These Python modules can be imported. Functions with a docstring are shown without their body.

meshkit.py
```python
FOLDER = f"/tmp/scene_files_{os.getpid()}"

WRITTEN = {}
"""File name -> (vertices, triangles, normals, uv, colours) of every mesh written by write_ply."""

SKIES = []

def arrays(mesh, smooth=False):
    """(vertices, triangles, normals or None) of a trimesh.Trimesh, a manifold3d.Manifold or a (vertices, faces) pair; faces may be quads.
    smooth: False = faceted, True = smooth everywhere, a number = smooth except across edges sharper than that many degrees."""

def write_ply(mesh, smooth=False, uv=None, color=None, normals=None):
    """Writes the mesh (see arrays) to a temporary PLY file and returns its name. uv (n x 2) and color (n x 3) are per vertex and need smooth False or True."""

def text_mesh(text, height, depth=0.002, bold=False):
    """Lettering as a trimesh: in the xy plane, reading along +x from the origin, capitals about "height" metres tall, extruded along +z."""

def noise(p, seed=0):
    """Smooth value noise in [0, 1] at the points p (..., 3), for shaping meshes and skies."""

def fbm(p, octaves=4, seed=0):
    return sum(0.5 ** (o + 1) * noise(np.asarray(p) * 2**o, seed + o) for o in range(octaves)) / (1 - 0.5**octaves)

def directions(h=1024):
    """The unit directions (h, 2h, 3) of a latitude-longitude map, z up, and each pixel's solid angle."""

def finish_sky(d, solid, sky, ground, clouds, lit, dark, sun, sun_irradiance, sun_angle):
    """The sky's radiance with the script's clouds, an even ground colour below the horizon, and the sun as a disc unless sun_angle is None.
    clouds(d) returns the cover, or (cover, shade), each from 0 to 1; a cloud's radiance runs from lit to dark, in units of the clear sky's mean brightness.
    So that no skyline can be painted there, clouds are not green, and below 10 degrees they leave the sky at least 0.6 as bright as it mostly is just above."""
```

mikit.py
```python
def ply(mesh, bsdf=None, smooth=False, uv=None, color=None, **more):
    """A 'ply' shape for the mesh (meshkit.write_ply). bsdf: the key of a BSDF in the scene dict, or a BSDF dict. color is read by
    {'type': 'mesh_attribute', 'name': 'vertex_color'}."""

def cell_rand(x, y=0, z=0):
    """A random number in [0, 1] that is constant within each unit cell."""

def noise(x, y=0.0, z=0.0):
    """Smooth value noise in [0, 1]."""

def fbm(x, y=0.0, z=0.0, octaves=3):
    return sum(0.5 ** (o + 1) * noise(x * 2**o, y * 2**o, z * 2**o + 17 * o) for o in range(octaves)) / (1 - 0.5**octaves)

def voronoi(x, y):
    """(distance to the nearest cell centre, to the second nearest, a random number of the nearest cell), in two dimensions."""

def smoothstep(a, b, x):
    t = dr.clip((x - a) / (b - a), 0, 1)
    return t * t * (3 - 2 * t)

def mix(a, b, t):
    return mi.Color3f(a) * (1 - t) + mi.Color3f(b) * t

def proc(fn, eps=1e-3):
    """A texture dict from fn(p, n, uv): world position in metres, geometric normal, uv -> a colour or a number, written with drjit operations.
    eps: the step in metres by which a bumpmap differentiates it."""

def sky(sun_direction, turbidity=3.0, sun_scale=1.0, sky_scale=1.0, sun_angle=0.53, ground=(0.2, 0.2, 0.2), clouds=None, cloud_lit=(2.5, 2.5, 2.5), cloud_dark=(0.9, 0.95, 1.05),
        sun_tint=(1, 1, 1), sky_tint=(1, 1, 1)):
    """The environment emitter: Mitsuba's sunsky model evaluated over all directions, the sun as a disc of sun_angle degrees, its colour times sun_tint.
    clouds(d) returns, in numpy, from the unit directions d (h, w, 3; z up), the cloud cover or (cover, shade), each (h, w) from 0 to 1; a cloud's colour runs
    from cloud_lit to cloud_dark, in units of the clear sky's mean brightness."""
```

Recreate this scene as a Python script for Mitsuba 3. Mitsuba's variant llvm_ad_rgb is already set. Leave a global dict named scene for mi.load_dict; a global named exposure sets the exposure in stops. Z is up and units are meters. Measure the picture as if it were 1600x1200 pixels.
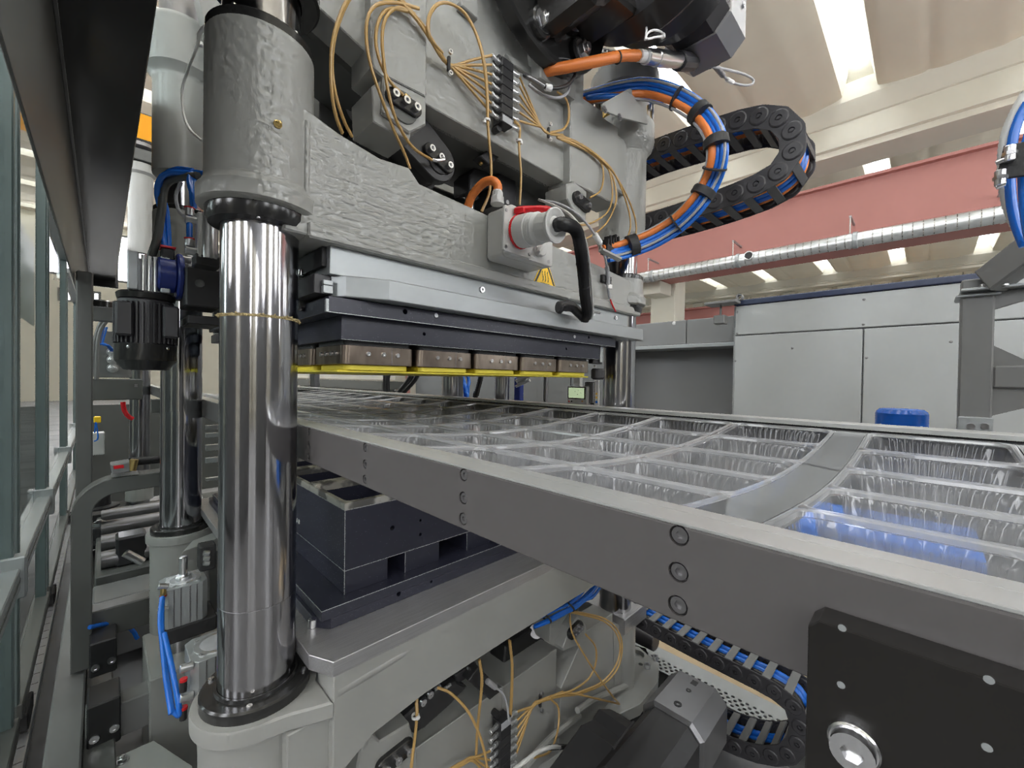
import math, random
import numpy as np, trimesh, mitsuba as mi, drjit as dr
import shapely, shapely.geometry as sg
import manifold3d as m3
import mikit, meshkit
T = mi.ScalarTransform4f
scene, labels = {}, {}
rnd = random.Random(7)

# ------------------------------------------------------------------ camera, light, exposure
CAMERA_HEIGHT = 1.25
CAMERA_AXES = [[-0.70900523, -0.00217831, 0.70519986, 0.0], [0.70504969, 0.01867619, 0.70891194, 0.0], [-0.01471467, 0.99982321, -0.0117057, CAMERA_HEIGHT], [0, 0, 0, 1]]
scene['camera'] = {'type': 'perspective', 'fov': math.degrees(2 * math.atan(800 / 645)), 'fov_axis': 'x', 'near_clip': 0.02, 'far_clip': 200.0, 'to_world': T(CAMERA_AXES)}
exposure = 0.05
SKYLIGHT = [9.7, 10.1, 10.6]          # daylight through the translucent skylight sheets
WINDOW = [11.0, 11.3, 11.8]         # daylight in the wall windows, with the unseen added ones as fill

# ------------------------------------------------------------------ materials
def rgb(*c): return {'type': 'rgb', 'value': [float(x) for x in (c if len(c) == 3 else c * 3)]}
def principled(c, rough=0.5, metal=0.0, **k):
    return {'type': 'twosided', 'bsdf': {'type': 'principled', 'base_color': rgb(*c) if isinstance(c, tuple) else c, 'roughness': rough, 'metallic': metal, **k}}
def mat(name, d): scene[name] = d
def bumped(d, fn, scale, eps=1e-3):
    return {'type': 'twosided', 'bsdf': {'type': 'bumpmap', 'arbitrary': mikit.proc(fn, eps), 'scale': scale, 'bsdf': d['bsdf']}}

def cast_relief(p, n, uv):
    a = mikit.noise(p.x * 170, p.y * 170, p.z * 120)
    b = mikit.noise(p.x * 420 + 9, p.y * 420, p.z * 300)
    ridge = 1 - dr.abs(2 * mikit.noise(p.x * 75 + 3, p.y * 75, p.z * 110) - 1)
    return 0.55 * a + 0.2 * b + 0.5 * ridge * ridge * ridge
def soft_relief(p, n, uv): return mikit.fbm(p.x * 60, p.y * 60, p.z * 60, octaves=2)
def concrete_colour(p, n, uv):
    t = mikit.fbm(p.x * 0.9, p.y * 0.9, p.z * 0.9, octaves=4)
    return mikit.mix([0.60, 0.555, 0.45], [0.68, 0.63, 0.52], t)
def floor_colour(p, n, uv):
    t = mikit.fbm(p.x * 1.7, p.y * 1.7, 0, octaves=4)
    s = mikit.smoothstep(0.55, 0.7, mikit.fbm(p.x * 0.8 + 5, p.y * 6.0, 3, octaves=3))
    return mikit.mix(mikit.mix([0.13, 0.13, 0.135], [0.20, 0.20, 0.20], t), [0.09, 0.09, 0.095], 0.5 * s)
def ground_steel(p, n, uv):
    t = mikit.noise(p.x * 30 + 2, p.y * 900, p.z * 900)
    return mikit.mix([0.36, 0.355, 0.365], [0.47, 0.47, 0.475], t)
def chrome_rough(p, n, uv):
    return 0.07 + 0.08 * mikit.noise(dr.atan2(p.y - 0.772, p.x - 0.184) * 18, p.x * 3, p.z * 0.8)
def bronze_colour(p, n, uv):
    t = mikit.fbm(p.x * 55, p.y * 55, p.z * 18, octaves=3)
    return mikit.mix([0.16, 0.125, 0.10], [0.38, 0.32, 0.265], t)
def worn_steel(p, n, uv):
    t = mikit.smoothstep(0.42, 0.62, mikit.fbm(p.x * 40, p.y * 26, p.z * 40, octaves=3))
    return mikit.mix([0.16, 0.155, 0.145], [0.62, 0.60, 0.54], t)
def black_flecked(p, n, uv):
    s = mikit.smoothstep(0.80, 0.9, mikit.noise(p.x * 420, p.y * 420, p.z * 420))
    return mikit.mix([0.019, 0.020, 0.033], [0.055, 0.056, 0.075], s)
def galvanised(p, n, uv):
    return mikit.mix([0.52, 0.54, 0.54], [0.74, 0.76, 0.75], mikit.noise(p.x * 14, p.y * 14, p.z * 14))
def moss_grease(p, n, uv):
    return mikit.mix([0.16, 0.12, 0.05], [0.45, 0.36, 0.18], mikit.noise(p.x * 300, p.y * 300, p.z * 300))

mat('paint_casting', bumped(principled((0.30, 0.303, 0.285), 0.24, specular=0.6), cast_relief, 0.0024))
mat('paint_grey', bumped(principled((0.27, 0.273, 0.26), 0.30, specular=0.5), soft_relief, 0.0010))
mat('paint_smooth', principled((0.31, 0.315, 0.30), 0.35))
mat('paint_frame', principled((0.085, 0.088, 0.083), 0.38))
mat('paint_frame_light', principled((0.15, 0.152, 0.15), 0.4))
mat('gloss_black', principled((0.018, 0.018, 0.018), 0.18, specular=0.5))
mat('plate_black', principled((0.012, 0.011, 0.010), 0.28, specular=0.35))
mat('matt_black', principled((0.018, 0.018, 0.019), 0.55))
mat('black_plastic', principled((0.03, 0.029, 0.032), 0.42))
mat('black_rubber', principled((0.016, 0.016, 0.017), 0.35))
mat('cast_black', principled((0.016, 0.016, 0.017), 0.38, specular=0.4))
mat('burnished_black', principled((0.03, 0.03, 0.032), 0.3, 0.4))
mat('tool_black', principled(mikit.proc(black_flecked), 0.32, 0.15, specular=0.6))
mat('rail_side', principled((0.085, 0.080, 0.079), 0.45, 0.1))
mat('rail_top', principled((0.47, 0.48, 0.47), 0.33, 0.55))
mat('chrome', principled((0.43, 0.425, 0.44), mikit.proc(chrome_rough), 1.0))
mat('steel_ground', principled(mikit.proc(ground_steel), 0.35, 0.75))
mat('steel_worn', principled(mikit.proc(worn_steel), 0.38, 0.8))
mat('steel_bright', principled((0.72, 0.72, 0.73), 0.22, 1.0))
mat('steel_dark', principled((0.25, 0.245, 0.25), 0.35, 0.9))
mat('aluminium', principled((0.37, 0.39, 0.395), 0.42, 0.6))
mat('aluminium_bright', principled((0.62, 0.63, 0.63), 0.3, 0.85))
mat('bronze', principled(mikit.proc(bronze_colour), 0.24, 0.95))
mat('brass', principled((0.75, 0.55, 0.22), 0.28, 1.0))
mat('yellow_plastic', principled((0.72, 0.60, 0.05), 0.4))
mat('yellow_sign', principled((0.90, 0.56, 0.01), 0.4))
mat('sign_black', principled((0.012, 0.011, 0.010), 0.45))
mat('sign_white', principled((0.80, 0.80, 0.79), 0.45))
mat('amber_hose', principled((0.44, 0.275, 0.095), 0.25, specular=0.6))
mat('blue_hose', principled((0.012, 0.135, 0.56), 0.25, specular=0.6))
mat('dark_blue', principled((0.015, 0.028, 0.16), 0.3))
mat('motor_blue', principled((0.006, 0.075, 0.36), 0.22, specular=0.6))
mat('orange_cable', principled((0.70, 0.20, 0.045), 0.4))
mat('grey_cable', principled((0.34, 0.345, 0.36), 0.42))
mat('pale_cable', principled((0.58, 0.58, 0.56), 0.42))
mat('red_plastic', principled((0.55, 0.012, 0.018), 0.3))
mat('socket_grey', principled((0.50, 0.50, 0.485), 0.38))
mat('socket_white', principled((0.57, 0.57, 0.555), 0.36))
mat('zinc_white', principled((0.72, 0.73, 0.73), 0.3, 0.6))
mat('concrete_pale', principled(mikit.proc(concrete_colour), 0.85))
mat('floor_concrete', principled(mikit.proc(floor_colour), 0.42))
mat('white_wall', principled((0.54, 0.52, 0.44), 0.8))
mat('red_steel', principled((0.37, 0.155, 0.135), 0.55))
mat('galvanised_sheet', principled(mikit.proc(galvanised), 0.36, 0.75))
mat('cabinet_pale', principled((0.37, 0.385, 0.385), 0.45))
mat('cabinet_dark', principled((0.155, 0.16, 0.162), 0.5))
mat('navy_trim', principled((0.02, 0.03, 0.07), 0.4))
mat('crane_orange', principled((0.85, 0.36, 0.01), 0.45))
mat('cardboard_tan', principled((0.55, 0.43, 0.28), 0.75))
mat('blue_sheet', principled((0.05, 0.22, 0.80), 0.5))
mat('screen_green', principled((0.42, 0.50, 0.33), 0.3))
mat('grease', principled(mikit.proc(moss_grease), 0.7))
mat('clear_tray', {'type': 'blendbsdf', 'weight': 0.08, 'clear': {'type': 'thindielectric', 'int_ior': 1.75, 'ext_ior': 1.0}, 'haze': principled((0.80, 0.81, 0.82), 0.12, specular=0.8)})
mat('clear_rim', {'type': 'blendbsdf', 'weight': 0.20, 'clear': {'type': 'thindielectric', 'int_ior': 1.75, 'ext_ior': 1.0}, 'haze': principled((0.84, 0.85, 0.86), 0.12, specular=0.8)})
mat('motor_light', principled((0.34, 0.34, 0.35), 0.3, 0.75))
mat('cabinet_grey', principled((0.19, 0.194, 0.196), 0.48))
mat('door_frame', principled((0.12, 0.155, 0.155), 0.35))
mat('motor_grey', principled((0.15, 0.15, 0.155), 0.26, 0.6))
mat('door_glass', {'type': 'thindielectric', 'int_ior': 1.5, 'ext_ior': 1.0, 'specular_transmittance': rgb(0.80, 0.86, 0.85)})
mat('skylight_sheet', principled((0.8, 0.8, 0.8), 0.6))

# ------------------------------------------------------------------ mesh helpers
def cat(*ms): return trimesh.util.concatenate([m for m in ms])
def V(*a): return np.array(a[0] if len(a) == 1 else a, float)
def unit(a): a = V(a); return a / np.linalg.norm(a)

def cbox(lo, hi, b=0.0):
    lo, hi = np.minimum(lo, hi).astype(float), np.maximum(lo, hi).astype(float)
    b = min(b, 0.45 * (hi - lo).min())
    if b <= 0:
        return trimesh.creation.box(bounds=[lo, hi])
    pts = []
    for s in np.ndindex(2, 2, 2):
        c = np.where(s, hi, lo)
        d = np.where(s, -b, b)
        for k in range(3):
            q = c + d
            q[k] = c[k]
            pts.append(q)
    return trimesh.convex.convex_hull(np.array(pts))

def frame(d):
    d = unit(d)
    a = np.array([0, 0, 1.0]) if abs(d[2]) < 0.9 else np.array([1.0, 0, 0])
    u = unit(np.cross(a, d))
    return np.stack([u, np.cross(d, u), d], 1)

def lathe(profile, p0, axis=(0, 0, 1), seg=32, close=True):
    """profile: (radius, height) pairs from bottom to top."""
    pr = [(0, profile[0][1])] + list(profile) + [(0, profile[-1][1])] if close else list(profile)
    ang = np.arange(seg) / seg * 2 * np.pi
    F = frame(axis)
    v, rows = [], []
    for r, h in pr:
        rows.append(len(v))
        if r < 1e-9:
            v.append([0, 0, h])
        else:
            v += [[r * math.cos(a), r * math.sin(a), h] for a in ang]
    f = []
    for k in range(len(pr) - 1):
        a, b = rows[k], rows[k + 1]
        za, zb = pr[k][0] < 1e-9, pr[k + 1][0] < 1e-9
        if za and zb: continue
        for i in range(seg):
            j = (i + 1) % seg
            if za: f.append([a, b + j, b + i])
            elif zb: f.append([a + i, a + j, b])
            else: f += [[a + i, a + j, b + j], [a + i, b + j, b + i]]
    return trimesh.Trimesh(np.array(v) @ F.T + V(p0), np.array(f), process=False)

def cyl(p0, p1, r, seg=24, b=0.0):
    p0, p1 = V(p0), V(p1)
    L = np.linalg.norm(p1 - p0)
    b = min(b, 0.4 * L, 0.5 * r)
    pr = [(r, 0), (r, L)] if b <= 0 else [(r - b, 0), (r, b), (r, L - b), (r - b, L)]
    return lathe(pr, p0, p1 - p0, seg)

def ring(p0, axis, r0, r1, h, seg=40, b=0.0):
    """a washer of inner radius r0 and outer radius r1"""
    pr = [(r0, 0), (r1 - b, 0), (r1, b), (r1, h - b), (r1 - b, h), (r0, h), (r0, 0)]
    return lathe(pr, p0, axis, seg, close=False)

def prism(poly, axis, a, b, bevel=0.0):
    """extrude a polygon (list of pairs or shapely) along axis; pairs are (x,z) for 'y', (y,z) for 'x', (x,y) for 'z'"""
    pg = poly if isinstance(poly, sg.Polygon) else sg.Polygon(poly)
    pg = sg.polygon.orient(pg)
    a, b = min(a, b), max(a, b)
    if bevel > 0 and not pg.interiors:
        pts = np.array(pg.exterior.coords)[:-1]
        keep = np.linalg.norm(pts - np.roll(pts, 1, 0), axis=1) > 1e-6
        pts = pts[keep]
        e = np.roll(pts, -1, 0) - pts
        e /= np.linalg.norm(e, axis=1, keepdims=True)
        nr = np.stack([e[:, 1], -e[:, 0]], 1)
        m = nr + np.roll(nr, 1, 0)
        m /= np.maximum(1 + (nr * np.roll(nr, 1, 0)).sum(1, keepdims=True), 0.3)
        ins = pts - m * bevel
        n = len(pts)
        import mapbox_earcut as me
        tri = np.array(me.triangulate_float64(ins, np.array([n], np.uint32))).reshape(-1, 3)
        ar = ins[tri]
        sgn = np.cross(ar[:, 1] - ar[:, 0], ar[:, 2] - ar[:, 0])
        tri[sgn < 0] = tri[sgn < 0][:, ::-1]
        rows = [(ins, a), (pts, a + bevel), (pts, b - bevel), (ins, b)]
        v = np.vstack([np.column_stack([q, np.full(n, h)]) for q, h in rows])
        f = [tri[:, ::-1], tri + 3 * n]
        i = np.arange(n); j = (i + 1) % n
        for k in range(3):
            f += [np.stack([i + k * n, j + k * n, j + (k + 1) * n], 1), np.stack([i + k * n, j + (k + 1) * n, i + (k + 1) * n], 1)]
        me_ = trimesh.Trimesh(v, np.vstack(f), process=False)
    else:
        me_ = trimesh.creation.extrude_polygon(pg, b - a, engine='earcut')
        me_.apply_translation([0, 0, a])
    w = me_.vertices
    if axis == 'y': w = np.stack([w[:, 0], w[:, 2], w[:, 1]], 1)
    elif axis == 'x': w = np.stack([w[:, 2], w[:, 0], w[:, 1]], 1)
    out = trimesh.Trimesh(w, me_.faces, process=False)
    if axis == 'y': out.invert()
    return out

def prism_on(poly, origin, ux, uy, depth, bevel=0.0):
    """extrude a polygon given in the plane (origin, ux, uy) along ux x uy"""
    m = prism(poly, 'z', 0, depth, bevel)
    ux, uy = unit(ux), unit(uy)
    F = np.stack([ux, uy, np.cross(ux, uy)], 1)
    return trimesh.Trimesh(m.vertices @ F.T + V(origin), m.faces, process=False)

def rpoly(pts, r): return sg.Polygon(pts).buffer(-r, join_style=2).buffer(r, quad_segs=5)
def rrect(x0, y0, x1, y1, r): return rpoly([(x0, y0), (x1, y0), (x1, y1), (x0, y1)], r)

def spline(pts, n=8):
    p = np.array(pts, float)
    p = np.vstack([2 * p[0] - p[1], p, 2 * p[-1] - p[-2]])
    out = []
    for i in range(1, len(p) - 2):
        for t in np.arange(n) / n:
            a, b, c, d = p[i - 1:i + 3]
            out.append(0.5 * (2 * b + (c - a) * t + (2 * a - 5 * b + 4 * c - d) * t * t + (3 * b - a - 3 * c + d) * t ** 3))
    return np.array(out + [p[-2]])

def sweep(path, r, seg=10):
    """tube along an array of points; r a number or one per point"""
    p = np.array(path, float)
    r = np.broadcast_to(r, len(p))
    t = np.gradient(p, axis=0)
    t /= np.maximum(np.linalg.norm(t, axis=1, keepdims=True), 1e-12)
    u = frame(t[0])[:, 0]
    ang = np.arange(seg) / seg * 2 * np.pi
    v = []
    for i in range(len(p)):
        u = unit(u - t[i] * (u @ t[i]))
        w = np.cross(t[i], u)
        v.append(p[i] + r[i] * (np.cos(ang)[:, None] * u + np.sin(ang)[:, None] * w))
    v = np.vstack(v + [p[:1], p[-1:]])
    n = len(p)
    i = np.arange(seg); j = (i + 1) % seg
    f = []
    for k in range(n - 1):
        f += [np.stack([k * seg + i, k * seg + j, (k + 1) * seg + j], 1), np.stack([k * seg + i, (k + 1) * seg + j, (k + 1) * seg + i], 1)]
    f += [np.stack([i * 0 + n * seg, j, i], 1), np.stack([i * 0 + n * seg + 1, (n - 1) * seg + i, (n - 1) * seg + j], 1)]
    return trimesh.Trimesh(v, np.vstack(f), process=False)

def tube(pts, r, seg=10, n=8): return sweep(spline(pts, n), r, seg)

def hexagon(r): return [(r * math.cos(k * math.pi / 3), r * math.sin(k * math.pi / 3)) for k in range(6)]
CIRCLE = sg.Point(0, 0).buffer(1, quad_segs=5)
def socket_bolt(p, d, r=0.006, h=0.006):
    """cap screw head with a hexagon socket; p lies on the surface, d points outward"""
    F = frame(d)
    pg = sg.Polygon(CIRCLE.exterior.coords, [hexagon(0.52)])
    m = trimesh.creation.extrude_polygon(sg.Polygon(np.array(pg.exterior.coords) * r, [np.array(q.coords) * r for q in pg.interiors]), h, engine='earcut')
    c = cyl((0, 0, -0.2 * h), (0, 0, 0.35 * h), 0.8 * r, 12)
    m = cat(m, c)
    return trimesh.Trimesh(m.vertices @ F.T + V(p), m.faces, process=False)
def hex_bolt(p, d, r=0.006, h=0.005, washer=True):
    F = frame(d)
    m = prism(hexagon(r), 'z', 0.0 if not washer else 0.0012, h, 0.1 * h)
    if washer: m = cat(m, cyl((0, 0, -0.0005), (0, 0, 0.0014), 1.35 * r, 20))
    m = cat(m, cyl((0, 0, h * 0.9), (0, 0, h * 1.5), 0.55 * r, 12, 0.1 * r))
    return trimesh.Trimesh(m.vertices @ F.T + V(p), m.faces, process=False)
def pan_screw(p, d, r=0.004, h=0.002):
    return lathe([(r, 0), (r, 0.4 * h), (0.75 * r, 0.9 * h), (0.3 * r, h)], V(p) - 0.0003 * unit(d), d, 14)

def to_manifold(m):
    m = trimesh.Trimesh(m.vertices, m.faces, process=True)
    return m3.Manifold(m3.Mesh(np.array(m.vertices, np.float32), np.array(m.faces, np.uint32)))
def cut(m, *tools):
    a = to_manifold(m)
    for t in tools: a = a - to_manifold(t)
    q = a.to_mesh()
    return trimesh.Trimesh(q.vert_properties[:, :3], q.tri_verts, process=False)
def fuse(*ms):
    a = to_manifold(ms[0])
    for t in ms[1:]: a = a + to_manifold(t)
    q = a.to_mesh()
    return trimesh.Trimesh(q.vert_properties[:, :3], q.tri_verts, process=False)

# ------------------------------------------------------------------ registry
USED = {}
def fresh(name):
    k = USED.get(name, 0); USED[name] = k + 1
    return name if k == 0 else f'{name}_{k:03d}'
def tag(key, label=None, category=None, group=None, kind=None):
    d = {}
    if label: d['label'] = label
    if category: d['category'] = category
    if group: d['group'] = group
    if kind: d['kind'] = kind
    labels[key] = d
    return key
def thing(name, label, category, group=None):
    return tag(fresh(name), label, category, group)
def part(parent, name, mesh, bsdf, smooth=30, label=None, kind=None, place=None):
    key = fresh(parent + '__' + name)
    put(key, mesh, bsdf, smooth, place)
    if label or kind: tag(key, label, kind=kind)
    return key
def put(key, mesh, bsdf, smooth=30, place=None):
    d = dict(mesh) if isinstance(mesh, dict) else mikit.ply(mesh, bsdf, smooth=smooth)
    if place is not None: d['to_world'] = place
    scene[key] = d
def solo(name, label, category, mesh, bsdf, smooth=30, group=None, kind=None):
    key = tag(fresh(name), label, category, group, kind)
    put(key, mesh, bsdf, smooth)
    return key
def struct(name, mesh, bsdf, smooth=30, label=None):
    key = fresh(name)
    put(key, mesh, bsdf, smooth)
    tag(key, label, kind='structure')
    return key
def structure(name, label=None):
    return tag(fresh(name), label, kind='structure')
ORD = ['first', 'second', 'third', 'fourth', 'fifth', 'sixth', 'seventh', 'eighth', 'ninth', 'tenth', 'eleventh', 'twelfth', 'thirteenth', 'fourteenth', 'fifteenth', 'sixteenth', 'seventeenth', 'eighteenth', 'nineteenth', 'twentieth', 'twenty-first', 'twenty-second', 'twenty-third', 'twenty-fourth', 'twenty-fifth', 'twenty-sixth', 'twenty-seventh', 'twenty-eighth', 'twenty-ninth', 'thirtieth']

# ================================================================== the hall
struct('floor', cbox((-9, -12, -0.1), (34, 40, 0)), 'floor_concrete', False)
def wall_with_windows(name, axis, at, lo, hi, ztop, wins, mat_='white_wall'):
    """a wall of thickness 0.3 with openings; wins: (a0, a1, z0, z1) along the wall"""
    pg = sg.Polygon([(lo, 0), (hi, 0), (hi, ztop), (lo, ztop)], [[(a, c), (b, c), (b, d), (a, d)] for a, b, c, d in wins])
    struct(name, prism(pg, axis, at, at + 0.3), mat_, False)
WINDOW_NUMBER = [0]
def window(axis, at, a0, a1, z0, z1, bars=2):
    """frame, mullions and a lit pane in a wall opening"""
    WINDOW_NUMBER[0] += 1
    key = structure(f'window_{WINDOW_NUMBER[0]}')
    def bx(u0, u1, w0, w1, t0, t1):
        return cbox((u0, t0, w0), (u1, t1, w1)) if axis == 'y' else cbox((t0, u0, w0), (t1, u1, w1))
    w = 0.09
    part(key, 'frame', cat(bx(a0, a0 + w, z0, z1, at, at + 0.12), bx(a1 - w, a1, z0, z1, at, at + 0.12), bx(a0, a1, z0, z0 + w, at, at + 0.12), bx(a0, a1, z1 - w, z1, at, at + 0.12)), 'paint_frame', False)
    for k in range(1, bars):
        c = a0 + (a1 - a0) * k / bars
        part(key, 'mullion', bx(c - 0.03, c + 0.03, z0 + w, z1 - w, at + 0.02, at + 0.1), 'paint_frame', False)
    d = mikit.ply(bx(a0 + w, a1 - w, z0 + w, z1 - w, at + 0.13, at + 0.15), 'skylight_sheet')
    d['emitter'] = {'type': 'area', 'radiance': rgb(*WINDOW)}
    scene[fresh(key + '__pane')] = d

FAR_Y = 27.0
ywins = [(-1.5, 0.05, 5.3, 7.6), (0.35, 1.5, 5.55, 7.8), (-4.4, -2.8, 5.3, 7.6), (-0.5, -0.02, 4.4, 5.0), (0.5, 0.98, 4.4, 5.0), (-4.0, -2.9, 4.4, 5.0)]
wall_with_windows('wall_end', 'y', FAR_Y, -9, 34, 10.4, ywins)
for q in ywins: window('y', FAR_Y, *q)
added_backwins = [(-8, -6.6, 2.4, 6.6), (-4.6, -3.2, 2.4, 6.6), (-1.2, 0.2, 2.4, 6.6), (2.2, 3.6, 2.4, 6.6), (5.6, 7.0, 2.4, 6.6), (9, 10.4, 2.4, 6.6), (12.4, 13.8, 2.4, 6.6)]  # unseen tall windows, added to streak the chrome and light the machine faces
wall_with_windows('wall_back', 'x', -7.0, -12, 40, 10.4, added_backwins)
for q in added_backwins: window('x', -7.0, *q)
added_nearwins = [(-4.6, -3.2, 2.4, 6.6), (-1.2, 0.2, 2.4, 6.6), (2.2, 3.6, 2.4, 6.6), (5.6, 7.0, 2.4, 6.6), (9, 10.4, 2.4, 6.6), (16, 18, 2.4, 6.6), (22, 24, 2.4, 6.6)]  # more unseen windows, added as fill light from behind the viewer
wall_with_windows('wall_near', 'y', -9.3, -9, 34, 10.4, added_nearwins)
for q in added_nearwins: window('y', -9.3, *q)
struct('wall_far', cbox((33.6, -12, 0), (34, 40, 10.4)), 'white_wall', False)
for k in range(26):                                       # ribbed cladding under the far gutter
    y = -6 + k * 0.95
    part('wall_far', 'panel', cbox((33.45, y, 3.4), (33.6, y + 0.9, 7.5), 0.02), 'concrete_pale', False)
for y in (-2.6, 0.4, 3.4, 6.4, 9.4, 12.4):
    part('wall_far', 'pier', cbox((33.1, y, 0), (33.5, y + 0.75, 7.45), 0.03), 'white_wall', False)

# unseen dark boxes added behind the viewer to give the chrome columns dark streaks
for i, (xa, ya, w, d, hgt) in enumerate(((-3.6, -2.2, 1.2, 1.6, 2.3), (-3.8, 0.4, 1.0, 2.2, 2.0), (-3.4, 4.2, 1.2, 3.0, 2.4), (-1.6, -4.4, 2.2, 1.0, 2.1), (1.8, -4.6, 2.6, 1.1, 2.4))):
    k = thing('machine_cabinet', f'added dark grey box behind the viewer for chrome reflections, {ORD[i]} from the aisle end', 'cabinet')
    part(k, 'body', cbox((xa, ya, 0.08), (xa + w, ya + d, hgt), 0.02), 'cabinet_dark', False)
    part(k, 'plinth', cbox((xa + 0.05, ya + 0.05, 0), (xa + w - 0.05, ya + d - 0.05, 0.08)), 'matt_black', False)

# roof: concave concrete wing panels along X between skylight strips, carried by gutter beams along Y
struct('ceiling', cat(cbox((-9, -12, 10.2), (34, 40, 10.4))), 'white_wall', False)
PITCH = 3.15
def wing_profile(y0, y1):
    """underside of one wing panel across Y: raised lips along the skylights, a broad shallow belly between"""
    n = 28
    t = np.linspace(0, 1, n)
    z = 8.18 - 0.13 * np.sin(np.pi * t) ** 0.5
    z += 0.045 * np.exp(-((t - 0.66) / 0.030) ** 2) - 0.03 * np.exp(-((t - 0.25) / 0.08) ** 2)
    low = [(y0 + (y1 - y0) * a, b) for a, b in zip(t, z)]
    return low + [(y1, 8.42), (y0, 8.42)]
bays = [(-6.6, 13.05), (14.0, 33.0)]
row = 0
WING = {}
for b, (x0, x1) in enumerate(bays):
    for k in range(-4, 9):
        yc = 1.255 + PITCH * k                            # the skylight's centre line
        if b not in WING:
            m = prism(wing_profile(0.32, PITCH - 0.32), 'x', x0, x1)
            WING[b] = mikit.ply(m, 'concrete_pale', smooth=40)
            s = cat(prism([(-0.32, 8.18), (-0.2, 8.72), (-0.2, 8.9), (-0.4, 8.42), (-0.4, 8.18)], 'x', x0, x1), prism([(0.32, 8.18), (0.4, 8.18), (0.4, 8.42), (0.2, 8.9), (0.2, 8.72)], 'x', x0, x1),
                    prism([(x1 - 0.55, 8.76), (x1 + 0.1, 8.05), (x1 + 0.1, 8.9), (x1 - 0.55, 8.9)], 'y', -0.34, 0.34))
            WING['trough', b] = mikit.ply(s, 'white_wall', smooth=False)
            WING['lit', b] = mikit.ply(cbox((x0, -0.2, 8.74), (x1 - 0.5, 0.2, 8.78)), 'skylight_sheet')
        mv = T().translate([0, yc, 0])
        put(fresh('ceiling__wing_panel'), WING[b], None, place=mv)
        put(fresh('ceiling__skylight_trough'), WING['trough', b], None, place=mv)
        WINDOW_NUMBER[0] += 1
        key = f'window_{WINDOW_NUMBER[0]}'
        tag(key, 'long glowing skylight strip between concrete roof panels', kind='structure')
        d = dict(WING['lit', b]); d['to_world'] = mv
        d['emitter'] = {'type': 'area', 'radiance': rgb(*SKYLIGHT)}
        scene[key] = d
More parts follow.
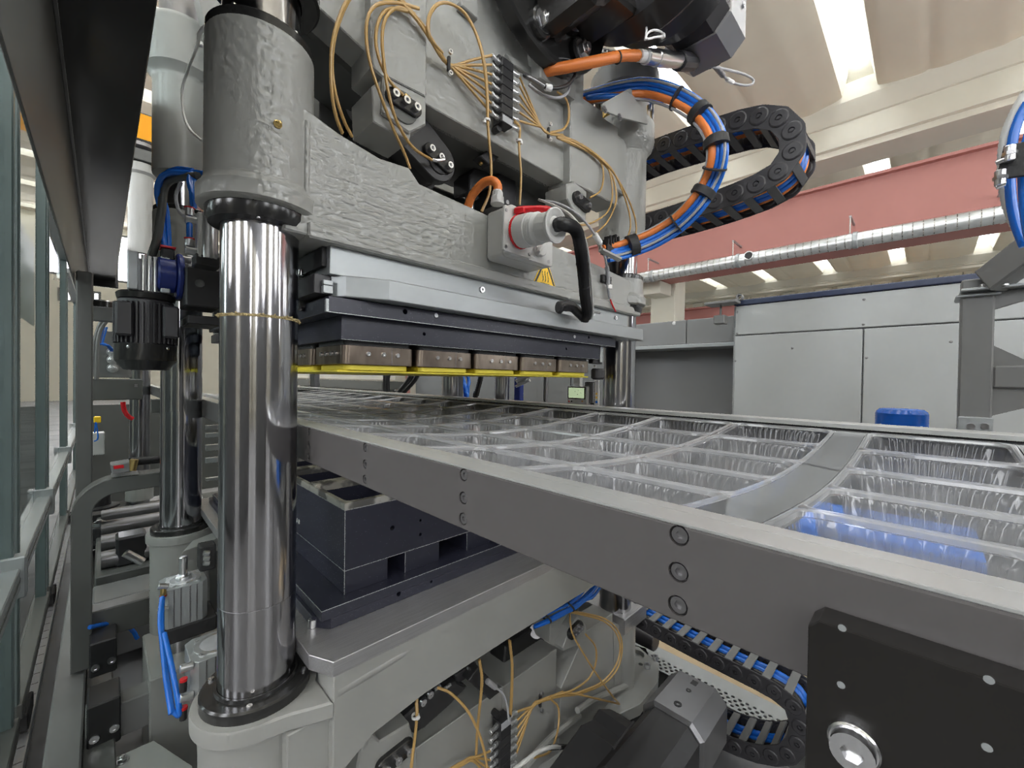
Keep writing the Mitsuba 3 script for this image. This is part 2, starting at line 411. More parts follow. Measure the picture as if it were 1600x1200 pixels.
def gutter(x, dz=0.0):
    # curved flank, flat soffit, drip edge
    pts = [(x - 0.55, 8.45), (x - 0.5, 8.05), (x - 0.25, 7.72), (x - 0.2, 7.70), (x - 0.2, 7.15 + dz), (x - 0.12, 7.12 + dz), (x - 0.12, 6.98 + dz), (x + 0.9, 6.98 + dz), (x + 0.9, 7.12 + dz), (x + 1.0, 7.15 + dz), (x + 1.0, 7.6), (x + 1.2, 8.1), (x + 1.25, 8.45)]
    return prism(pts, 'y', -12, 40)
struct('trim_1', gutter(13.2), 'white_wall', 25, 'long white concrete gutter beam carrying the roof panels')
struct('trim_2', gutter(32.6, 0.5), 'white_wall', 25, 'far white concrete gutter beam at the end of the second bay')
# columns under the first gutter
for i, y in enumerate((6.2, -3.5, 15.9)):
    k = thing('concrete_column', ['white square concrete column standing behind the machine under the red crane girder', 'white concrete column far right beyond the frame edge', 'white concrete column further along the hall to the left'][i], 'column')
    part(k, 'shaft', cbox((13.1, y - 0.42, 0), (13.9, y + 0.42, 7.0), 0.03), 'white_wall', False)
    part(k, 'corbel', cbox((12.3, y - 0.3, 4.0), (13.1, y + 0.3, 4.395), 0.02), 'white_wall', False)
k = thing('wall_box', 'small white box fixed on the face of the white concrete column', 'box')
part(k, 'body', cbox((12.95, 6.223, 4.033), (13.1, 6.4449, 4.2866), 0.02), 'sign_white')
part(k, 'lid', cbox((12.90, 6.245, 4.0542), (12.95, 6.4225, 4.2654), 0.02), 'sign_white')
k = thing('crane_girder', 'long red steel crane runway girder crossing the hall under the roof', 'girder')
part(k, 'web', cbox((12.15, -8.9, 4.45), (12.9, 26.5, 5.84)), 'red_steel', False)
part(k, 'top_flange', cbox((12.0, -8.9, 5.84), (13.05, 26.5, 5.90)), 'red_steel', False)
part(k, 'bottom_flange', cbox((12.0, -8.9, 4.40), (13.05, 26.5, 4.45)), 'red_steel', False)
for y in range(-8, 26, 4):
    part(k, 'stiffener', cbox((12.9, y, 4.45), (13.04, y + 0.02, 5.84)), 'red_steel', False)
k = thing('crane_girder', 'lower red steel girder seen over the grey cabinet tops', 'girder')
part(k, 'web', cbox((15.4, 2.0, 3.0), (15.6, 26.5, 3.88)), 'red_steel', False)
part(k, 'flange', cbox((15.2, 2.0, 3.88), (15.8, 26.5, 3.94)), 'red_steel', False)
for y in (2.5, 10.5, 18.5, 26.0):
    part(k, 'leg', cbox((15.38, y, 0), (15.62, y + 0.24, 3.0)), 'red_steel', False)
# spiral duct with its seams and hangers
k = thing('spiral_duct', 'shiny galvanised spiral air duct hanging below the red girder', 'duct')
DX, DZ, DR = 11.5, 4.35, 0.155
part(k, 'pipe', cyl((DX, -8.9, DZ), (DX, 24, DZ), DR, 40), 'galvanised_sheet', 60)
seam = mikit.ply(ring((DX, 0, DZ - 0.0), (0, 1, 0), DR - 0.01, DR + 0.008, 0.014, 28), 'steel_worn', smooth=30)
for i in range(60):
    put(fresh(k + '__seam'), seam, None, place=T().translate([0, -2.6 + 0.15 * i, 0]))
for i in range(4):
    part(k, 'collar', ring((DX, -1.2 + 2.3 * i, DZ), (0, 1, 0), DR - 0.01, DR + 0.022, 0.09, 40, 0.01), 'aluminium')
part(k, 'stub', cat(ring((11.38, 3.1626, 4.3727), (-1, -0.1, 0.05), 0.085, 0.105, 0.12, 32)), 'galvanised_sheet')
part(k, 'opening', cyl((11.36, 3.1571, 4.3672), (11.255, 3.1571, 4.3672), 0.087, 28), 'matt_black')
for u_y in (1.24, 3.58, -0.9, 5.9):
    part(k, 'hanger_rod', cyl((DX, u_y, DZ + DR - 0.02), (DX, u_y, 4.88), 0.014, 8), 'aluminium_bright')
    part(k, 'hanger_arm', cbox((DX - 0.02, u_y - 0.02, 4.86), (12.16, u_y + 0.02, 4.90)), 'aluminium', False)
    part(k, 'hanger_strap', ring((DX, u_y - 0.02, DZ), (0, 1, 0), DR + 0.003, DR + 0.014, 0.04, 32), 'aluminium_bright')

# overhead crane far away on the right, and another one far left
k = thing('overhead_crane', 'orange overhead crane trolley far off above the cabinet tops', 'crane')
part(k, 'end_girder', cbox((30.0, 1.5134 - 0.15, 5.1), (33.44, 1.5134 + 0.15, 5.4), 0.02), 'crane_orange', False)
part(k, 'girder', cbox((29.6, 3.1194, 5.1), (30.0, 0.064, 5.55), 0.03), 'crane_orange', False)
part(k, 'trolley', cbox((29.3, 2.1711, 5.45), (30.3, 0.8971, 5.95), 0.05), 'crane_orange', False)
part(k, 'hoist_motor', cyl((29.5, 1.6445, 5.75), (29.5, 2.2997, 5.75), 0.22, 24, 0.04), 'crane_orange')
part(k, 'control_box', cbox((29.4, 0.4868, 5.3), (29.7, 0.1104, 5.9), 0.02), 'crane_orange', False)
part(k, 'hook_block', cyl((29.6, 1.723, 5.0), (29.6, 1.723, 5.4), 0.16, 20, 0.03), 'steel_dark')
k = thing('overhead_crane', 'orange crane bridge seen between the dark guard beam and the grey press housing', 'crane')
part(k, 'girder', cbox((0.3, 12.0, 6.05), (13.0, 12.8, 6.85), 0.03), 'crane_orange', False)
part(k, 'rail', cbox((0.3, 12.2, 6.85), (13.0, 12.5, 6.95)), 'steel_dark', False)
part(k, 'cable', cbox((0.3, 11.9, 6.2), (12.9, 11.95, 6.25)), 'matt_black', False)
part(k, 'end_carriage', cbox((12.2, 11.5, 5.905), (12.8, 13.3, 6.05), 0.02), 'crane_orange', False)

# ------------------------------------------------------------------ cabinets on the far side
def panel_screws(key, face_x, pts):
    for (y, z) in pts: part(key, 'screw', pan_screw((face_x, y, z), (-1, 0, 0), 0.006, 0.003), 'steel_dark')
CF = 2.6
k = thing('machine_cabinet', 'long pale grey sheet metal machine cabinet with dark top edge behind the far rail', 'cabinet')
y0, y1 = 0.790, -1.2
part(k, 'carcass', cbox((CF + 0.015, y1, 0.1), (4.2, y0, 1.70)), 'cabinet_dark', False)
part(k, 'panel', cbox((CF, -0.44, 1.524), (CF + 0.02, y0, 1.690), 0.003), 'cabinet_pale', False)
part(k, 'panel', cbox((CF, 0.2209 + 0.003, 0.2), (CF + 0.02, y0, 1.518), 0.003), 'cabinet_pale', False)
part(k, 'panel', cbox((CF, -0.44, 0.2), (CF + 0.02, 0.2209 - 0.003, 1.518), 0.003), 'cabinet_pale', False)
part(k, 'panel', cbox((CF, y1, 1.524), (CF + 0.02, -0.446, 1.690), 0.003), 'cabinet_pale', False)
part(k, 'panel', cbox((CF, y1, 0.2), (CF + 0.02, -0.446, 1.518), 0.003), 'cabinet_pale', False)
part(k, 'top_edge', cbox((CF - 0.01, y1, 1.692), (4.22, y0 + 0.005, 1.722), 0.004), 'navy_trim', False)
part(k, 'side_panel', cbox((CF + 0.02, y0, 0.2), (4.2, y0 + 0.012, 1.69)), 'cabinet_pale', False)
panel_screws(k, CF, [(0.2215, 1.658), (0.2216, 1.5381), (0.5079, 1.4365), (0.2068, 1.3776), (-0.0696, 1.4393), (0.7797, 1.6547), (0.7773, 1.5329), (0.7844, 1.3743)])
part(k, 'rail_hook', cat(cbox((CF - 0.1, y0 - 0.03, 1.70), (CF + 0.02, y0 + 0.14, 1.715), 0.002), ring((CF - 0.04, y0 - 0.03, 1.735), (1, 0, 0), 0.012, 0.018, 0.03, 20), cyl((CF - 0.03, y0 + 0.07, 1.64), (CF - 0.03, y0 + 0.07, 1.70), 0.006, 8), cbox((CF - 0.06, y0 + 0.04, 1.59), (CF, y0 + 0.10, 1.64), 0.004)), 'paint_frame_light')
k = thing('machine_cabinet', 'mid grey painted cabinet with two header panels, left of the pale cabinet', 'cabinet')
part(k, 'front_panel', cbox((2.9, 0.805, 0.2), (2.94, 1.62, 1.47), 0.003), 'cabinet_grey', False)
part(k, 'header_panel', cbox((2.75, 0.805, 1.50), (2.8, 1.13, 1.66), 0.003), 'cabinet_grey', False)
part(k, 'header_panel', cbox((2.75, 1.135, 1.50), (2.8, 1.62, 1.66), 0.003), 'cabinet_grey', False)
part(k, 'top_plate', cbox((2.7, 0.805, 1.47), (4.0, 1.62, 1.495), 0.003), 'aluminium', False)
part(k, 'carcass', cbox((2.96, 0.81, 0.1), (4.0, 1.6, 1.46)), 'cabinet_grey', False)
part(k, 'screw', pan_screw((2.75, 1.2173, 1.6454), (-1, 0, 0), 0.012, 0.004), 'sign_white')
# machine frame seen through the gap under the upper tool
k = thing('machine_cabinet', 'row of grey cabinet doors seen through the gap under the yellow tool edge', 'cabinet')
for i, (ya, yb) in enumerate([(1.64, 2.05), (2.06, 2.65), (2.66, 3.4), (3.41, 4.4)]):
    part(k, 'door', cbox((2.72, ya, 0.3), (2.75, yb, 1.52), 0.003), ['cabinet_dark', 'paint_frame_light', 'cabinet_dark', 'cabinet_dark'][i], False)
part(k, 'carcass', cbox((2.76, 1.63, 0.1), (3.8, 4.4, 1.55)), 'cabinet_dark', False)
k = thing('roller_machine', 'dark frame and duct of the far machine seen left under the yellow tool edge', 'machine frame')
part(k, 'beam', cbox((2.4, 4.45, 1.36), (2.6, 8.0, 1.46), 0.005), 'paint_frame_light', False)
part(k, 'plate', cbox((2.5, 4.5, 1.22), (2.55, 8.0, 1.34)), 'white_wall', False)
part(k, 'shelf', cbox((2.3, 4.45, 1.10), (2.6, 8.0, 1.2)), 'paint_frame', False)
part(k, 'lower_panel', cbox((2.55, 4.45, 0.0), (2.6, 8.0, 1.1)), 'paint_frame', False)

# right hand guard post with brace
k = thing('guard_post', 'dark grey square steel post with diagonal brace at the right edge', 'post')
PXX = 1.7
part(k, 'post', cbox((PXX, -0.125, 0.0), (PXX + 0.06, -0.062, 1.545), 0.004), 'paint_frame_light', False)
part(k, 'foot_bracket', cbox((PXX - 0.012, -0.127, 1.125), (PXX, -0.062, 1.165), 0.002), 'aluminium')
for q1_ in ((1.688, -0.0867, 1.1396), (1.688, -0.1121, 1.1419),): part(k, 'screw', socket_bolt(q1_, (-1, 0, 0), 0.008, 0.005), 'steel_bright')
part(k, 'head_plate', cbox((PXX - 0.01, -0.135, 1.495), (PXX + 0.1, -0.052, 1.503), 0.002), 'aluminium')
part(k, 'head_plate', cbox((PXX - 0.03, -0.20, 1.508), (PXX + 0.1, -0.06, 1.516), 0.002), 'aluminium')
part(k, 'gusset', prism([(-0.125, 1.46), (-0.125, 1.505), (-0.21, 1.505), (-0.21, 1.49)], 'x', PXX + 0.005, PXX + 0.05), 'paint_frame_light', False)
part(k, 'brace', prism_on([(0, -0.035), (1.1, -0.035), (1.1, 0.035), (0, 0.035)], (PXX + 0.01, -0.13, 1.53), (-0.52, -0.62, 0.58), (0.30, 0.30, 0.62), 0.05, 0.004), 'paint_frame_light', False)
part(k, 'cross_member', cbox((PXX, -0.9, 1.245), (PXX + 0.06, -0.125, 1.305), 0.004), 'paint_frame_light', False)
part(k, 'cross_gusset', prism([(-0.125, 1.305), (-0.125, 1.36), (-0.20, 1.305)], 'x', PXX + 0.01, PXX + 0.02), 'paint_frame_light', False)
part(k, 'lower_gusset', prism([(-0.125, 1.245), (-0.30, 1.245), (-0.125, 1.17)], 'x', PXX + 0.01, PXX + 0.02), 'paint_frame_light', False)
part(k, 'bolt', socket_bolt((1.69, -0.1063, 1.525), (0, 0, -1), 0.01, 0.006), 'steel_bright')
part(k, 'bolt', socket_bolt((1.67, -0.1359, 1.5187), (0, 0, -1), 0.01, 0.006), 'steel_bright')

# blue motor cap behind the far rail
k = thing('motor', 'bright blue motor end cap standing behind the far rail', 'motor')
cx, cy = 1.9, 0.0589
part(k, 'cap', lathe([(0.066, 0.0), (0.066, 0.045), (0.056, 0.058), (0.044, 0.060)], (cx, cy, 1.110), seg=48), 'motor_blue', 25)
for i in range(16):
    a = i * math.pi / 8
    part(k, 'rib', cyl((cx + 0.063 * math.cos(a), cy + 0.063 * math.sin(a), 1.158), (cx + 0.052 * math.cos(a), cy + 0.052 * math.sin(a), 1.1685), 0.0022, 8), 'motor_blue')
part(k, 'flange', lathe([(0.068, 0), (0.068, 0.010)], (cx, cy, 1.100), seg=40), 'motor_blue', 30)
for a in (2.4, 3.9, 5.4):
    part(k, 'screw', hex_bolt((cx + 0.0715 * math.cos(a), cy + 0.0715 * math.sin(a), 1.112), (0, 0, 1), 0.006, 0.005), 'steel_bright')
part(k, 'body', lathe([(0.058, 0), (0.062, 0.31)], (cx, cy, 0.79), seg=32), 'motor_blue', 30)
part(k, 'stand', cbox((cx - 0.06, cy - 0.06, 0.0), (cx + 0.06, cy + 0.06, 0.79), 0.004), 'paint_frame_light', False)

# ================================================================== conveyor
RX0, RX1, RZ0, RZ1 = 0.25, 0.284, 1.1030, 1.1630
k = thing('conveyor_rail', 'long dark grey conveyor side rail with pale top edge running across the foreground', 'rail')
bolt_y = [0.105 - 0.2115 * i for i in range(1, 3)] + [0.105 + 0.2115 * i for i in range(0, 14)]
holes = [cyl((RX0 - 0.01, y, z), (RX0 + 0.0045, y, z), 0.0062, 24) for y in bolt_y[:8] for z in (1.1560, 1.1335, 1.1130)]
body = cut(cbox((RX0, -0.6, RZ0), (RX1 - 0.001, 5.0, RZ1 - 0.001), 0.0012), *holes)
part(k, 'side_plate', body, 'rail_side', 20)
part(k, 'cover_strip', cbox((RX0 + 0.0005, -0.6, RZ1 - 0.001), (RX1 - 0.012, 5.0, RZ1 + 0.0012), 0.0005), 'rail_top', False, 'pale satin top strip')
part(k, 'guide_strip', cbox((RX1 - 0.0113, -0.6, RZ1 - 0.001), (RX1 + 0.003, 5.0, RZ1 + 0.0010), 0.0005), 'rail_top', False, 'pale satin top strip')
sb = mikit.ply(socket_bolt((0, 0, 0), (-1, 0, 0), 0.0050, 0.0034), 'steel_dark', smooth=30)
for y in bolt_y[:8]:
    for z in (1.1560, 1.1335, 1.1130):
        put(fresh(k + '__bolt'), sb, None, place=T().translate([RX0 + 0.0044, y, z]))
k = thing('conveyor_rail', 'far conveyor side rail with pale top edge beyond the clear trays', 'rail')
part(k, 'side_plate', cbox((1.150, -0.8, 1.09), (1.185, 5.0, 1.1548), 0.001), 'rail_side', False)
part(k, 'cover_strip', cbox((1.125, -0.8, 1.1550), (1.187, 5.0, 1.1650), 0.0008), 'rail_top', False, 'pale satin top strip')
part(k, 'chain_slot', cbox((1.146, -0.8, 1.125), (1.1498, 5.0, 1.1548)), 'matt_black', False, 'dark chain slot')
part(k, 'lower_strip', cbox((1.112, -0.8, 1.1440), (1.150, 5.0, 1.1480), 0.0006), 'rail_top', False)

# machine bed below the web
k = thing('machine_bed', 'grey steel bed plate below the clear trays', 'machine bed')
part(k, 'plate', cbox((0.80, -0.9, 0.85), (1.128, 0.45, 0.87), 0.002), 'paint_smooth', False)
part(k, 'side_wall', cbox((1.13, -0.9, 0.60), (1.16, 0.50, 1.088), 0.002), 'paint_frame_light', False)
part(k, 'leg', cbox((1.05, -0.8, 0.0), (1.11, -0.74, 0.85), 0.003), 'paint_frame_light', False)
solo('plastic_box', 'bright blue box standing on the bed below the nearest trays', 'box', cbox((0.82, -0.06, 0.8705), (1.0, 0.15, 1.02), 0.004), 'blue_sheet', False)

# ------------------------------------------------------------------ clear trays hanging in the web
ROWX = [0.288 + 0.1645 * i for i in range(6)]
def sag(x): return 1.1515 - 0.028 * np.sin(np.pi * np.clip((x - 0.285) / 0.835, 0, 1))
def loop(x0, y0, x1, y1, r, n=36):
    """rounded rectangle, the same number of points on each: corners 6, sides n"""
    out = []
    for (cx, cy, a0) in ((x1 - r, y1 - r, 0), (x0 + r, y1 - r, 90), (x0 + r, y0 + r, 180), (x1 - r, y0 + r, 270)):
        for a in np.linspace(a0, a0 + 90, 7): out.append((cx + r * math.cos(math.radians(a)), cy + r * math.sin(math.radians(a))))
        out += [None]
    pts, res = out, []
    for i, p in enumerate(pts):
        if p is not None: res.append(p); continue
        a, b = pts[i - 1], pts[(i + 1) % len(pts)]
        m = n if i in (7, 23) else n + 12
        for t in np.arange(1, m) / m: res.append((a[0] + (b[0] - a[0]) * t, a[1] + (b[1] - a[1]) * t))
    return np.array(res)
def tray_mesh(w, l):
    """w across (x), l along (y); origin at the cell corner, z = 0 at the rim"""
    def L(ins, r): return loop(ins, ins, w - ins, l - ins, r)
    rim = loop(0.0005, 0.0005, w - 0.0005, l - 0.0005, 0.0006)
    n = len(rim)
    idx = np.arange(n)
    rib = 0.5 + 0.5 * np.sign(np.sin(idx * 2 * np.pi / 4 + 0.4))
    cen = np.array([w / 2, l / 2])
    def shrink(q, amount):
        d = cen - q
        return q + d / np.linalg.norm(d, axis=1, keepdims=True) * amount[:, None]
    rows = [(rim, np.zeros(n)), (L(0.0020, 0.012), np.zeros(n)), (L(0.0030, 0.013), np.full(n, 0.0012)), (L(0.0046, 0.014), np.full(n, 0.0026)), (L(0.0064, 0.015), np.full(n, 0.0026)), (L(0.0080, 0.016), np.full(n, 0.0012)), (L(0.0088, 0.017), np.full(n, -0.0030)), (L(0.0112, 0.019), np.full(n, -0.0036)),
            (shrink(L(0.0125, 0.02), rib * 0.0010), np.full(n, -0.010)), (shrink(L(0.0165, 0.02), rib * 0.0030), np.full(n, -0.040)), (shrink(L(0.0195, 0.02), rib * 0.0034), np.full(n, -0.0445)),
            (L(0.032, 0.02), -0.0435 + 0.0028 * rib), (L(0.037, 0.02), np.full(n, -0.0445))]
    def strip(rs, floor):
        v = np.vstack([np.column_stack([q, z]) for q, z in rs] + ([[[w / 2, l / 2, -0.0445]]] if floor else []))
        f, j = [], (idx + 1) % n
        for k in range(len(rs) - 1):
            f += [np.stack([k * n + idx, k * n + j, (k + 1) * n + j], 1), np.stack([k * n + idx, (k + 1) * n + j, (k + 1) * n + idx], 1)]
        if floor:
            k = len(rs) - 1
            f.append(np.stack([k * n + idx, k * n + j, idx * 0 + len(v) - 1], 1))
        return trimesh.Trimesh(v, np.vstack(f), process=False)
    return strip(rows[:7], False), strip(rows[6:], True)
TRAY = []
for r in range(5):
    pair = []
    for m, mt in zip(tray_mesh(0.1645, 0.1955), ('clear_rim', 'clear_tray')):
        m.apply_translation([ROWX[r], 0, 0])
        m.vertices[:, 2] += sag(m.vertices[:, 0])
        pair.append(mikit.ply(m, mt, smooth=32))
    TRAY.append(pair)
cells = [-0.3055, -0.1095] + [0.1345 + 0.1960 * i for i in range(15)]
ROWNAME = ['row beside the near rail', 'second row from the near rail', 'middle row', 'second row from the far rail', 'row along the far rail']
for r in range(5):
    for i, y in enumerate(cells):
        key = tag(fresh('plastic_tray'), f'clear ribbed plastic tray, {ORD[i]} from the right in the {ROWNAME[r]}', 'tray', 'clear trays in the plastic web')
        put(key + '__rim', TRAY[r][0], None, place=T().translate([0, y, 0]))
        put(key + '__cavity', TRAY[r][1], None, place=T().translate([0, y, 0]))
def web_strip(x0, x1, y0, y1, n=24):
    xs = np.linspace(x0, x1, n)
    v = np.array([[x, y, sag(x)] for x in xs for y in (y0, y1)])
    f = [[2 * i, 2 * i + 2, 2 * i + 3] for i in range(n - 1)] + [[2 * i, 2 * i + 3, 2 * i + 1] for i in range(n - 1)]
    return trimesh.Trimesh(v, np.array(f), process=False)
k = thing('plastic_web', 'flat clear plastic web joining the rows of trays between the rails', 'plastic sheet')
part(k, 'cross_strip', web_strip(0.275, 1.115, 0.0861, 0.1344), 'clear_tray', True)
part(k, 'edge_strip', web_strip(0.268, 0.2879, -0.5, 3.2, 3), 'clear_tray', True)
part(k, 'edge_strip', web_strip(1.1106, 1.145, -0.5, 3.2, 3), 'clear_tray', True)

# ================================================================== the press
C1 = np.array([0.1843, 0.7723]); C2 = np.array([1.3037, 0.7723]); C3 = np.array([0.1900, 1.7524]); C4 = np.array([1.3037, 1.7524])
DC = 0.055
COLNAME = ['polished chrome guide column in the left foreground with a greasy ring around it', 'polished chrome guide column at the far right end of the press',
           'chrome guide column behind the foreground column on the left', 'chrome guide column at the far rear corner of the press']
for i, c in enumerate((C1, C2, C3, C4)):
    k = thing('guide_column', COLNAME[i], 'column')
    low = [0.60, 0.30, 0.30, 0.30][i]
    part(k, 'shaft', cat(cyl((*c, low), (*c, 1.13 if i != 0 else 0.888), DC, 96), cyl((*c, 1.1312 if i != 0 else 0.8892), (*c, 2.05), DC, 96)), 'chrome', 60)
    part(k, 'joint', cyl((*c, low + 0.02), (*c, 2.0), DC - 0.0006, 48), 'steel_dark', 60)
gr = []
for a in np.linspace(0, 2 * np.pi, 90, endpoint=False):
    q = (C1[0] + (DC + 0.001) * math.cos(a), C1[1] + (DC + 0.001) * math.sin(a), 1.342 + 0.0015 * rnd.uniform(-1, 1))
    gr.append(lathe([(0.0008, 0), (rnd.uniform(0.0012, 0.0024), 0.001), (0.0005, rnd.uniform(0.002, 0.006))], q, (0.6 * math.cos(a) + rnd.uniform(-.5, .5), 0.6 * math.sin(a) + rnd.uniform(-.5, .5), rnd.uniform(-0.6, 1.0)), 6))
tag('guide_column__grease_ring', 'lumpy ring of brown grease', kind='stuff')
put('guide_column__grease_ring', cat(ring((*C1, 1.3395), (0, 0, 1), DC - 0.0005, DC + 0.0016, 0.004, 64), *gr), 'grease', 40)

# ---- upper platen casting
YF = 0.71
def bearing(key, c, z0, z1, r, flange=0.0):
    pass
k = thing('upper_platen', 'light grey cast upper platen beam with rough painted face carrying the white power socket', 'press platen')
zt = 1.675
top = [(0.2432, 1.6756), (0.2846, 1.6624), (0.3591, 1.6491), (0.4197, 1.6541), (0.4427, 1.6314), (0.6014, 1.6231)]
front = sg.Polygon([(0.20, 1.478), (1.30, 1.478), (1.30, 1.585)] + [(1.06, 1.60), (0.9, 1.606)] + top[::-1] + [(0.20, top[0][1] + 0.01)])
part(k, 'front_web', prism(front, 'y', YF, 0.80, 0.003), 'paint_casting', 30)
part(k, 'rear_web', prism(front, 'y', 1.70, 1.79, 0.003), 'paint_casting', 30)
part(k, 'deck', cbox((0.24, 0.79, 1.478), (1.27, 1.71, 1.53)), 'paint_grey', False)
part(k, 'lower_band', cbox((0.235, YF - 0.006, 1.474), (1.325, 0.79, 1.500), 0.003), 'paint_casting', 20)
zb0, zb1 = 1.497, 1.775
for j, c in enumerate((C1, C2, C3, C4)):
    z1 = (zb1, 1.60, zb1, 1.60)[j]
    part(k, 'boss', lathe([(0.060, zb0 + 0.01), (0.0805, zb0 + 0.012), (0.0860, zb0 + 0.016), (0.0865, zb0 + 0.038), (0.0805, zb0 + 0.046), (0.0765, zb0 + 0.056), (0.0762, z1 - 0.004), (0.0735, z1), (0.060, z1)], (*c, 0), seg=80), 'paint_casting', 35)
    part(k, 'seal_ring', lathe([(DC + 0.0006, zb0 - 0.012), (0.071, zb0 - 0.010), (0.0745, zb0), (0.0750, zb0 + 0.012), (DC + 0.0006, zb0 + 0.012)], (*c, 0), seg=64, close=False), 'gloss_black', 35)
    part(k, 'top_ring', lathe([(DC + 0.0006, z1 - 0.002), (0.0752, z1 - 0.002), (0.0756, z1 + 0.010), (0.073, z1 + 0.013), (DC + 0.0006, z1 + 0.013)], (*c, 0), seg=64, close=False), 'gloss_black', 35)
for a in (-2.35, -1.1):
    part(k, 'ring_screw', socket_bolt((C1[0] + 0.069 * math.cos(a), C1[1] + 0.069 * math.sin(a), zb1 + 0.011), (0, 0, 1), 0.0038, 0.005), 'steel_bright')
part(k, 'seal_screw', socket_bolt((C1[0] + 0.066 * math.cos(-1.85), C1[1] + 0.066 * math.sin(-1.85), zb0 - 0.009), (0, 0, -1), 0.003, 0.003), 'steel_bright')
part(k, 'seal_screw', socket_bolt((C1[0] + 0.066 * math.cos(-0.5), C1[1] + 0.066 * math.sin(-0.5), zb0 - 0.009), (0, 0, -1), 0.003, 0.003), 'steel_bright')
p = V((0.184, 0.7, 1.6277))
part(k, 'grease_nipple', lathe([(0.0062, 0), (0.0062, 0.002), (0.0045, 0.003), (0.0045, 0.005), (0.0025, 0.0065), (0.0028, 0.009), (0.0012, 0.010)], (C1[0] + 0.0025, C1[1] - 0.0764, p[2]), (0.15, -1, 0), 8), 'brass')
part(k, 'weld_fillet', tube([(0.2335, 0.714, 1.54), (0.2340, 0.7135, 1.60), (0.2338, 0.7138, 1.66)], 0.006, 10), 'paint_casting', 40)

# ---- aluminium insulation plate with clipped corner, black carrier plates, punches
k = thing('mounting_plate', 'pale aluminium mounting plate with clipped corner bolted under the upper platen', 'plate')
YA = 0.685
outl = [(0.283, 0.735), (0.300, 0.712), (0.367, YA), (1.308, YA), (1.325, 0.70), (1.325, 1.80), (0.283, 1.80)]
part(k, 'plate', prism(outl, 'z', 1.3885, 1.4255, 0.0015), 'aluminium', False)
part(k, 'upper_step', cbox((0.276, 0.722, 1.4255), (1.27, 1.78, 1.474), 0.001), 'aluminium', False)
for q1_ in ((0.5833, 0.685, 1.4424), (1.0058, 0.685, 1.4428), (1.1272, 0.685, 1.4438),):
    part(k, 'bolt', socket_bolt(q1_, (0, -1, 0), 0.0065, 0.005), 'steel_bright')
part(k, 'pin', cyl((1.0121, 0.685, 1.4492), (1.0072, 0.66, 1.4423), 0.004, 12, 0.001), 'aluminium_bright')
k = thing('carrier_plate', 'black anodised upper carrier plate with holes, below the pale aluminium plate', 'plate')
def bore(p, r, depth=0.03): return cyl(V(p) - [0, 0.01, 0], V(p) + [0, depth, 0], r, 24)
h1 = [((0.4165, 0.715, 1.3776), 0.0052), ((0.9621, 0.715, 1.3746), 0.004), ((1.0319, 0.715, 1.3785), 0.004)]
part(k, 'plate', cut(cbox((0.272, 0.715, 1.3595), (1.182, 1.77, 1.3865), 0.0008), *[bore(*h) for h in h1]), 'tool_black', 20)
part(k, 'corner_notch', cbox((0.268, 0.7155, 1.3595), (0.2735, 0.722, 1.3815), 0.0003), 'aluminium', False, 'pale bare metal corner')
part(k, 'screw', socket_bolt((0.4874, 0.715, 1.3786), (0, -1, 0), 0.0045, 0.002), 'steel_bright')
part(k, 'screw', socket_bolt((0.9591, 0.715, 1.3743), (0, -1, 0), 0.0045, 0.002), 'steel_bright')
part(k, 'edge_line', cbox((0.2715, 0.7143, 1.3588), (1.182, 0.7155, 1.3600)), 'aluminium', False, 'bright bare lower edge')
k = thing('carrier_plate', 'second black anodised plate directly above the bronze coloured punches', 'plate')
h2 = [((0.4733, 0.735, 1.3406), 0.0038), ((0.9502, 0.735, 1.3398), 0.0035)]
part(k, 'plate', cut(cbox((0.302, 0.735, 1.3170), (1.122, 1.745, 1.3594), 0.0008), *[bore(*h) for h in h2]), 'tool_black', 20)
part(k, 'edge_line', cbox((0.3015, 0.7344, 1.3164), (1.122, 0.7354, 1.3172)), 'aluminium', False, 'bright bare lower edge')
PX_ = [0.309 + 0.1563 * i for i in range(5)]
bolt8 = mikit.ply(socket_bolt((0, 0, 0), (0, -1, 0), 0.0042, 0.0035), 'steel_bright', smooth=30)
bolt8x = mikit.ply(socket_bolt((0, 0, 0), (-1, 0, 0), 0.0042, 0.0035), 'steel_bright', smooth=30)
PN = ['nearest the foreground column', 'second from the foreground column', 'middle of the front five', 'fourth from the foreground column', 'farthest from the foreground column']
blk = rrect(0, 0, 0.1475, 0.142, 0.013)
BL = mikit.ply(prism(blk, 'z', 1.273, 1.3085, 0.0008), 'bronze', smooth=30)
CAP = mikit.ply(prism(rrect(0.004, 0.004, 0.1435, 0.138, 0.012), 'z', 1.3085, 1.3168, 0.0), 'matt_black', smooth=30)
YL = mikit.ply(prism(rrect(0.008, 0.008, 0.1395, 0.134, 0.012), 'z', 1.2625, 1.273, 0.001), 'yellow_plastic', smooth=30)
SEAM = mikit.ply(cbox((0.0965, -0.0004, 1.2735), (0.0975, 0.002, 1.308)), 'steel_dark', smooth=False)
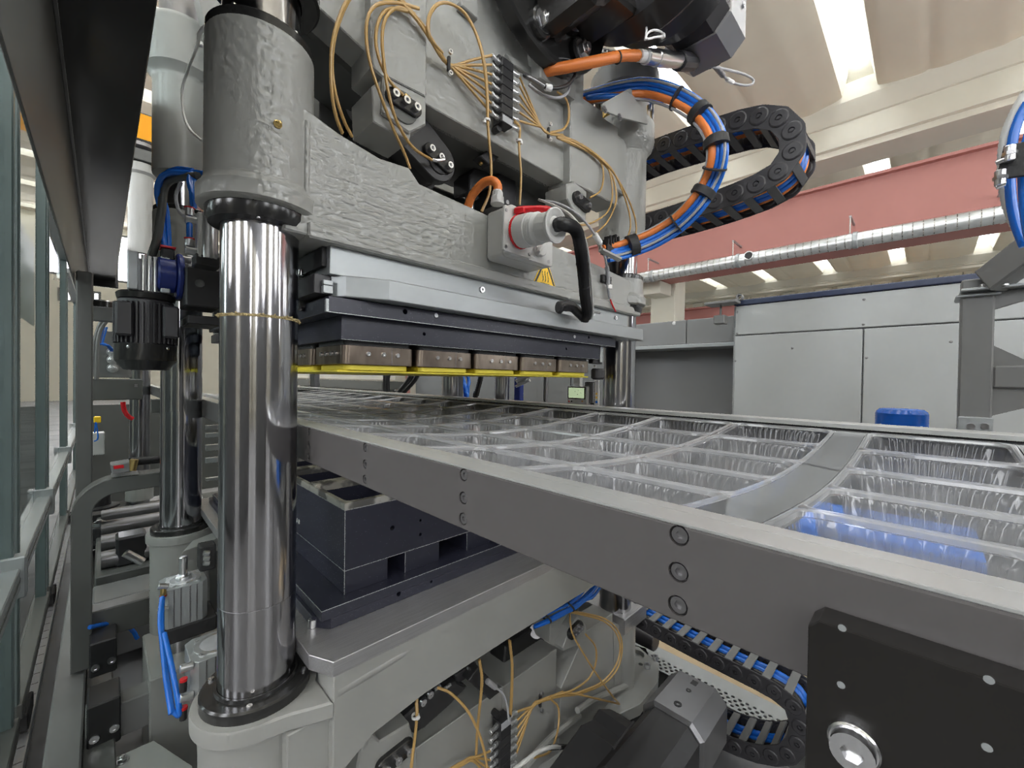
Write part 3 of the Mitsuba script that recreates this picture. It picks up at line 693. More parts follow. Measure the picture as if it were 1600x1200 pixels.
for r in range(6):
    for i in range(5):
        x, y = PX_[i], 0.745 + 0.1655 * r
        lab = f'bronze coloured punch block with yellow lower edge, {PN[i]}' if r == 0 else f'bronze coloured punch block in the {ORD[r]} row behind, {PN[i]}'
        q = thing('punch_block', lab, 'punch', 'punch blocks under the upper tool')
        mv = T().translate([x, y, 0])
        put(fresh(q + '__block'), BL, None, place=mv)
        put(fresh(q + '__spacer'), CAP, None, place=mv)
        put(fresh(q + '__stripper'), YL, None, place=mv)
        if r == 0:
            put(fresh(q + '__seam'), SEAM, None, place=mv)
            for d in (0.048, 0.079, 0.109): put(fresh(q + '__screw'), bolt8, None, place=T().translate([x + d, y, 1.2935]))
        if i == 0:
            for d in (0.030, 0.050, 0.075, 0.100): put(fresh(q + '__screw'), bolt8x, None, place=T().translate([x, y + d, 1.2935]))
k = thing('stripper_frame', 'flat pale yellow strip frame hanging below the punches', 'frame')
part(k, 'plate', cbox((0.305, 0.758, 1.2585), (1.095, 1.72, 1.2622), 0.0005), 'yellow_plastic', False)
# sensor unit at the far end of the upper tool
k = thing('sensor_unit', 'small black sensor unit with bright screw at the far end of the upper tool', 'sensor')
part(k, 'body', lathe([(0.016, 0), (0.022, 0.006), (0.022, 0.03), (0.018, 0.036)], (1.1515, 0.76, 1.253), seg=24), 'black_plastic', 30)
part(k, 'mount', cbox((1.1095, 0.75, 1.3036), V((1.1631, 0.75, 1.3537)) + [0, 0.02, 0], 0.002), 'black_plastic', False)
part(k, 'lever', cbox((1.1372, 0.742, 1.3086), V((1.1505, 0.742, 1.3588)) + [0, 0.004, 0], 0.001), 'aluminium_bright', False)
part(k, 'screw', socket_bolt((1.1139, 0.748, 1.2956), (0, -1, 0), 0.004, 0.004), 'steel_bright')

# dark slotted clamping blocks at the left end of the plates
k = thing('clamp_rail', 'black stepped clamp rail between the chrome column and the aluminium plate', 'clamp')
part(k, 'block', cbox((0.268, 0.737, 1.44), (0.276, 1.70, 1.4745), 0.001), 'matt_black', False)
part(k, 'block', cbox((0.255, 0.735, 1.392), (0.2825, 1.70, 1.425), 0.001), 'black_plastic', False)
part(k, 'face', cbox((0.2665, 0.7235, 1.392), (0.2825, 0.7345, 1.4055), 0.0008), 'aluminium', False)
part(k, 'face', cbox((0.2665, 0.7235, 1.4062), (0.2825, 0.7345, 1.4145), 0.0008), 'aluminium', False)
k = thing('clamp_lever', 'dark grey clamp lever with steel pin beside the chrome column', 'clamp')
lx = 0.2705
part(k, 'arm', cat(cbox((0.26, 0.83, 1.3903), V((0.272, 0.83, 1.4366)) + [0, 0.014, 0], 0.003), cbox((0.2601, 0.83, 1.3784), V((0.2838, 0.83, 1.3998)) + [0, 0.014, 0], 0.003)), 'paint_frame', 25)
part(k, 'pin', cyl((0.2828, 0.837, 1.3847), (0.2946, 0.837, 1.385), 0.0045, 16, 0.001), 'steel_bright')
part(k, 'pin', cyl((0.2663, 0.837, 1.4391), (0.2662, 0.837, 1.4511), 0.005, 16, 0.001), 'steel_bright')
part(k, 'foot', lathe([(0.004, 0), (0.006, 0.004), (0.004, 0.009)], (0.2668, 0.837, 1.3728), seg=14), 'steel_dark')

# ---- white power socket box with plug
YS = 0.645
k = thing('power_socket', 'white grey industrial socket box with red hinged cover fixed to the upper platen', 'power socket')
bx0, bz0 = 0.6183, 1.5181
bx1, bz1 = 0.7662, 1.6273
part(k, 'back_shell', prism(rrect(bx0, bz0, bx1, bz1, 0.010), 'y', 0.657, 0.7095, 0.003), 'socket_grey', 35)
shell = part(k, 'front_shell', prism(rrect(bx0, bz0, bx1, bz1, 0.010), 'y', 0.638, 0.6562, 0.002), 'socket_grey', 35)
for q1_ in ((0.6131, 0.638, 1.6271), (0.6132, 0.638, 1.5292), (0.7506, 0.638, 1.5295), (0.7367, 0.638, 1.6222),):
    part(shell, 'screw', cyl(V(q1_), V(q1_) - [0, 0.0008, 0], 0.0045, 16), 'steel_dark')
pc = V((0.6413, 0.628, 1.5695))
fx0, fx1 = 0.6084, 0.6778
part(k, 'socket_flange', prism(rrect(pc[0] - 0.043, pc[2] - 0.05, pc[0] + 0.043, pc[2] + 0.048, 0.006), 'y', 0.632, 0.6385, 0.0015), 'socket_grey', 30)
for dx, dz in ((-0.037, 0.037), (-0.037, -0.04), (0.036, -0.04)):
    part(k, 'screw', pan_screw((pc[0] + dx, 0.632, pc[2] + dz), (0, -1, 0), 0.004, 0.002), 'steel_dark')
dirp = unit((0.03, -1.0, -0.10))            # the socket points straight out of the box and slightly down
PS = 0.84                                    # scale of the plug
b0 = V((pc[0], 0.634, pc[2]))
def onax(r_h): return r_h
part(k, 'socket_barrel', lathe([(r_ * PS, h_ * PS) for r_, h_ in [(0.0405, -0.006), (0.0405, 0.008)]], b0, dirp, 48), 'socket_white', 30)
part(k, 'cover_hinge', tube([b0 + [0.002, -0.006, 0.034], b0 + [0.010, -0.022, 0.036], b0 + [0.016, -0.034, 0.032]], 0.006, 10), 'socket_grey', 40)
cv = [b0 + V(-0.010, -0.002, 0.039), b0 + V(0.000, -0.016, 0.0425), b0 + V(0.012, -0.036, 0.0435), b0 + V(0.024, -0.056, 0.0395), b0 + V(0.034, -0.070, 0.033)]
part(k, 'cover', sweep(spline(cv, 6), np.interp(np.arange(25), [0, 3, 12, 20, 24], [0.010, 0.011, 0.0075, 0.010, 0.008]), 14), 'red_plastic', 50, 'red hinged cover')
part(k, 'cover_tab', prism_on(rrect(0, 0, 0.024, 0.012, 0.004), b0 + V(-0.012, -0.004, 0.032), (0.3, -0.95, 0), (0, 0, 1), 0.008, 0.001), 'red_plastic', 30, 'red hinge tab')
part(k, 'switch_knob', lathe([(0.020, -0.004), (0.0195, 0.006), (0.017, 0.008)], V((0.7168, 0.637, 1.5531)), (0, -1, 0), 32), 'socket_white', 30)
part(k, 'switch_grip', prism_on(rrect(-0.016, -0.004, 0.016, 0.004, 0.003), V((0.7078, 0.629, 1.5493)), (0.6, 0, 0.8), (-0.8, 0, 0.6), 0.01, 0.001), 'socket_white', 30)
gl = V((0.6266, 0.685, 1.6421))
part(k, 'cable_gland', cat(prism_on([(0.0145 * math.cos(a), 0.0145 * math.sin(a)) for a in np.linspace(0, 2 * np.pi, 8, endpoint=False)], gl + [0, 0, 0.003], (1, 0, 0), (0, 1, 0), 0.012, 0.001), lathe([(0.0125, 0), (0.0125, 0.010), (0.0095, 0.015)], gl + [0, 0, 0.014], seg=24), cyl(gl - [0, 0, 0.002], gl + [0, 0, 0.003], 0.015, 24)), 'socket_grey', 30)
k = thing('power_plug', 'white industrial plug with red ring pushed into the socket', 'plug')
part(k, 'collar', lathe([(r_ * PS, h_ * PS) for r_, h_ in [(0.0405, 0.010), (0.0412, 0.012), (0.0412, 0.05), (0.0375, 0.052)]], b0, dirp, 48), 'socket_white', 30)
part(k, 'red_ring', lathe([(r_ * PS, h_ * PS) for r_, h_ in [(0.0425, 0.0075), (0.0430, 0.009), (0.0430, 0.0135), (0.0425, 0.015)]], b0, dirp, 48), 'red_plastic', 30, 'red ring')
part(k, 'body', lathe([(r_ * PS, h_ * PS) for r_, h_ in [(0.0385, 0.052), (0.0395, 0.056), (0.0380, 0.060), (0.0395, 0.064), (0.0380, 0.068), (0.0395, 0.072), (0.0360, 0.076), (0.0345, 0.082)]], b0, dirp, 48), 'socket_white', 40)
part(k, 'clamp_nut', cat(lathe([(r_ * PS, h_ * PS) for r_, h_ in [(0.0345, 0.081), (0.0352, 0.083), (0.0352, 0.100), (0.0330, 0.112)]], b0, dirp, 14), ), 'socket_white', 20)
part(k, 'end_flange', lathe([(r_ * PS, h_ * PS) for r_, h_ in [(0.0330, 0.112), (0.0400, 0.119), (0.0412, 0.122), (0.0412, 0.126), (0.0385, 0.1275), (0.022, 0.1215), (0.0155, 0.1275), (0.0155, 0.129)]], b0, dirp, 48), 'socket_white', 35)
e0 = b0 + dirp * 0.104
k = thing('flexible_conduit', 'black ribbed conduit hanging in a loop from the white plug', 'conduit')
path = spline([e0, e0 + dirp * 0.02, (0.7048, 0.525, 1.5639), (0.7492, 0.545, 1.5382), (0.809, 0.58, 1.5065), (0.8607, 0.61, 1.4624), (0.9058, 0.635, 1.4305), (0.916, 0.648, 1.4161), (0.9063, 0.66, 1.4298), (0.8879, 0.672, 1.4458), (0.8679, 0.68, 1.4457), (0.8488, 0.684, 1.4403)], 10)
seglen = np.concatenate([[0], np.cumsum(np.linalg.norm(np.diff(path, axis=0), axis=1))])
s = np.arange(0, seglen[-1] - 0.045, 0.0021)
pp = np.stack([np.interp(s, seglen, path[:, i]) for i in range(3)], 1)
part(k, 'ribbed_hose', sweep(pp, np.where(np.arange(len(s)) % 2 == 0, 0.0138, 0.0120), 16), 'black_rubber', 80)
s2 = np.linspace(seglen[-1] - 0.047, seglen[-1] - 0.006, 8)
part(k, 'end_sleeve', sweep(np.stack([np.interp(s2, seglen, path[:, i]) for i in range(3)], 1), np.array([.0135, .0142, .0142, .0148, .0150, .0135, .0140, .0145]), 20), 'black_plastic', 40)
part(k, 'end_cap', lathe([(0.0145, 0), (0.0165, 0.003), (0.0165, 0.010), (0.0145, 0.012)], (0.846, 0.686, 1.4401), (0.9, -0.4, 0), 24), 'black_plastic', 30)
part(k, 'cable_tie', cat(ring(pp[int(len(pp) * 0.45)] - [0, 0, 0.002], (0, 0, 1), 0.0125, 0.0150, 0.004, 20), cbox(pp[int(len(pp) * 0.45)] + [0.013, -0.002, -0.002], pp[int(len(pp) * 0.45)] + [0.023, 0.002, 0.002], 0.0005)), 'matt_black', 30)
solo('control_cable', 'pale grey cable running alongside the black ribbed conduit', 'cable', tube([(0.7824, 0.7, 1.7043), (0.7516, 0.62, 1.656), (0.7276, 0.56, 1.6134), (0.725, 0.53, 1.5772), (0.7732, 0.545, 1.5509), (0.8306, 0.575, 1.5098), (0.8914, 0.61, 1.4671), (0.9396, 0.64, 1.4336), (0.9779, 0.67, 1.4235)], 0.0030, 8), 'pale_cable', 60)
k = thing('control_cable', 'grey cable with white marker sleeve and inline connector hanging beside the platen corner', 'cable')
cc = [(0.8123, 0.72, 1.718), (0.8345, 0.68, 1.7049), (0.8848, 0.66, 1.6895), (0.9427, 0.655, 1.6652), (0.9914, 0.66, 1.64), (1.0372, 0.67, 1.6163), (1.0753, 0.685, 1.5933)]
part(k, 'cord', tube(cc, 0.0034, 8), 'grey_cable', 60)
part(k, 'marker', cyl((0.9674, 0.657, 1.6547), (1.0026, 0.661, 1.6393), 0.0082, 12, 0.002), 'sign_white', 30, 'white marker sleeve')
part(k, 'connector', cat(tube([(1.0832, 0.69, 1.5958), (1.0991, 0.695, 1.5687), (1.1031, 0.697, 1.5443)], 0.0065, 12), tube([(1.1032, 0.697, 1.5423), (1.1089, 0.698, 1.5257), (1.1201, 0.7, 1.504)], 0.0048, 12)), 'grey_cable', 40)
part(k, 'lead', tube([(1.1201, 0.7, 1.506), (1.1355, 0.7, 1.4863), (1.155, 0.7, 1.4687)], 0.0024, 8), 'red_plastic', 40, 'dark red lead')
part(k, 'holder', cat(cbox((1.0792, 0.7, 1.5503), V((1.129, 0.7, 1.5731)) + [0, 0.012, 0], 0.002), cyl((1.0713, 0.695, 1.5539), (1.071, 0.695, 1.5635), 0.005, 12)), 'matt_black', 30)
part(k, 'clip', cbox((1.0991, 0.692, 1.5331), V((1.1205, 0.692, 1.5465)) + [0, 0.006, 0], 0.001), 'sign_white', False)
solo('power_cable', 'short thick orange cable entering the top of the white socket box', 'cable', tube([gl + [0, 0, 0.026], gl + [0.0, 0, 0.040], gl + [-0.004, 0.012, 0.053], gl + [-0.010, 0.036, 0.054], gl + [-0.014, 0.07, 0.036], gl + [-0.014, 0.09, 0.01]], 0.0098, 14), 'orange_cable', 60)

# hot surface warning triangle: a flat sticker
k = thing('warning_sign', 'yellow triangular hot surface warning sticker on the platen beside the black conduit', 'sign')
ta, tb, tc = (0.822, 1.5498), (0.7762, 1.487), (0.8657, 1.4918)
tx = (tb[0] + tc[0]) / 2; tz = (tb[1] + tc[1]) / 2; s_ = tc[0] - tb[0]; hz = s_ * 0.866
tri = lambda a: sg.Polygon([(tx - s_ / 2, tz), (tx + s_ / 2, tz), (tx, tz + hz)]).buffer(a, quad_segs=4)
part(k, 'backing', prism(tri(0.004), 'y', 0.7088, 0.7101), 'yellow_sign', False)
part(k, 'border', prism(tri(0.0012), 'y', 0.7084, 0.7089), 'sign_black', False, 'black border')
part(k, 'field', prism(tri(-0.0045), 'y', 0.7080, 0.7085), 'yellow_sign', False)
for i in (-1, 0, 1):
    x = tx + i * s_ * 0.115
    w = [(x + 0.0022 * math.sin(t * 5.5), tz + hz * (0.21 + 0.34 * t)) for t in np.linspace(0, 1, 14)]
    part(k, 'heat_wave', prism(sg.LineString(w).buffer(0.0010), 'y', 0.7076, 0.7081), 'sign_black', False, 'black wavy line')
part(k, 'hot_plate', prism([(tx - s_ * 0.2, tz + hz * 0.12), (tx + s_ * 0.2, tz + hz * 0.12), (tx + s_ * 0.2, tz + hz * 0.155), (tx - s_ * 0.2, tz + hz * 0.155)], 'y', 0.7076, 0.7081), 'sign_black', False, 'black bar')

# ---- fixed upper crossbeam, lugs and toggle links
YB = 0.74
k = thing('upper_crossbeam', 'grey painted fixed upper crossbeam above the toggle links', 'press beam')
bz = 1.815
beam = [(0.2591, 1.8771), (0.3419, 1.8498), (0.47, 1.815), (1.02, 1.815), (1.02, 2.45), (0.20, 2.45)]
part(k, 'front_web', prism(beam, 'y', YB, 0.80, 0.002), 'paint_casting', 25)
part(k, 'soffit_web', cat(cbox((0.40, 0.79, 1.815), (1.02, 1.0, 1.86)), prism_on([(0, 0), (0.22, 0), (0.22, 0.05), (0, 0.05)], (0.2591, YB + 0.21, 1.8771), (0.3419 - 0.2591, 0, 1.8498 - 1.8771), (0.82, 0, 0.58), 0.17)), 'paint_frame', False)
part(k, 'rear_web', prism([(0.30, 2.0), (0.47, 1.815), (1.02, 1.815), (1.02, 2.45), (0.2, 2.45)], 'y', 1.60, 1.66), 'paint_grey', False)
part(k, 'weld_seam', tube([(0.9506, 0.738, 1.8125), (0.9483, 0.738, 1.8994), (0.9459, 0.738, 1.9895)], 0.005, 8), 'paint_casting', 40)
ribx = 0.4634
part(k, 'top_gusset', prism([(0.5444, 2.061), (0.5921, 2.092), (0.5929, 2.0502), (0.548, 2.0524)], 'y', 0.72, 0.742, 0.002), 'paint_grey', False)
part(k, 'top_rib', prism([(0.7735, 2.0867), (0.8122, 2.1253), (0.9282, 2.0882), (0.9299, 2.0276), (0.7825, 2.0121)], 'y', 0.70, 0.742, 0.003), 'paint_grey', False)
part(k, 'top_flange', prism([(0.6927, 2.0366), (0.8825, 2.0681), (1.1095, 2.0912), (1.1104, 2.0617), (0.9463, 2.0519), (0.7149, 2.0225)], 'y', 0.73, 0.76, 0.002), 'paint_smooth', False)
# near lug
k2 = part(k, 'lug', prism([(0.3403, 2.0042), (0.4578, 2.0392), (0.4589, 1.7555), (0.4217, 1.7231), (0.3644, 1.7359), (0.3649, 1.8014), (0.3425, 1.8069)], 'y', 0.715, 0.80, 0.003), 'paint_casting', 25)
part(k, 'lug_cheek', prism([(0.3477, 1.7791), (0.3752, 1.8096), (0.3721, 1.7437), (0.4306, 1.733), (0.4252, 1.7095), (0.3509, 1.7165)], 'y', 0.722, 0.81, 0.002), 'paint_grey', 20)
part(k, 'lug_groove', prism([(0.3773, 1.8077), (0.4518, 1.8114), (0.4549, 1.8078), (0.3774, 1.8042)], 'y', 0.7135, 0.716), 'paint_frame', False)
def pin_plate(parent, pts3, y, r=0.0135, bolts=3, mat_='gloss_black', d=(0, -1, 0)):
    """a black stadium shaped keeper plate and cap screws along two end points (x, z) on the plane y"""
    (xa, za), (xb, zb) = pts3
    pl = sg.LineString([(xa, za), (xb, zb)]).buffer(r)
    plate = part(parent, 'keeper_plate', prism(pl, 'y', y - 0.010, y + 0.002, 0.0015), mat_, 30, 'black keeper plate')
    for t in np.linspace(0, 1, bolts):
        part(plate, 'bolt', socket_bolt((xa + (xb - xa) * t, y - 0.010, za + (zb - za) * t), (0, -1, 0), 0.0072, 0.009), 'steel_bright')
pin_plate(k, ((0.3832, 1.7731), (0.4282, 1.7691)), 0.715, 0.0145)
part(k, 'pin_end', cyl((0.4073, 0.722, 1.7655), (0.4073, 0.712, 1.7655), 0.030, 40, 0.001), 'paint_frame', 30)
# far lug
part(k, 'lug', prism([(0.896, 1.7834), (0.897, 1.7439), (0.9266, 1.718), (0.9878, 1.7086), (0.9885, 1.7931), (0.9302, 1.8004)], 'y', 0.70, 0.78, 0.003), 'paint_casting', 25)
part(k, 'end_block', prism([(0.9239, 2.0429), (1.1762, 2.0643), (1.1844, 1.8164), (0.9302, 1.8051)], 'y', 0.715, 0.80, 0.003), 'paint_casting', 25)
pin_plate(k, ((0.9373, 1.7567), (0.9804, 1.7467)), 0.70, 0.018, 2)
for i, c in enumerate((C2, C1)):
    if i == 0:
        part(k, 'column_boss', lathe([(0.058, 1.720), (0.078, 1.721), (0.080, 1.725), (0.080, 2.02), (0.084, 2.035), (0.098, 2.05), (0.105, 2.075), (0.105, 2.13), (0.098, 2.14), (0.060, 2.14)], (*c, 0), seg=72), 'paint_casting', 35)
        part(k, 'boss_step', cbox((0.98, 0.722, 1.87), (1.30, 0.80, 2.05), 0.004), 'paint_casting', False)
k = thing('column_nut', 'grey ring nut carrier with chain sprocket on top of the far column boss', 'nut')
part(k, 'ring', lathe([(0.085, 2.235), (0.112, 2.235), (0.116, 2.240), (0.116, 2.300), (0.112, 2.305), (0.085, 2.305), (0.085, 2.235)], (*C2, 0), seg=64, close=False), 'paint_frame_light', 35)
part(k, 'core', lathe([(0.080, 2.165), (0.080, 2.31)], (*C2, 0), seg=40), 'brass', 35)
for a in np.linspace(0, 2 * np.pi, 8, endpoint=False):
    part(k, 'stud', cyl((C2[0] + 0.1 * math.cos(a), C2[1] + 0.1 * math.sin(a), 2.16), (C2[0] + 0.1 * math.cos(a), C2[1] + 0.1 * math.sin(a), 2.24), 0.006, 12), 'steel_bright')
part(k, 'side_screw', hex_bolt((C2[0] + 0.116 * math.cos(-1.0), C2[1] + 0.116 * math.sin(-1.0), 2.27), (math.cos(-1.0), math.sin(-1.0), 0), 0.007, 0.005), 'steel_dark')
teeth = []
for a in np.linspace(0, 2 * np.pi, 36, endpoint=False):
    c_, s_1 = math.cos(a), math.sin(a)
    teeth.append(cyl((C2[0] + 0.096 * c_, C2[1] + 0.096 * s_1, 2.307), (C2[0] + 0.096 * c_, C2[1] + 0.096 * s_1, 2.328), 0.005, 8))
part(k, 'chain_wrap', cat(lathe([(0.088, 2.305), (0.088, 2.33)], (*C2, 0), seg=40), *teeth), 'steel_dark', 30)
k = thing('drive_chain', 'double roller chain running level from the far column sprocket behind the black motor', 'chain')
ch0, ch1 = V((1.3464, 0.8, 2.4196)), V((1.1992, 0.95, 2.467))
L = np.linalg.norm(ch1 - ch0); dch = (ch1 - ch0) / L
lk = cat(*[cyl((0, 0, z - 0.006), (0, 0, z + 0.006), 0.0048, 10) for z in (-0.011, 0.011)], *[prism(sg.LineString([(-0.008, 0), (0.008, 0)]).buffer(0.0058, quad_segs=3), 'z', z - 0.001, z + 0.001) for z in (-0.019, -0.004, 0.004, 0.019)])
LK = mikit.ply(lk, 'steel_dark', smooth=30)
yaw = math.degrees(math.atan2(dch[1], dch[0]))
for i in range(int(L / 0.0159)):
    q = ch0 + dch * (0.0159 * i)
    put(fresh(k + '__link'), LK, None, place=T().translate(list(q)).rotate([0, 0, 1], yaw))
# chrome continues above: black collars on the front left column
k = thing('column_collar', 'wide black collar around the top of the foreground chrome column', 'collar')
part(k, 'disc', lathe([(DC + 0.002, 1.865), (0.080, 1.865), (0.084, 1.869), (0.084, 1.90), (DC + 0.002, 1.90), (DC + 0.002, 1.865)], (*C1, 0), seg=72, close=False), 'gloss_black', 35)
part(k, 'hub', lathe([(DC + 0.002, 1.90), (0.075, 1.90), (0.075, 1.99), (DC + 0.002, 1.99)], (*C1, 0), seg=48, close=False), 'gloss_black', 35)
# black support web behind the front left column
k = thing('press_frame_plate', 'tall dark steel plate with square slot behind the foreground column housing', 'plate')
slot = [(0.3895, 1.8127), (0.4023, 1.8549), (0.4027, 1.8155), (0.3898, 1.7766)]
part(k, 'plate', prism([(0.336, 1.9742), (0.4355, 1.9001), (0.4347, 1.8248), (0.4135, 1.7951), (0.3379, 1.7639)], 'y', 0.95, 1.0, 0.002), 'paint_frame_light', 20)
part(k, 'slot', prism([(0.3891, 1.8121), (0.4018, 1.8644), (0.4024, 1.8077), (0.3894, 1.7804)], 'y', 0.947, 0.952), 'matt_black', False)
part(k, 'tie_bar', cyl((0.3438, 1.0, 2.0211), (0.3454, 1.0, 1.8333), 0.008, 16), 'steel_bright')
part(k, 'tie_sleeve', cyl((0.3578, 1.02, 2.0407), (0.3595, 1.02, 1.8482), 0.008, 16), 'matt_black')
k = thing('press_interior', 'shafts and castings deep inside the press between the two beams', 'press mechanism')
part(k, 'cross_shaft', cyl((0.42, 1.02, 1.74), (1.15, 1.02, 1.74), 0.06, 32), 'steel_dark')
part(k, 'cross_shaft', cyl((0.42, 1.30, 1.66), (1.15, 1.30, 1.66), 0.07, 32), 'steel_dark')
part(k, 'back_wall', cbox((0.30, 1.45, 1.535), (1.22, 1.47, 2.25)), 'paint_grey', False)
part(k, 'hub', cyl((0.4108, 0.88, 1.8459), (0.4874, 0.98, 1.9168), 0.045, 28), 'steel_dark')
part(k, 'fork_block', prism([(0.6856, 1.7446), (0.6849, 1.788), (0.7041, 1.8118), (0.7659, 1.817), (0.7833, 1.7912), (0.7342, 1.7642)], 'y', 0.86, 0.93, 0.003), 'burnished_black', False)
part(k, 'piston_rod', cyl((0.7196, 0.9, 1.7789), (0.7207, 0.9, 1.7124), 0.013, 24), 'steel_bright')
part(k, 'bracket_plate', prism([(0.6546, 1.7945), (0.7244, 1.8593), (0.759, 1.8566), (0.6862, 1.7842)], 'y', 0.78, 0.81, 0.002), 'matt_black', False)
part(k, 'nipple', lathe([(0.005, 0), (0.005, 0.006), (0.003, 0.009)], (0.6713, 0.8, 1.7882), (0, -1, 0.2), 10), 'brass')
part(k, 'housing', prism(sg.Polygon([(0.765, 1.7643), (0.7642, 1.8078), (0.8075, 1.8411), (0.8413, 1.8168), (0.843, 1.7348), (0.7728, 1.7316)]), 'y', 0.84, 0.95, 0.004), 'burnished_black', False)
part(k, 'housing', prism(sg.Polygon([(0.8605, 1.7614), (0.8585, 1.854), (1.0414, 1.8581), (1.044, 1.7557)]), 'y', 0.86, 0.95, 0.004), 'paint_frame', False)
# toggle link at the left: two stadium cheeks and a keeper plate
def stadium(pa, pb, ra, rb):
    return sg.Polygon(list(sg.Point(pa).buffer(ra, quad_segs=12).union(sg.Point(pb).buffer(rb, quad_segs=12)).convex_hull.exterior.coords))
k = thing('toggle_link', 'dark grey rounded toggle link with three cap screws hanging under the upper crossbeam', 'link')
la, lb = (0.4418, 1.7865), (0.5299, 1.7346)
part(k, 'cheek', prism(stadium(la, lb, 0.050, 0.046), 'y', 0.775, 0.80, 0.002), 'burnished_black', 30)
part(k, 'rear_cheek', prism(stadium(la, lb, 0.050, 0.046), 'y', 0.85, 0.90, 0.002), 'matt_black', 30)
part(k, 'core', prism(stadium(la, lb, 0.038, 0.036), 'y', 0.80, 0.85), 'matt_black', 30)
pin_plate(k, ((0.5031, 1.7437), (0.5508, 1.7254)), 0.775, 0.0145)
part(k, 'pin_end', cyl((0.5317, 0.78, 1.7324), (0.5317, 0.772, 1.7324), 0.028, 36, 0.001), 'matt_black')
part(k, 'eye_bolt', socket_bolt((0.4337, 0.775, 1.7292), (0, -1, 0), 0.007, 0.008), 'steel_bright')
part(k, 'hose_fitting', tube([(0.5029, 0.757, 1.7177), (0.5126, 0.752, 1.7182), (0.5291, 0.752, 1.7273)], 0.0042, 10), 'steel_bright', 40)

# ---- drive gearbox and servo motor on top
k = thing('drive_motor', 'large black gearbox and servo motor bolted on top of the upper crossbeam', 'motor')
fc = V((0.7887, 0.7, 2.2712))
part(k, 'flange', cat(cyl(fc + [0, 0.005, 0], fc - [0, 0.035, 0], 0.235, 64, 0.005), cyl(fc - [0, 0.03, 0], fc - [0, 0.06, 0], 0.150, 48, 0.006)), 'gloss_black', 30)
for a in (-2.68, -1.87, -1.05):
    part(k, 'bolt_boss', cyl(fc + [0.19 * math.cos(a), -0.03, 0.19 * math.sin(a)], fc + [0.19 * math.cos(a), -0.052, 0.19 * math.sin(a)], 0.034, 24, 0.004), 'gloss_black', 30)
    part(k, 'bolt', hex_bolt(fc + [0.19 * math.cos(a), -0.052, 0.19 * math.sin(a)], (0, -1, 0), 0.019, 0.016), 'steel_bright')
gb = [(0.7116, 2.2201), (0.714, 2.1186), (0.7285, 2.0713), (0.7659, 2.0722), (0.7998, 2.092), (0.8399, 2.1381), (0.8723, 2.1443), (0.9355, 2.1577), (1.0056, 2.2267), (1.1429, 2.3779), (1.1956, 2.5663)]
part(k, 'gear_housing', prism(gb, 'y', 0.52, 0.66, 0.008), 'plate_black', 20)
part(k, 'housing_lobe', cat(cyl((0.7746, 0.66, 2.1112), (0.8098, 0.69, 2.1504), 0.040, 28, 0.004), cyl((0.8882, 0.66, 2.177), (0.9286, 0.69, 2.2192), 0.032, 28, 0.004)), 'matt_black', 30)
m0 = V(0.86, 0.52, 2.3747 + 0.01)
ax = V(1.0, 0, 0)
up = V(0, 0, 1.0); sd = np.cross(up, ax)
def octa(r, c): return [(x * r, z * r) for x, z in [(-1, -c), (-c, -1), (c, -1), (1, -c), (1, c), (c, 1), (-c, 1), (-1, c)]]
part(k, 'motor_housing', lathe([(0.19, 0.055), (0.230, 0.075), (0.235, 0.15), (0.225, 0.165), (0.205, 0.17), (0.195, 0.24), (0.180, 0.25), (0.150, 0.255), (0.140, 0.335), (0.12, 0.34)], m0, ax, 56), 'cast_black', 30)
for a in (2.6, 3.5, 4.3): part(k, 'housing_bolt', hex_bolt(m0 + ax * 0.06 + V(0, math.cos(a), math.sin(a)) * 0.212, -ax, 0.014, 0.012), 'steel_dark')
part(k, 'motor_body', prism_on(octa(0.098, 0.55), m0 + ax * 0.30, sd, up, 0.13, 0.004), 'black_plastic', 20)
part(k, 'end_bell', prism_on(octa(0.100, 0.60), m0 + ax * 0.42, sd, up, 0.155, 0.012), 'motor_light', 20)
part(k, 'end_plate', prism_on(octa(0.074, 0.60), m0 + ax * 0.57, sd, up, 0.03, 0.006), 'black_plastic', 20)
for t in (0.45, 0.53): part(k, 'cap_screw', socket_bolt(m0 + ax * t + V(0, -0.1005, 0.02), (0, -1, 0), 0.008, 0.005), 'steel_bright')
c0, c1, c2_, c3_ = V((1.0516, 0.56, 2.1375)), V((1.261, 0.56, 2.2405)), V((1.3669, 0.56, 2.2945)), V((1.5081, 0.56, 2.3829))
part(k, 'connector', cat(cyl(c0, c0 + (c1 - c0) * 0.3, 0.0195, 28, 0.002), cyl(c0 + (c1 - c0) * 0.28, c0 + (c1 - c0) * 0.72, 0.0215, 28, 0.002), cyl(c0 + (c1 - c0) * 0.7, c1, 0.0205, 28, 0.002)), 'steel_bright', 30, 'shiny metal cable connector')
part(k, 'connector_nut', cyl(c1, c2_, 0.027, 12, 0.004), 'black_plastic', 25)
part(k, 'connector', cyl(c2_ + (0, 0, 0.004), c3_, 0.0165, 24, 0.002), 'steel_dark', 30)
part(k, 'connector_elbow', cbox(V((1.4717, 0.53, 2.3639)) - [0.03, 0.02, 0.03], V((1.4717, 0.53, 2.3639)) + [0.03, 0.03, 0.05], 0.008), 'gloss_black', False)
part(k, 'small_plug', cyl((1.5137, 0.54, 2.3488), (1.59, 0.54, 2.3579), 0.009, 14, 0.002), 'steel_dark', 30)
k = thing('cable_tie', 'white cable tie loop under the black top motor', 'cable tie')
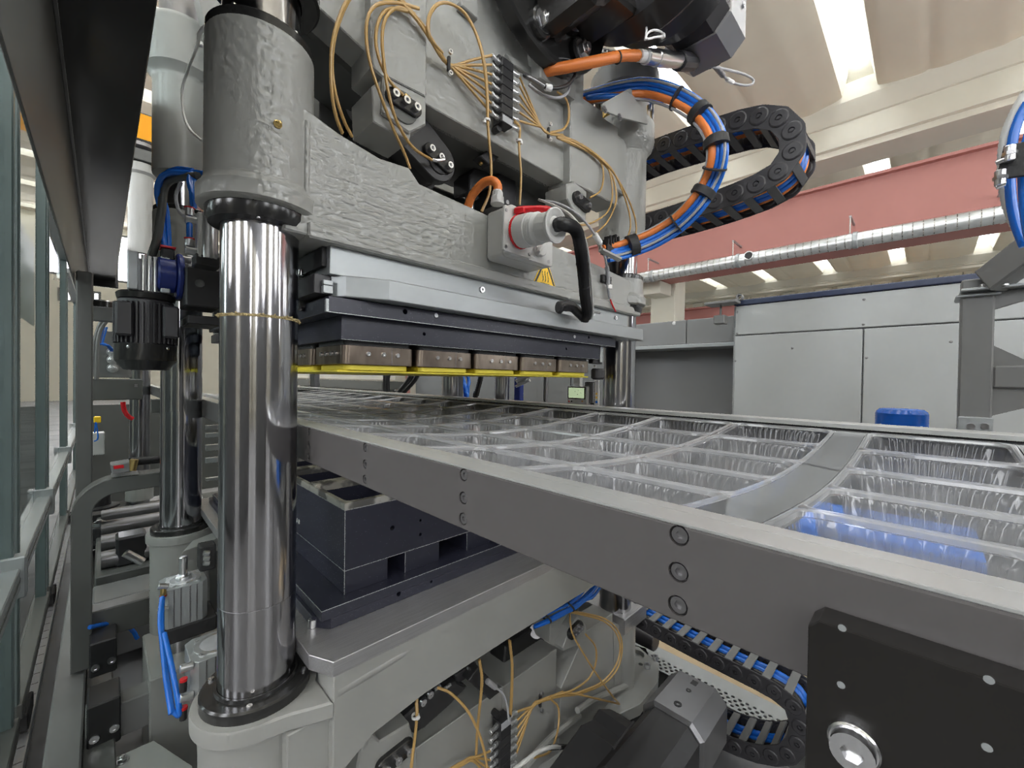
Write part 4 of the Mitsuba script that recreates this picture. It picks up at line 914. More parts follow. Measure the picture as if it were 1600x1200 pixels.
part(k, 'strap', tube([(0.9374, 0.5, 2.0818), (0.9496, 0.5, 2.1045), (0.9822, 0.5, 2.1319), (1.0204, 0.5, 2.1499), (1.0315, 0.5, 2.1467), (0.9897, 0.5, 2.1187), (0.9437, 0.5, 2.0885), (0.9804, 0.52, 2.1473), (1.0002, 0.54, 2.1941)], 0.0028, 8), 'sign_white', 50)
part(k, 'head', cbox(V((1.0315, 0.5, 2.1467)) - 0.005, V((1.0315, 0.5, 2.1467)) + 0.005, 0.001), 'sign_white', False)
k = thing('power_cable', 'thick orange motor cable running level below the black top motor', 'cable')
part(k, 'cord', tube([(0.8233, 0.82, 2.0851), (0.8046, 0.72, 2.0452), (0.8216, 0.66, 2.0347), (0.888, 0.61, 2.0605), (0.9758, 0.58, 2.1078), (1.0659, 0.56, 2.1455)], 0.0135, 14), 'orange_cable', 60)
part(k, 'tie', ring((0.9513, 0.586, 2.0924), unit(V((0.9758, 0.58, 2.1078)) - V((0.888, 0.61, 2.0605))), 0.0130, 0.0150, 0.003, 20), 'matt_black')
part(k, 'marker', cyl((1.0258, 0.565, 2.1276), (1.0572, 0.563, 2.1423), 0.0148, 16), 'sign_white', 30, 'white marker sleeve')
solo('sensor_cable', 'thin grey cable making a loop in the air right of the black top motor', 'cable', tube([(1.347, 0.56, 2.2775), (1.467, 0.54, 2.3235), (1.6246, 0.53, 2.3895), (1.7736, 0.52, 2.4465), (1.8719, 0.52, 2.4776), (1.8482, 0.52, 2.4475), (1.7714, 0.53, 2.4108), (1.6577, 0.54, 2.3721), (1.5769, 0.54, 2.3556)], 0.0046, 8), 'grey_cable', 60)
solo('cable_marker', 'tiny white marker sleeve on the grey cable loop right of the motor', 'label', cyl((1.6302, 0.54, 2.3649), (1.6865, 0.538, 2.3811), 0.0075, 12, 0.001), 'sign_white')
k = thing('sensor_cable', 'black cable loop beside the upper lubrication manifold', 'cable')
part(k, 'cord', tube([(0.72, 0.7, 1.984), (0.7305, 0.68, 1.9687), (0.7612, 0.67, 1.9627), (0.7929, 0.66, 1.9691), (0.8319, 0.655, 1.9944), (0.8604, 0.655, 2.0301), (0.8679, 0.655, 2.0586), (0.8471, 0.66, 2.0678), (0.808, 0.67, 2.0549), (0.7996, 0.69, 2.0513)], 0.0042, 9), 'black_rubber', 60)
part(k, 'sleeve', tube([(0.7235, 0.699, 1.9838), (0.7305, 0.68, 1.9687), (0.7612, 0.67, 1.9627)], 0.0058, 9), 'steel_dark', 50)
part(k, 'collar', cyl((0.7648, 0.669, 1.9625), (0.7806, 0.662, 1.9639), 0.0078, 12, 0.001), 'sign_white')
solo('sensor_cable', 'grey cable hanging in a shallow curve right of the upper lubrication manifold', 'cable', tube([(0.7438, 0.705, 1.9756), (0.7723, 0.69, 1.9607), (0.8175, 0.68, 1.967), (0.8589, 0.68, 1.9955), (0.881, 0.685, 2.0307), (0.8758, 0.69, 2.0558), (0.845, 0.7, 2.0614)], 0.0036, 8), 'grey_cable', 60)
k = thing('hose', 'red hose with black bands behind the upper crossbeam', 'hose')
part(k, 'tube', cyl((1.1225, 0.86, 2.2748), (1.1415, 0.86, 2.2373), 0.022, 20), 'red_plastic')
for v in (0.3, 0.8): part(k, 'band', ring(V((1.1225, 0.86, 2.2748)) * (1 - v) + V((1.1415, 0.86, 2.2373)) * v, (0.1, 0, -1), 0.02, 0.024, 0.01, 20), 'matt_black')

# ---- lubrication manifolds with fittings, hoses and clips
def manifold(label, ctr, w, h, y, n, left, right, bottom=True):
    """block of width w, height h whose front is at y; fittings to both sides"""
    k = thing('lubrication_manifold', label, 'manifold')
    x, z = ctr
    for i in range(n):
        zz = z + h / 2 - h * (i + 1) / n
        part(k, 'segment', cbox((x - w / 2, y, zz + 0.0004), (x + w / 2, y + 0.03, zz + h / n - 0.0004), 0.001), 'burnished_black', False)
    for i in range(n):
        zz = z + h / 2 - h * (i + 0.5) / n
        for s, on_ in ((-1, left), (1, right)):
            if not on_: continue
            q = V((x + s * w / 2, y + 0.012, zz))
            part(k, 'fitting', cat(cyl(q, q + [s * 0.010, -0.002, 0], 0.0055, 10), cyl(q + [s * 0.010, -0.002, 0], q + [s * 0.021, -0.003, 0], 0.0045, 12, 0.001), cyl(q + [s * 0.020, -0.003, 0], q + [s * 0.027, -0.004, 0], 0.0056, 12, 0.001)), 'aluminium_bright', 30)
    for dz in (h / 2 + 0.006, -h / 2 - 0.006):
        part(k, 'mount', cyl((x - w * 0.3, y + 0.034, z + dz), (x - w * 0.3, y + 0.016, z + dz), 0.008, 16), 'matt_black')
    return k
mc = (0.6717, 1.9201)
k = manifold('black lubrication manifold with two columns of bright fittings on the upper crossbeam', mc, 0.036, 0.150, 0.703, 7, True, True)
part(k, 'label', cbox((mc[0] - 0.016, 0.7022, mc[1] - 0.073), (mc[0] + 0.016, 0.7032, mc[1] - 0.058)), 'grey_cable', False, 'grey label')
lc_ = (0.6983, 0.3488)
k = manifold('black lubrication manifold with bright fittings on the lower crossbeam at the bottom edge', lc_, 0.036, 0.150, 0.705, 7, True, True)
part(k, 'label', cbox((lc_[0] - 0.016, 0.7042, lc_[1] + 0.056), (lc_[0] + 0.016, 0.7052, lc_[1] + 0.073)), 'grey_cable', False, 'grey printed label')
AMB = [0]
def hose(label, pts, r=0.0030, m='amber_hose', name='lubrication_hose', catg='hose', group=None):
    return solo(name, label, catg, tube(pts, r, 7, 7), m, 70, group)
def strands(label, pts, n, spread=0.004, r=0.0028, end=None, group='amber lubrication hoses', m='amber_hose', name='lubrication_hose'):
    """n hoses side by side along one path; end: a list of end points fanned out"""
    for i in range(n):
        a = rnd.uniform(0, 6.28); q = V(math.cos(a), 0.5 * math.sin(a) - 0.3, math.sin(a)) * spread * (0.4 + 0.6 * rnd.random())
        pp = [V(p) + q * (0.5 + rnd.random()) for p in pts]
        if end: pp = pp + [V(end[i]) + (V(pts[-1]) - V(end[i])) * 0.45 + q * 0.4, V(end[i])]
        hose(label.format(ORD[i]), pp, r, m, name, 'hose', group)
mx, mz = mc
fl = [(mx - 0.045, 0.711, mz + 0.075 - 0.150 * (i + 0.5) / 7) for i in range(7)]
fr = [(mx + 0.045, 0.711, mz + 0.075 - 0.150 * (i + 0.5) / 7) for i in range(7)]
strands('amber hose, {} of the fan left of the upper manifold, counted from the top', [(0.3577, 0.7, 1.9608), (0.3948, 0.702, 1.9463), (0.4284, 0.703, 1.9358), (0.4596, 0.706, 1.9192), (0.4904, 0.715, 1.9086), (0.5185, 0.725, 1.9122)], 7, 0.0055, 0.0028, fl)
def clip(label, a, b, y):
    k = thing('hose_clip', label, 'clip')
    a, b = V(a), V(b)
    part(k, 'bar', cbox(np.minimum(a, b) - [0.003, 0.004, 0], np.maximum(a, b) + [0.003, 0.004, 0], 0.002), 'matt_black', False)
    for q, s in ((a, 1), (b, -1)): part(k, 'screw', socket_bolt(q + [0, -0.004, s * 0.006], (0, -1, 0), 0.0048, 0.005), 'steel_bright')
clip('black hose clip left of the upper manifold', (0.5118, 0.716, 1.921), (0.5123, 0.716, 1.8895), 0.715)
clip('black hose clip right of the upper manifold', (0.8291, 0.712, 1.9111), (0.8298, 0.712, 1.8831), 0.715)
strands('amber hose, {} of the pair hanging farthest left over the platen edge', [(0.3064, 0.7, 1.9149), (0.2819, 0.695, 1.8585), (0.2658, 0.69, 1.8009), (0.2641, 0.695, 1.7594), (0.2705, 0.705, 1.7155), (0.2841, 0.72, 1.6912), (0.3023, 0.74, 1.6822)], 2, 0.002)
strands('amber hose, {} of the pair ending at the dark slotted plate', [(0.3108, 0.7, 1.9201), (0.2859, 0.697, 1.8622), (0.2699, 0.695, 1.8041), (0.2681, 0.7, 1.759), (0.2787, 0.71, 1.7219), (0.3014, 0.73, 1.6978), (0.324, 0.75, 1.6886)], 2, 0.002)
strands('amber hose, {} of the pair hanging past the near lug to the platen top', [(0.4317, 0.702, 1.9591), (0.3833, 0.7, 1.9376), (0.3435, 0.695, 1.9054), (0.3239, 0.69, 1.8678), (0.322, 0.69, 1.8264), (0.333, 0.695, 1.7913), (0.3539, 0.7, 1.754), (0.3865, 0.715, 1.7176), (0.4227, 0.735, 1.6916), (0.4389, 0.74, 1.6692)], 2, 0.002)
hose('amber hose curving down to the fitting on the near lug', [(0.411, 0.702, 1.9412), (0.3682, 0.7, 1.9175), (0.3462, 0.695, 1.8803), (0.3407, 0.695, 1.8401), (0.3518, 0.697, 1.8081), (0.3723, 0.7, 1.7885), (0.3996, 0.702, 1.7786)])
hose('amber hose curving down to the fitting on the toggle link', [(0.4221, 0.702, 1.9433), (0.386, 0.7, 1.9311), (0.359, 0.694, 1.8921), (0.3511, 0.692, 1.8501), (0.3553, 0.692, 1.8074), (0.3648, 0.695, 1.7684), (0.3888, 0.705, 1.7262), (0.4381, 0.73, 1.7084), (0.5006, 0.756, 1.7165)])
strands('amber hose, {} of the pair looping high and dropping to the socket box', [(0.49, 0.71, 1.9134), (0.4541, 0.7, 1.9176), (0.4475, 0.695, 1.9476), (0.4641, 0.692, 1.9823), (0.4931, 0.69, 2.0022), (0.5303, 0.69, 2.0066), (0.5617, 0.69, 1.9833), (0.5821, 0.69, 1.9434), (0.6029, 0.7, 1.8901), (0.6212, 0.715, 1.82), (0.6414, 0.725, 1.7442), (0.6366, 0.725, 1.6834), (0.6183, 0.73, 1.6351)], 2, 0.0022)
strands('amber hose, {} of the pair hanging straight down below the upper manifold', [(0.7019, 0.71, 1.8683), (0.7217, 0.712, 1.8626), (0.7205, 0.712, 1.8156), (0.7318, 0.715, 1.7508), (0.7339, 0.72, 1.6823)], 2, 0.0022)
k = thing('hose_tie', 'white tie on the amber hoses below the upper manifold', 'cable tie')
part(k, 'band', ring((0.7202, 0.712, 1.8279), (0, 0, 1), 0.0055, 0.0075, 0.005, 14), 'sign_white')
part(k, 'head', cbox(V((0.7229, 0.708, 1.8258)) - 0.003, V((0.7229, 0.708, 1.8258)) + 0.003), 'sign_white', False)
k = thing('hose_tie', 'white tie on the amber hoses left of the upper manifold', 'cable tie')
part(k, 'band', ring((0.6173, 0.713, 1.8318), (0, 0, 1), 0.0055, 0.0075, 0.005, 14), 'sign_white')
part(k, 'head', cbox(V((0.6071, 0.71, 1.826)) - 0.003, V((0.6071, 0.71, 1.826)) + 0.003), 'sign_white', False)
strands('amber hose, {} of the fan right of the upper manifold, counted from the top', [(0.8911, 0.712, 1.9157), (0.8295, 0.712, 1.8963), (0.8014, 0.712, 1.899)], 6, 0.003, 0.0026, fr)
ends = [[(0.8637, 0.712, 1.9075), (0.9437, 0.708, 1.9203), (1.027, 0.7, 1.9161), (1.1102, 0.695, 1.8981), (1.1757, 0.69, 1.8396), (1.2183, 0.69, 1.7705), (1.2001, 0.69, 1.71), (1.1489, 0.7, 1.6512)],
        [(0.8638, 0.712, 1.9042), (0.9438, 0.708, 1.9168), (1.0338, 0.7, 1.9132), (1.1252, 0.695, 1.8898), (1.2038, 0.69, 1.8343), (1.2514, 0.69, 1.7798), (1.2533, 0.69, 1.7275), (1.2435, 0.7, 1.6851)],
        [(0.8638, 0.712, 1.9025), (0.9466, 0.71, 1.9133), (1.0344, 0.705, 1.9172), (1.0965, 0.7, 1.9007), (1.1161, 0.695, 1.8316), (1.085, 0.69, 1.7621), (1.0021, 0.69, 1.7045), (0.9202, 0.69, 1.6731)],
        [(0.8639, 0.712, 1.9008), (0.9467, 0.71, 1.9116), (1.0413, 0.705, 1.9123), (1.115, 0.7, 1.8879), (1.1388, 0.695, 1.8192), (1.0859, 0.69, 1.7335), (1.0032, 0.69, 1.668), (0.9406, 0.7, 1.6366)],
        [(0.8639, 0.712, 1.8991), (0.9345, 0.712, 1.9092), (1.0089, 0.71, 1.9165), (1.0649, 0.707, 1.9106), (1.0774, 0.703, 1.8696), (1.057, 0.7, 1.8176), (1.0049, 0.7, 1.78)]]
for e, w in zip(ends, ['dropping farthest left behind the orange cable', 'dropping closest to the far column', 'bending back behind the white plug', 'bending back lower behind the black conduit', 'bending back to the far lug fitting']):
    hose('amber hose from the right clip, ' + w, e, 0.0027)
strands('amber hose, {} of the pair rising from the manifold to the crossbeam top', [(0.8309, 0.711, 1.8981), (0.8818, 0.705, 1.9295), (0.8967, 0.7, 1.9684), (0.8845, 0.7, 2.0056), (0.8463, 0.7, 2.0071)], 2, 0.002)
part('toggle_link', 'grease_fitting', cyl((0.4023, 0.702, 1.7811), (0.4132, 0.702, 1.7768), 0.0042, 10, 0.001), 'brass')

# cable bracket plate by the far boss
k = thing('cable_bracket', 'pale grey folded sheet bracket holding the hose loom at the far boss', 'bracket')
part(k, 'plate', prism([(0.9924, 2.025), (1.1176, 2.1249), (1.2453, 2.1413), (1.2562, 2.0844), (1.0986, 2.0338), (0.9994, 2.0086)], 'y', 0.655, 0.662, 0.001), 'paint_smooth', False)
part(k, 'flange', prism([(1.1176, 2.1249), (1.1397, 2.1417), (1.2708, 2.1576), (1.2454, 2.1393)], 'y', 0.655, 0.72, 0.001), 'paint_smooth', False)
for q1_ in ((1.0045, 0.655, 2.0141), (1.083, 0.655, 2.0283),): part(k, 'screw', hex_bolt(q1_, (0, -1, 0), 0.008, 0.004), 'steel_dark')

# hose loom: blue, orange and grey hoses in one big arc
loom = [(1.0301, 0.8, 2.117), (1.0736, 0.74, 2.1238), (1.1272, 0.69, 2.1402), (1.1935, 0.64, 2.1571), (1.2212, 0.57, 2.1197), (1.2419, 0.51, 2.0676), (1.2424, 0.465, 2.005), (1.2166, 0.43, 1.9269), (1.2248, 0.43, 1.8713), (1.2441, 0.455, 1.827), (1.2388, 0.49, 1.7748), (1.2425, 0.55, 1.733), (1.2182, 0.62, 1.6963), (1.1644, 0.68, 1.6666), (1.087, 0.7, 1.6393)]
lp = spline(loom, 6)
tl = np.gradient(lp, axis=0); tl /= np.linalg.norm(tl, axis=1, keepdims=True)
plane_n = np.linalg.svd(lp - lp.mean(0), full_matrices=False)[2][2]
plane_n = plane_n * np.sign(-plane_n[1])                    # towards the viewer
inward = np.cross(plane_n, tl); inward /= np.linalg.norm(inward, axis=1, keepdims=True)
inward *= np.sign((inward * (lp.mean(0) - lp)).sum())
LOOM = [(-0.026, 0.002, 0.0070, 'blue_hose', 'outermost blue hose of the arc'), (-0.013, 0.008, 0.0070, 'blue_hose', 'second blue hose of the arc'), (-0.001, 0.003, 0.0070, 'blue_hose', 'blue hose in the middle of the arc'),
        (-0.019, 0.013, 0.0042, 'grey_cable', 'thin grey cable on the front of the arc'), (0.014, 0.004, 0.0105, 'orange_cable', 'thick orange cable on the inside of the arc'), (0.006, -0.012, 0.0080, 'orange_cable', 'rear orange cable of the arc'), (-0.012, -0.010, 0.007, 'blue_hose', 'rear blue hose of the arc'), (0.026, -0.002, 0.0042, 'grey_cable', 'inner thin grey cable of the arc')]
for i, (dn, dv, r, m, lab) in enumerate(LOOM):
    wob = 1.0 + 0.10 * np.sin(np.linspace(0, 9, len(lp)) + i * 1.7)
    ramp = np.clip(0.45 + np.arange(len(lp)) / 26.0, 0, 1)
    pth = lp + inward * (dn * wob * ramp)[:, None] + plane_n * dv
    solo('loom_hose' if 'blue' in m else 'loom_cable', lab + ' beside the far column', 'hose' if 'blue' in m else 'cable', sweep(pth, r, 10), m, 70, 'hoses and cables of the arc')
for j, i in enumerate((33, 43, 57, 76)):
    solo('loom_strap', f'black hook and loop strap, {ORD[j]} from the top of the hose arc', 'strap', sweep(lp[i - 1:i + 2], 0.034, 20), 'matt_black', 60, 'straps on the hose arc')
for j, i in enumerate((26, 50, 66)):
    solo('cable_tie', f'thin black cable tie, {ORD[j]} from the top of the hose arc', 'cable tie', sweep(np.linspace(lp[i] - tl[i] * 0.002, lp[i] + tl[i] * 0.002, 3), 0.0335, 20), 'matt_black', 60, 'thin ties on the hose arc')
strands('dark blue hose, {} of the pair passing under the bracket', [(1.0628, 0.8, 2.1367), (1.0553, 0.7, 2.0941), (1.1695, 0.67, 2.1357), (1.2968, 0.66, 2.1805), (1.4284, 0.65, 2.2415)], 2, 0.006, 0.007, None, 'dark hoses at the bracket', 'blue_hose', 'loom_hose')
comb = [cbox(V((1.0869, 0.7, 1.6412)) - [0.005, 0.012, 0.006], V((1.1638, 0.7, 1.6627)) + [0.005, 0.012, 0.0])]
for i, q1_ in ((0, (1.0903, 0.7, 1.6459)), (1, (1.1045, 0.7, 1.6511)), (2, (1.1189, 0.7, 1.6563)), (3, (1.1335, 0.7, 1.6617)), (4, (1.1484, 0.7, 1.6672)),):
    comb.append(cbox(V(q1_) - [0.004, 0.012, 0.0], V(q1_) + [0.002, 0.012, 0.034 + 0.008 * (i % 2)]))
solo('cable_support', 'black comb shaped cable support at the lower end of the hose arc', 'bracket', cat(*comb), 'matt_black', False)
k = thing('cable_bracket', 'thin grey bracket plate under the lower end of the hose arc', 'bracket')
part(k, 'plate', prism([(0.9649, 0.6419), (1.087, 0.6532), (1.0716, 0.6314), (0.9589, 0.6237)], 'z', 1.602, 1.608), 'paint_smooth', False)

# ---- energy chains
def energy_chain(label, x0, x1, path, h, n, cables, pitch, bar_mat='black_plastic'):
    """path: (y, z) polyline through the link centres; the side plates carry round hinge bosses"""
    k = thing('cable_chain', label, 'cable chain')
    p3 = spline([(0, a, b) for a, b in path], 24)
    s = np.concatenate([[0], np.cumsum(np.linalg.norm(np.diff(p3, axis=0), axis=1))])
    m = int(s[-1] / pitch)
    q = np.stack([np.interp(np.arange(m + 1) * pitch, s, p3[:, i]) for i in range(3)], 1)
    side = lambda x: fuse(*(
        prism(sg.LineString([(0.0, 0), (pitch * 0.98, 0)]).buffer(h / 2, quad_segs=6), 'x', x, x + 0.006, 0.0008),
        lathe([(h * 0.40, -0.001), (h * 0.40, 0.002), (h * 0.34, 0.0045), (h * 0.14, 0.0045), (h * 0.11, 0.001)], (x, 0, 0), (-1, 0, 0), 18),
        lathe([(h * 0.07, -0.001), (h * 0.07, 0.005)], (x, 0, 0), (-1, 0, 0), 10)))
    SIDE, FAR = (mikit.ply(side(x), 'black_plastic', smooth=30) for x in (x0, x1 - 0.006))
    BARS = [mikit.ply(cbox((x0 + 0.005, pitch * 0.30, z - 0.003), (x1 - 0.005, pitch * 0.72, z + 0.003), 0.001), bar_mat, smooth=False) for z in (-h / 2 + 0.004, h / 2 - 0.004)]
    for i in range(m):
        d = q[i + 1] - q[i]
        ang = math.degrees(math.atan2(d[2], d[1]))
        mv = T().translate([0, float(q[i][1]), float(q[i][2])]).rotate([1, 0, 0], ang)
        lk_ = fresh(k + '__link')
        put(lk_, SIDE, None, place=mv)
        put(fresh(lk_ + '__far_plate'), FAR, None, place=mv)
        for b_ in BARS: put(fresh(lk_ + '__cross_bar'), b_, None, place=mv)
    ts = np.gradient(p3, axis=0); ts /= np.linalg.norm(ts, axis=1, keepdims=True)
    for j, (fx, off, r, mt, lab) in enumerate(cables):
        pth = p3[::4] + np.array([x0 + (x1 - x0) * fx, 0, 0]) + np.cross(ts[::4], [1, 0, 0]) * off
        nm = 'chain_hose' if 'blue' in mt else 'chain_cable'
        solo(nm, lab, 'hose' if 'blue' in mt else 'cable', sweep(pth, r, 8), mt, 70)
    return k
up_path = [(1.0023, 2.1028), (0.7728, 2.1146), (0.6384, 2.1091), (0.5093, 2.0999), (0.4133, 2.0877), (0.3461, 2.0623), (0.3056, 2.0181), (0.2918, 1.9672), (0.3036, 1.915), (0.3477, 1.8805), (0.4274, 1.8646), (0.5249, 1.8544), (0.6448, 1.8486), (0.7675, 1.8459), (0.9501, 1.8274)]
energy_chain('black cable chain bent in a U at the top right behind the hose arc', 1.45, 1.60, up_path, 0.068, 24,
             [(0.25, 0.012, 0.0105, 'orange_cable', 'orange cable in the upper cable chain, near side'), (0.45, 0.010, 0.010, 'blue_hose', 'blue hose in the upper cable chain, near side'), (0.65, 0.012, 0.010, 'blue_hose', 'blue hose in the upper cable chain, far side'), (0.82, 0.010, 0.009, 'orange_cable', 'orange cable in the upper cable chain, far side')], 0.0620)
low_path = [(0.9189, 0.405), (0.7247, 0.3677), (0.5394, 0.3548), (0.4019, 0.3505), (0.3067, 0.3465), (0.2509, 0.3275), (0.2346, 0.2731), (0.2515, 0.1981), (0.3029, 0.151), (0.3793, 0.12), (0.4931, 0.1027), (0.6701, 0.1078)]
energy_chain('black cable chain with grey cross bars below the dark conveyor rail', 1.40, 1.53, low_path, 0.052, 24,
             [(0.7, 0.0, 0.011, 'blue_hose', 'blue hose in the lower cable chain, far side'), (0.5, 0.002, 0.010, 'blue_hose', 'blue hose in the middle of the lower cable chain'), (0.2, 0.0, 0.008, 'orange_cable', 'orange cable in the lower cable chain'), (0.34, 0.0, 0.010, 'black_rubber', 'black hose in the lower cable chain')], 0.0520, 'paint_frame_light')

# right edge: black bracket with hose couplings, grey conduit and blue hoses
k = thing('coupling_bracket', 'black bracket plate with hose couplings at the right edge of the picture', 'bracket')
part(k, 'plate', prism([(-0.0804, 1.6213), (-0.0883, 1.6778), (-0.1252, 1.6755), (-0.1263, 1.616)], 'x', 1.137, 1.145, 0.001), 'matt_black', False)
for q1_ in ((1.13, -0.095, 1.6588), (1.13, -0.0848, 1.6198),):
    q = V(q1_)
    part(k, 'coupling', cat(cyl(q - [0, 0, 0.014], q + [0, 0, 0.014], 0.0075, 16, 0.0015), cyl(q - [0, 0, 0.003], q + [0, 0, 0.003], 0.0095, 6)), 'steel_bright', 30)
for q1_, q2_ in (((1.13, -0.0791, 1.6478), (1.13, -0.0894, 1.6508)), ((1.13, -0.0799, 1.6044), (1.13, -0.0902, 1.6079)),):
    part(k, 'bolt', cyl(q1_, q2_, 0.004, 10), 'steel_bright')
solo('flexible_conduit', 'pale grey corrugated conduit running up the right edge of the picture', 'conduit', (lambda pth: sweep(pth, np.where(np.arange(len(pth)) % 2 == 0, 0.0090, 0.0078), 14))(spline([(1.22, -0.1224, 1.5297), (1.22, -0.1104, 1.5625), (1.22, -0.1002, 1.6076), (1.22, -0.0954, 1.6577), (1.22, -0.0959, 1.712), (1.22, -0.1045, 1.7568), (1.22, -0.1205, 1.7971)], 12)), 'pale_cable', 80)
hose('blue hose curving up behind the black bracket at the right edge', [(1.21, -0.1225, 1.5094), (1.21, -0.1119, 1.551), (1.21, -0.105, 1.597), (1.21, -0.1024, 1.6516), (1.21, -0.1044, 1.7106), (1.21, -0.1113, 1.7493), (1.21, -0.1213, 1.7742)], 0.0075, 'blue_hose', 'air_hose')
hose('second blue hose at the very right edge, behind the black bracket', [(1.17, -0.1266, 1.4878), (1.17, -0.1182, 1.5522), (1.17, -0.1142, 1.6103), (1.17, -0.1139, 1.6675), (1.17, -0.121, 1.71)], 0.0065, 'blue_hose', 'air_hose')

# ================================================================== lower half of the press
k = thing('lower_platen', 'light grey lower press platen with a bright ground top and cast front beam', 'press platen')
YP = 0.655
top_outline = [(0.262, 0.655), (1.30, 0.655), (1.34, 0.70), (1.34, 1.86), (0.24, 1.86), (0.24, 0.70)]
part(k, 'top_plate', prism(top_outline, 'z', 0.772, 0.797, 0.001), 'steel_ground', False, 'bright ground top plate')
part(k, 'front_beam', prism([(0.2625, 0.7950), (1.335, 0.7950), (1.335, 0.668), (0.664, 0.663), (0.434, 0.655), (0.33, 0.640), (0.262, 0.60), (0.262, 0.70)], 'y', 0.6555, 0.72, 0.002), 'paint_grey', 25)
part(k, 'web', prism([(0.20, 0.7055), (0.30, 0.7055), (0.30, 0.635), (0.262, 0.605), (0.20, 0.53)], 'y', 0.672, 0.74, 0.002), 'paint_grey', 25)
part(k, 'rear_beam', cbox((0.245, 1.78, 0.64), (1.335, 1.85, 0.795)), 'paint_grey', False)
part(k, 'rib_swell', sweep(spline([(0.27, 0.668, 0.742), (0.40, 0.664, 0.752), (0.52, 0.672, 0.762)], 8), np.linspace(0.014, 0.004, 17), 12), 'paint_grey', 60)
part(k, 'fillet', prism(sg.Polygon([(0.10, 0.745), (0.13, 0.700), (0.17, 0.684), (0.205, 0.676), (0.235, 0.664), (0.2615, 0.6545), (0.2615, 0.75), (0.20, 0.78), (0.11, 0.76)]), 'z', 0.7065, 0.7340, 0.003), 'paint_grey', 40)
for j, c in enumerate((C1, C3)):
    part(k, 'boss', lathe([(0.0785, 0.40 if j == 0 else 0.419), (0.0790, 0.66), (0.0800, 0.695), (0.0835, 0.705), (0.0895, 0.709), (0.0900, 0.730), (0.0885, 0.734), (0.058, 0.734)], (*c, 0), seg=80), 'paint_grey', 35)
    part(k, 'seal_flange', lathe([(DC + 0.0006, 0.731), (0.0785, 0.731), (0.0790, 0.749), (0.0765, 0.752), (0.0600, 0.752), (0.0590, 0.757), (DC + 0.0006, 0.757)], (*c, 0), seg=72, close=False), 'gloss_black', 35, 'black seal flange')
for a in (-1.95, -0.55, 2.5):
    part(k, 'flange_screw', socket_bolt((C1[0] + 0.0705 * math.cos(a), C1[1] + 0.0705 * math.sin(a), 0.7515), (0, 0, 1), 0.0042, 0.004), 'steel_bright')
part(k, 'dowel', cyl((0.272, 0.775, 0.797), (0.272, 0.775, 0.812), 0.008, 20, 0.001), 'steel_bright')

k = thing('forming_tool', 'black anodised lower tool stack with pale steel cavity frame on the lower platen', 'mould')
part(k, 'base_plate', cut(prism([(0.292, 0.745), (1.115, 0.745), (1.115, 1.78), (0.270, 1.78), (0.270, 0.775)], 'z', 0.7972, 0.8165, 0.0006), bore((0.427, 0.745, 0.8126), 0.0048), bore((0.5049, 0.745, 0.8111), 0.0032)), 'tool_black', 20)
part(k, 'step_plate', cbox((0.276, 0.7445, 0.8167), (1.115, 1.75, 0.8350), 0.0006), 'tool_black', False)
part(k, 'edge_line', cbox((0.2756, 0.7440, 0.8345), (1.115, 0.7452, 0.8354)), 'aluminium_bright', False, 'bright bare edge')
part(k, 'edge_line', cbox((0.2754, 0.7440, 0.8345), (0.2764, 1.75, 0.8354)), 'aluminium_bright', False, 'bright bare edge')
zb1, zt1 = 0.8794, 0.9962
BX0, BX1 = 0.3285, 1.112
for (xa, xb) in ((BX0, 0.418), (0.458, 0.545), (0.625, 0.70), (0.78, 0.86), (0.95, BX1)):
    part(k, 'foot', cbox((xa, 0.775, 0.8352), (xb, 1.72, zb1), 0.0006), 'tool_black', False)
    part(k, 'edge_line', cbox((xa - 0.0003, 0.7743, 0.8352), (xa + 0.0007, 0.7753, zb1)), 'aluminium_bright', False, 'bright bare edge')
pockets = []
for i in range(5):
    for j in range(5):
        x, y = BX0 + 0.008 + 0.1545 * i, 0.7865 + 0.186 * j
        pockets.append(prism(rrect(x, y, x + 0.1415, y + 0.150, 0.014), 'z', zt1 - 0.070, zt1 + 0.03))
part(k, 'body', cut(cbox((BX0, 0.775, zb1 + 0.0003), (BX1, 1.72, zt1), 0.0006), *pockets, bore((0.4277, 0.775, 0.9383), 0.0052), bore((0.495, 0.775, 0.9386), 0.0030), bore((0.4955, 0.775, 0.9076), 0.0036)), 'tool_black', 20)
part(k, 'edge_line', cbox((BX0 - 0.0004, 0.7745, zb1 - 0.0002), (BX1, 0.7754, zb1 + 0.0008)), 'aluminium_bright', False, 'bright bare edge')
part(k, 'edge_line', cbox((BX0 - 0.0004, 0.7745, zb1), (BX0 + 0.0006, 0.7755, zt1)), 'aluminium_bright', False, 'bright bare edge')
part(k, 'edge_line', cbox((BX0 - 0.0004, 0.7745, zt1 - 0.0010), (BX1, 0.7754, zt1 + 0.0002)), 'aluminium_bright', False, 'bright bare edge')
part(k, 'edge_line', cbox((BX0 - 0.0005, 0.7745, zb1 - 0.0002), (BX0 + 0.0004, 1.72, zb1 + 0.0008)), 'aluminium_bright', False, 'bright bare edge')
part(k, 'edge_line', cbox((BX0 - 0.0005, 0.7745, zt1 - 0.001), (BX0 + 0.0004, 1.72, zt1 + 0.0002)), 'aluminium_bright', False, 'bright bare edge')
part(k, 'cavity_frame', cut(cbox((BX0 - 0.0008, 0.7745, zt1 + 0.0003), (BX1, 1.722, zt1 + 0.0130), 0.0006), *pockets), 'steel_worn', 15, 'pale worn steel cavity frame')
for j in range(5):
    part(k, 'frame_bar', cbox((BX0 + 0.004, 0.7865 + 0.186 * j + 0.153, zt1 + 0.013), (BX1 - 0.004, 0.7865 + 0.186 * j + 0.182, zt1 + 0.0175), 0.001), 'steel_worn', False)
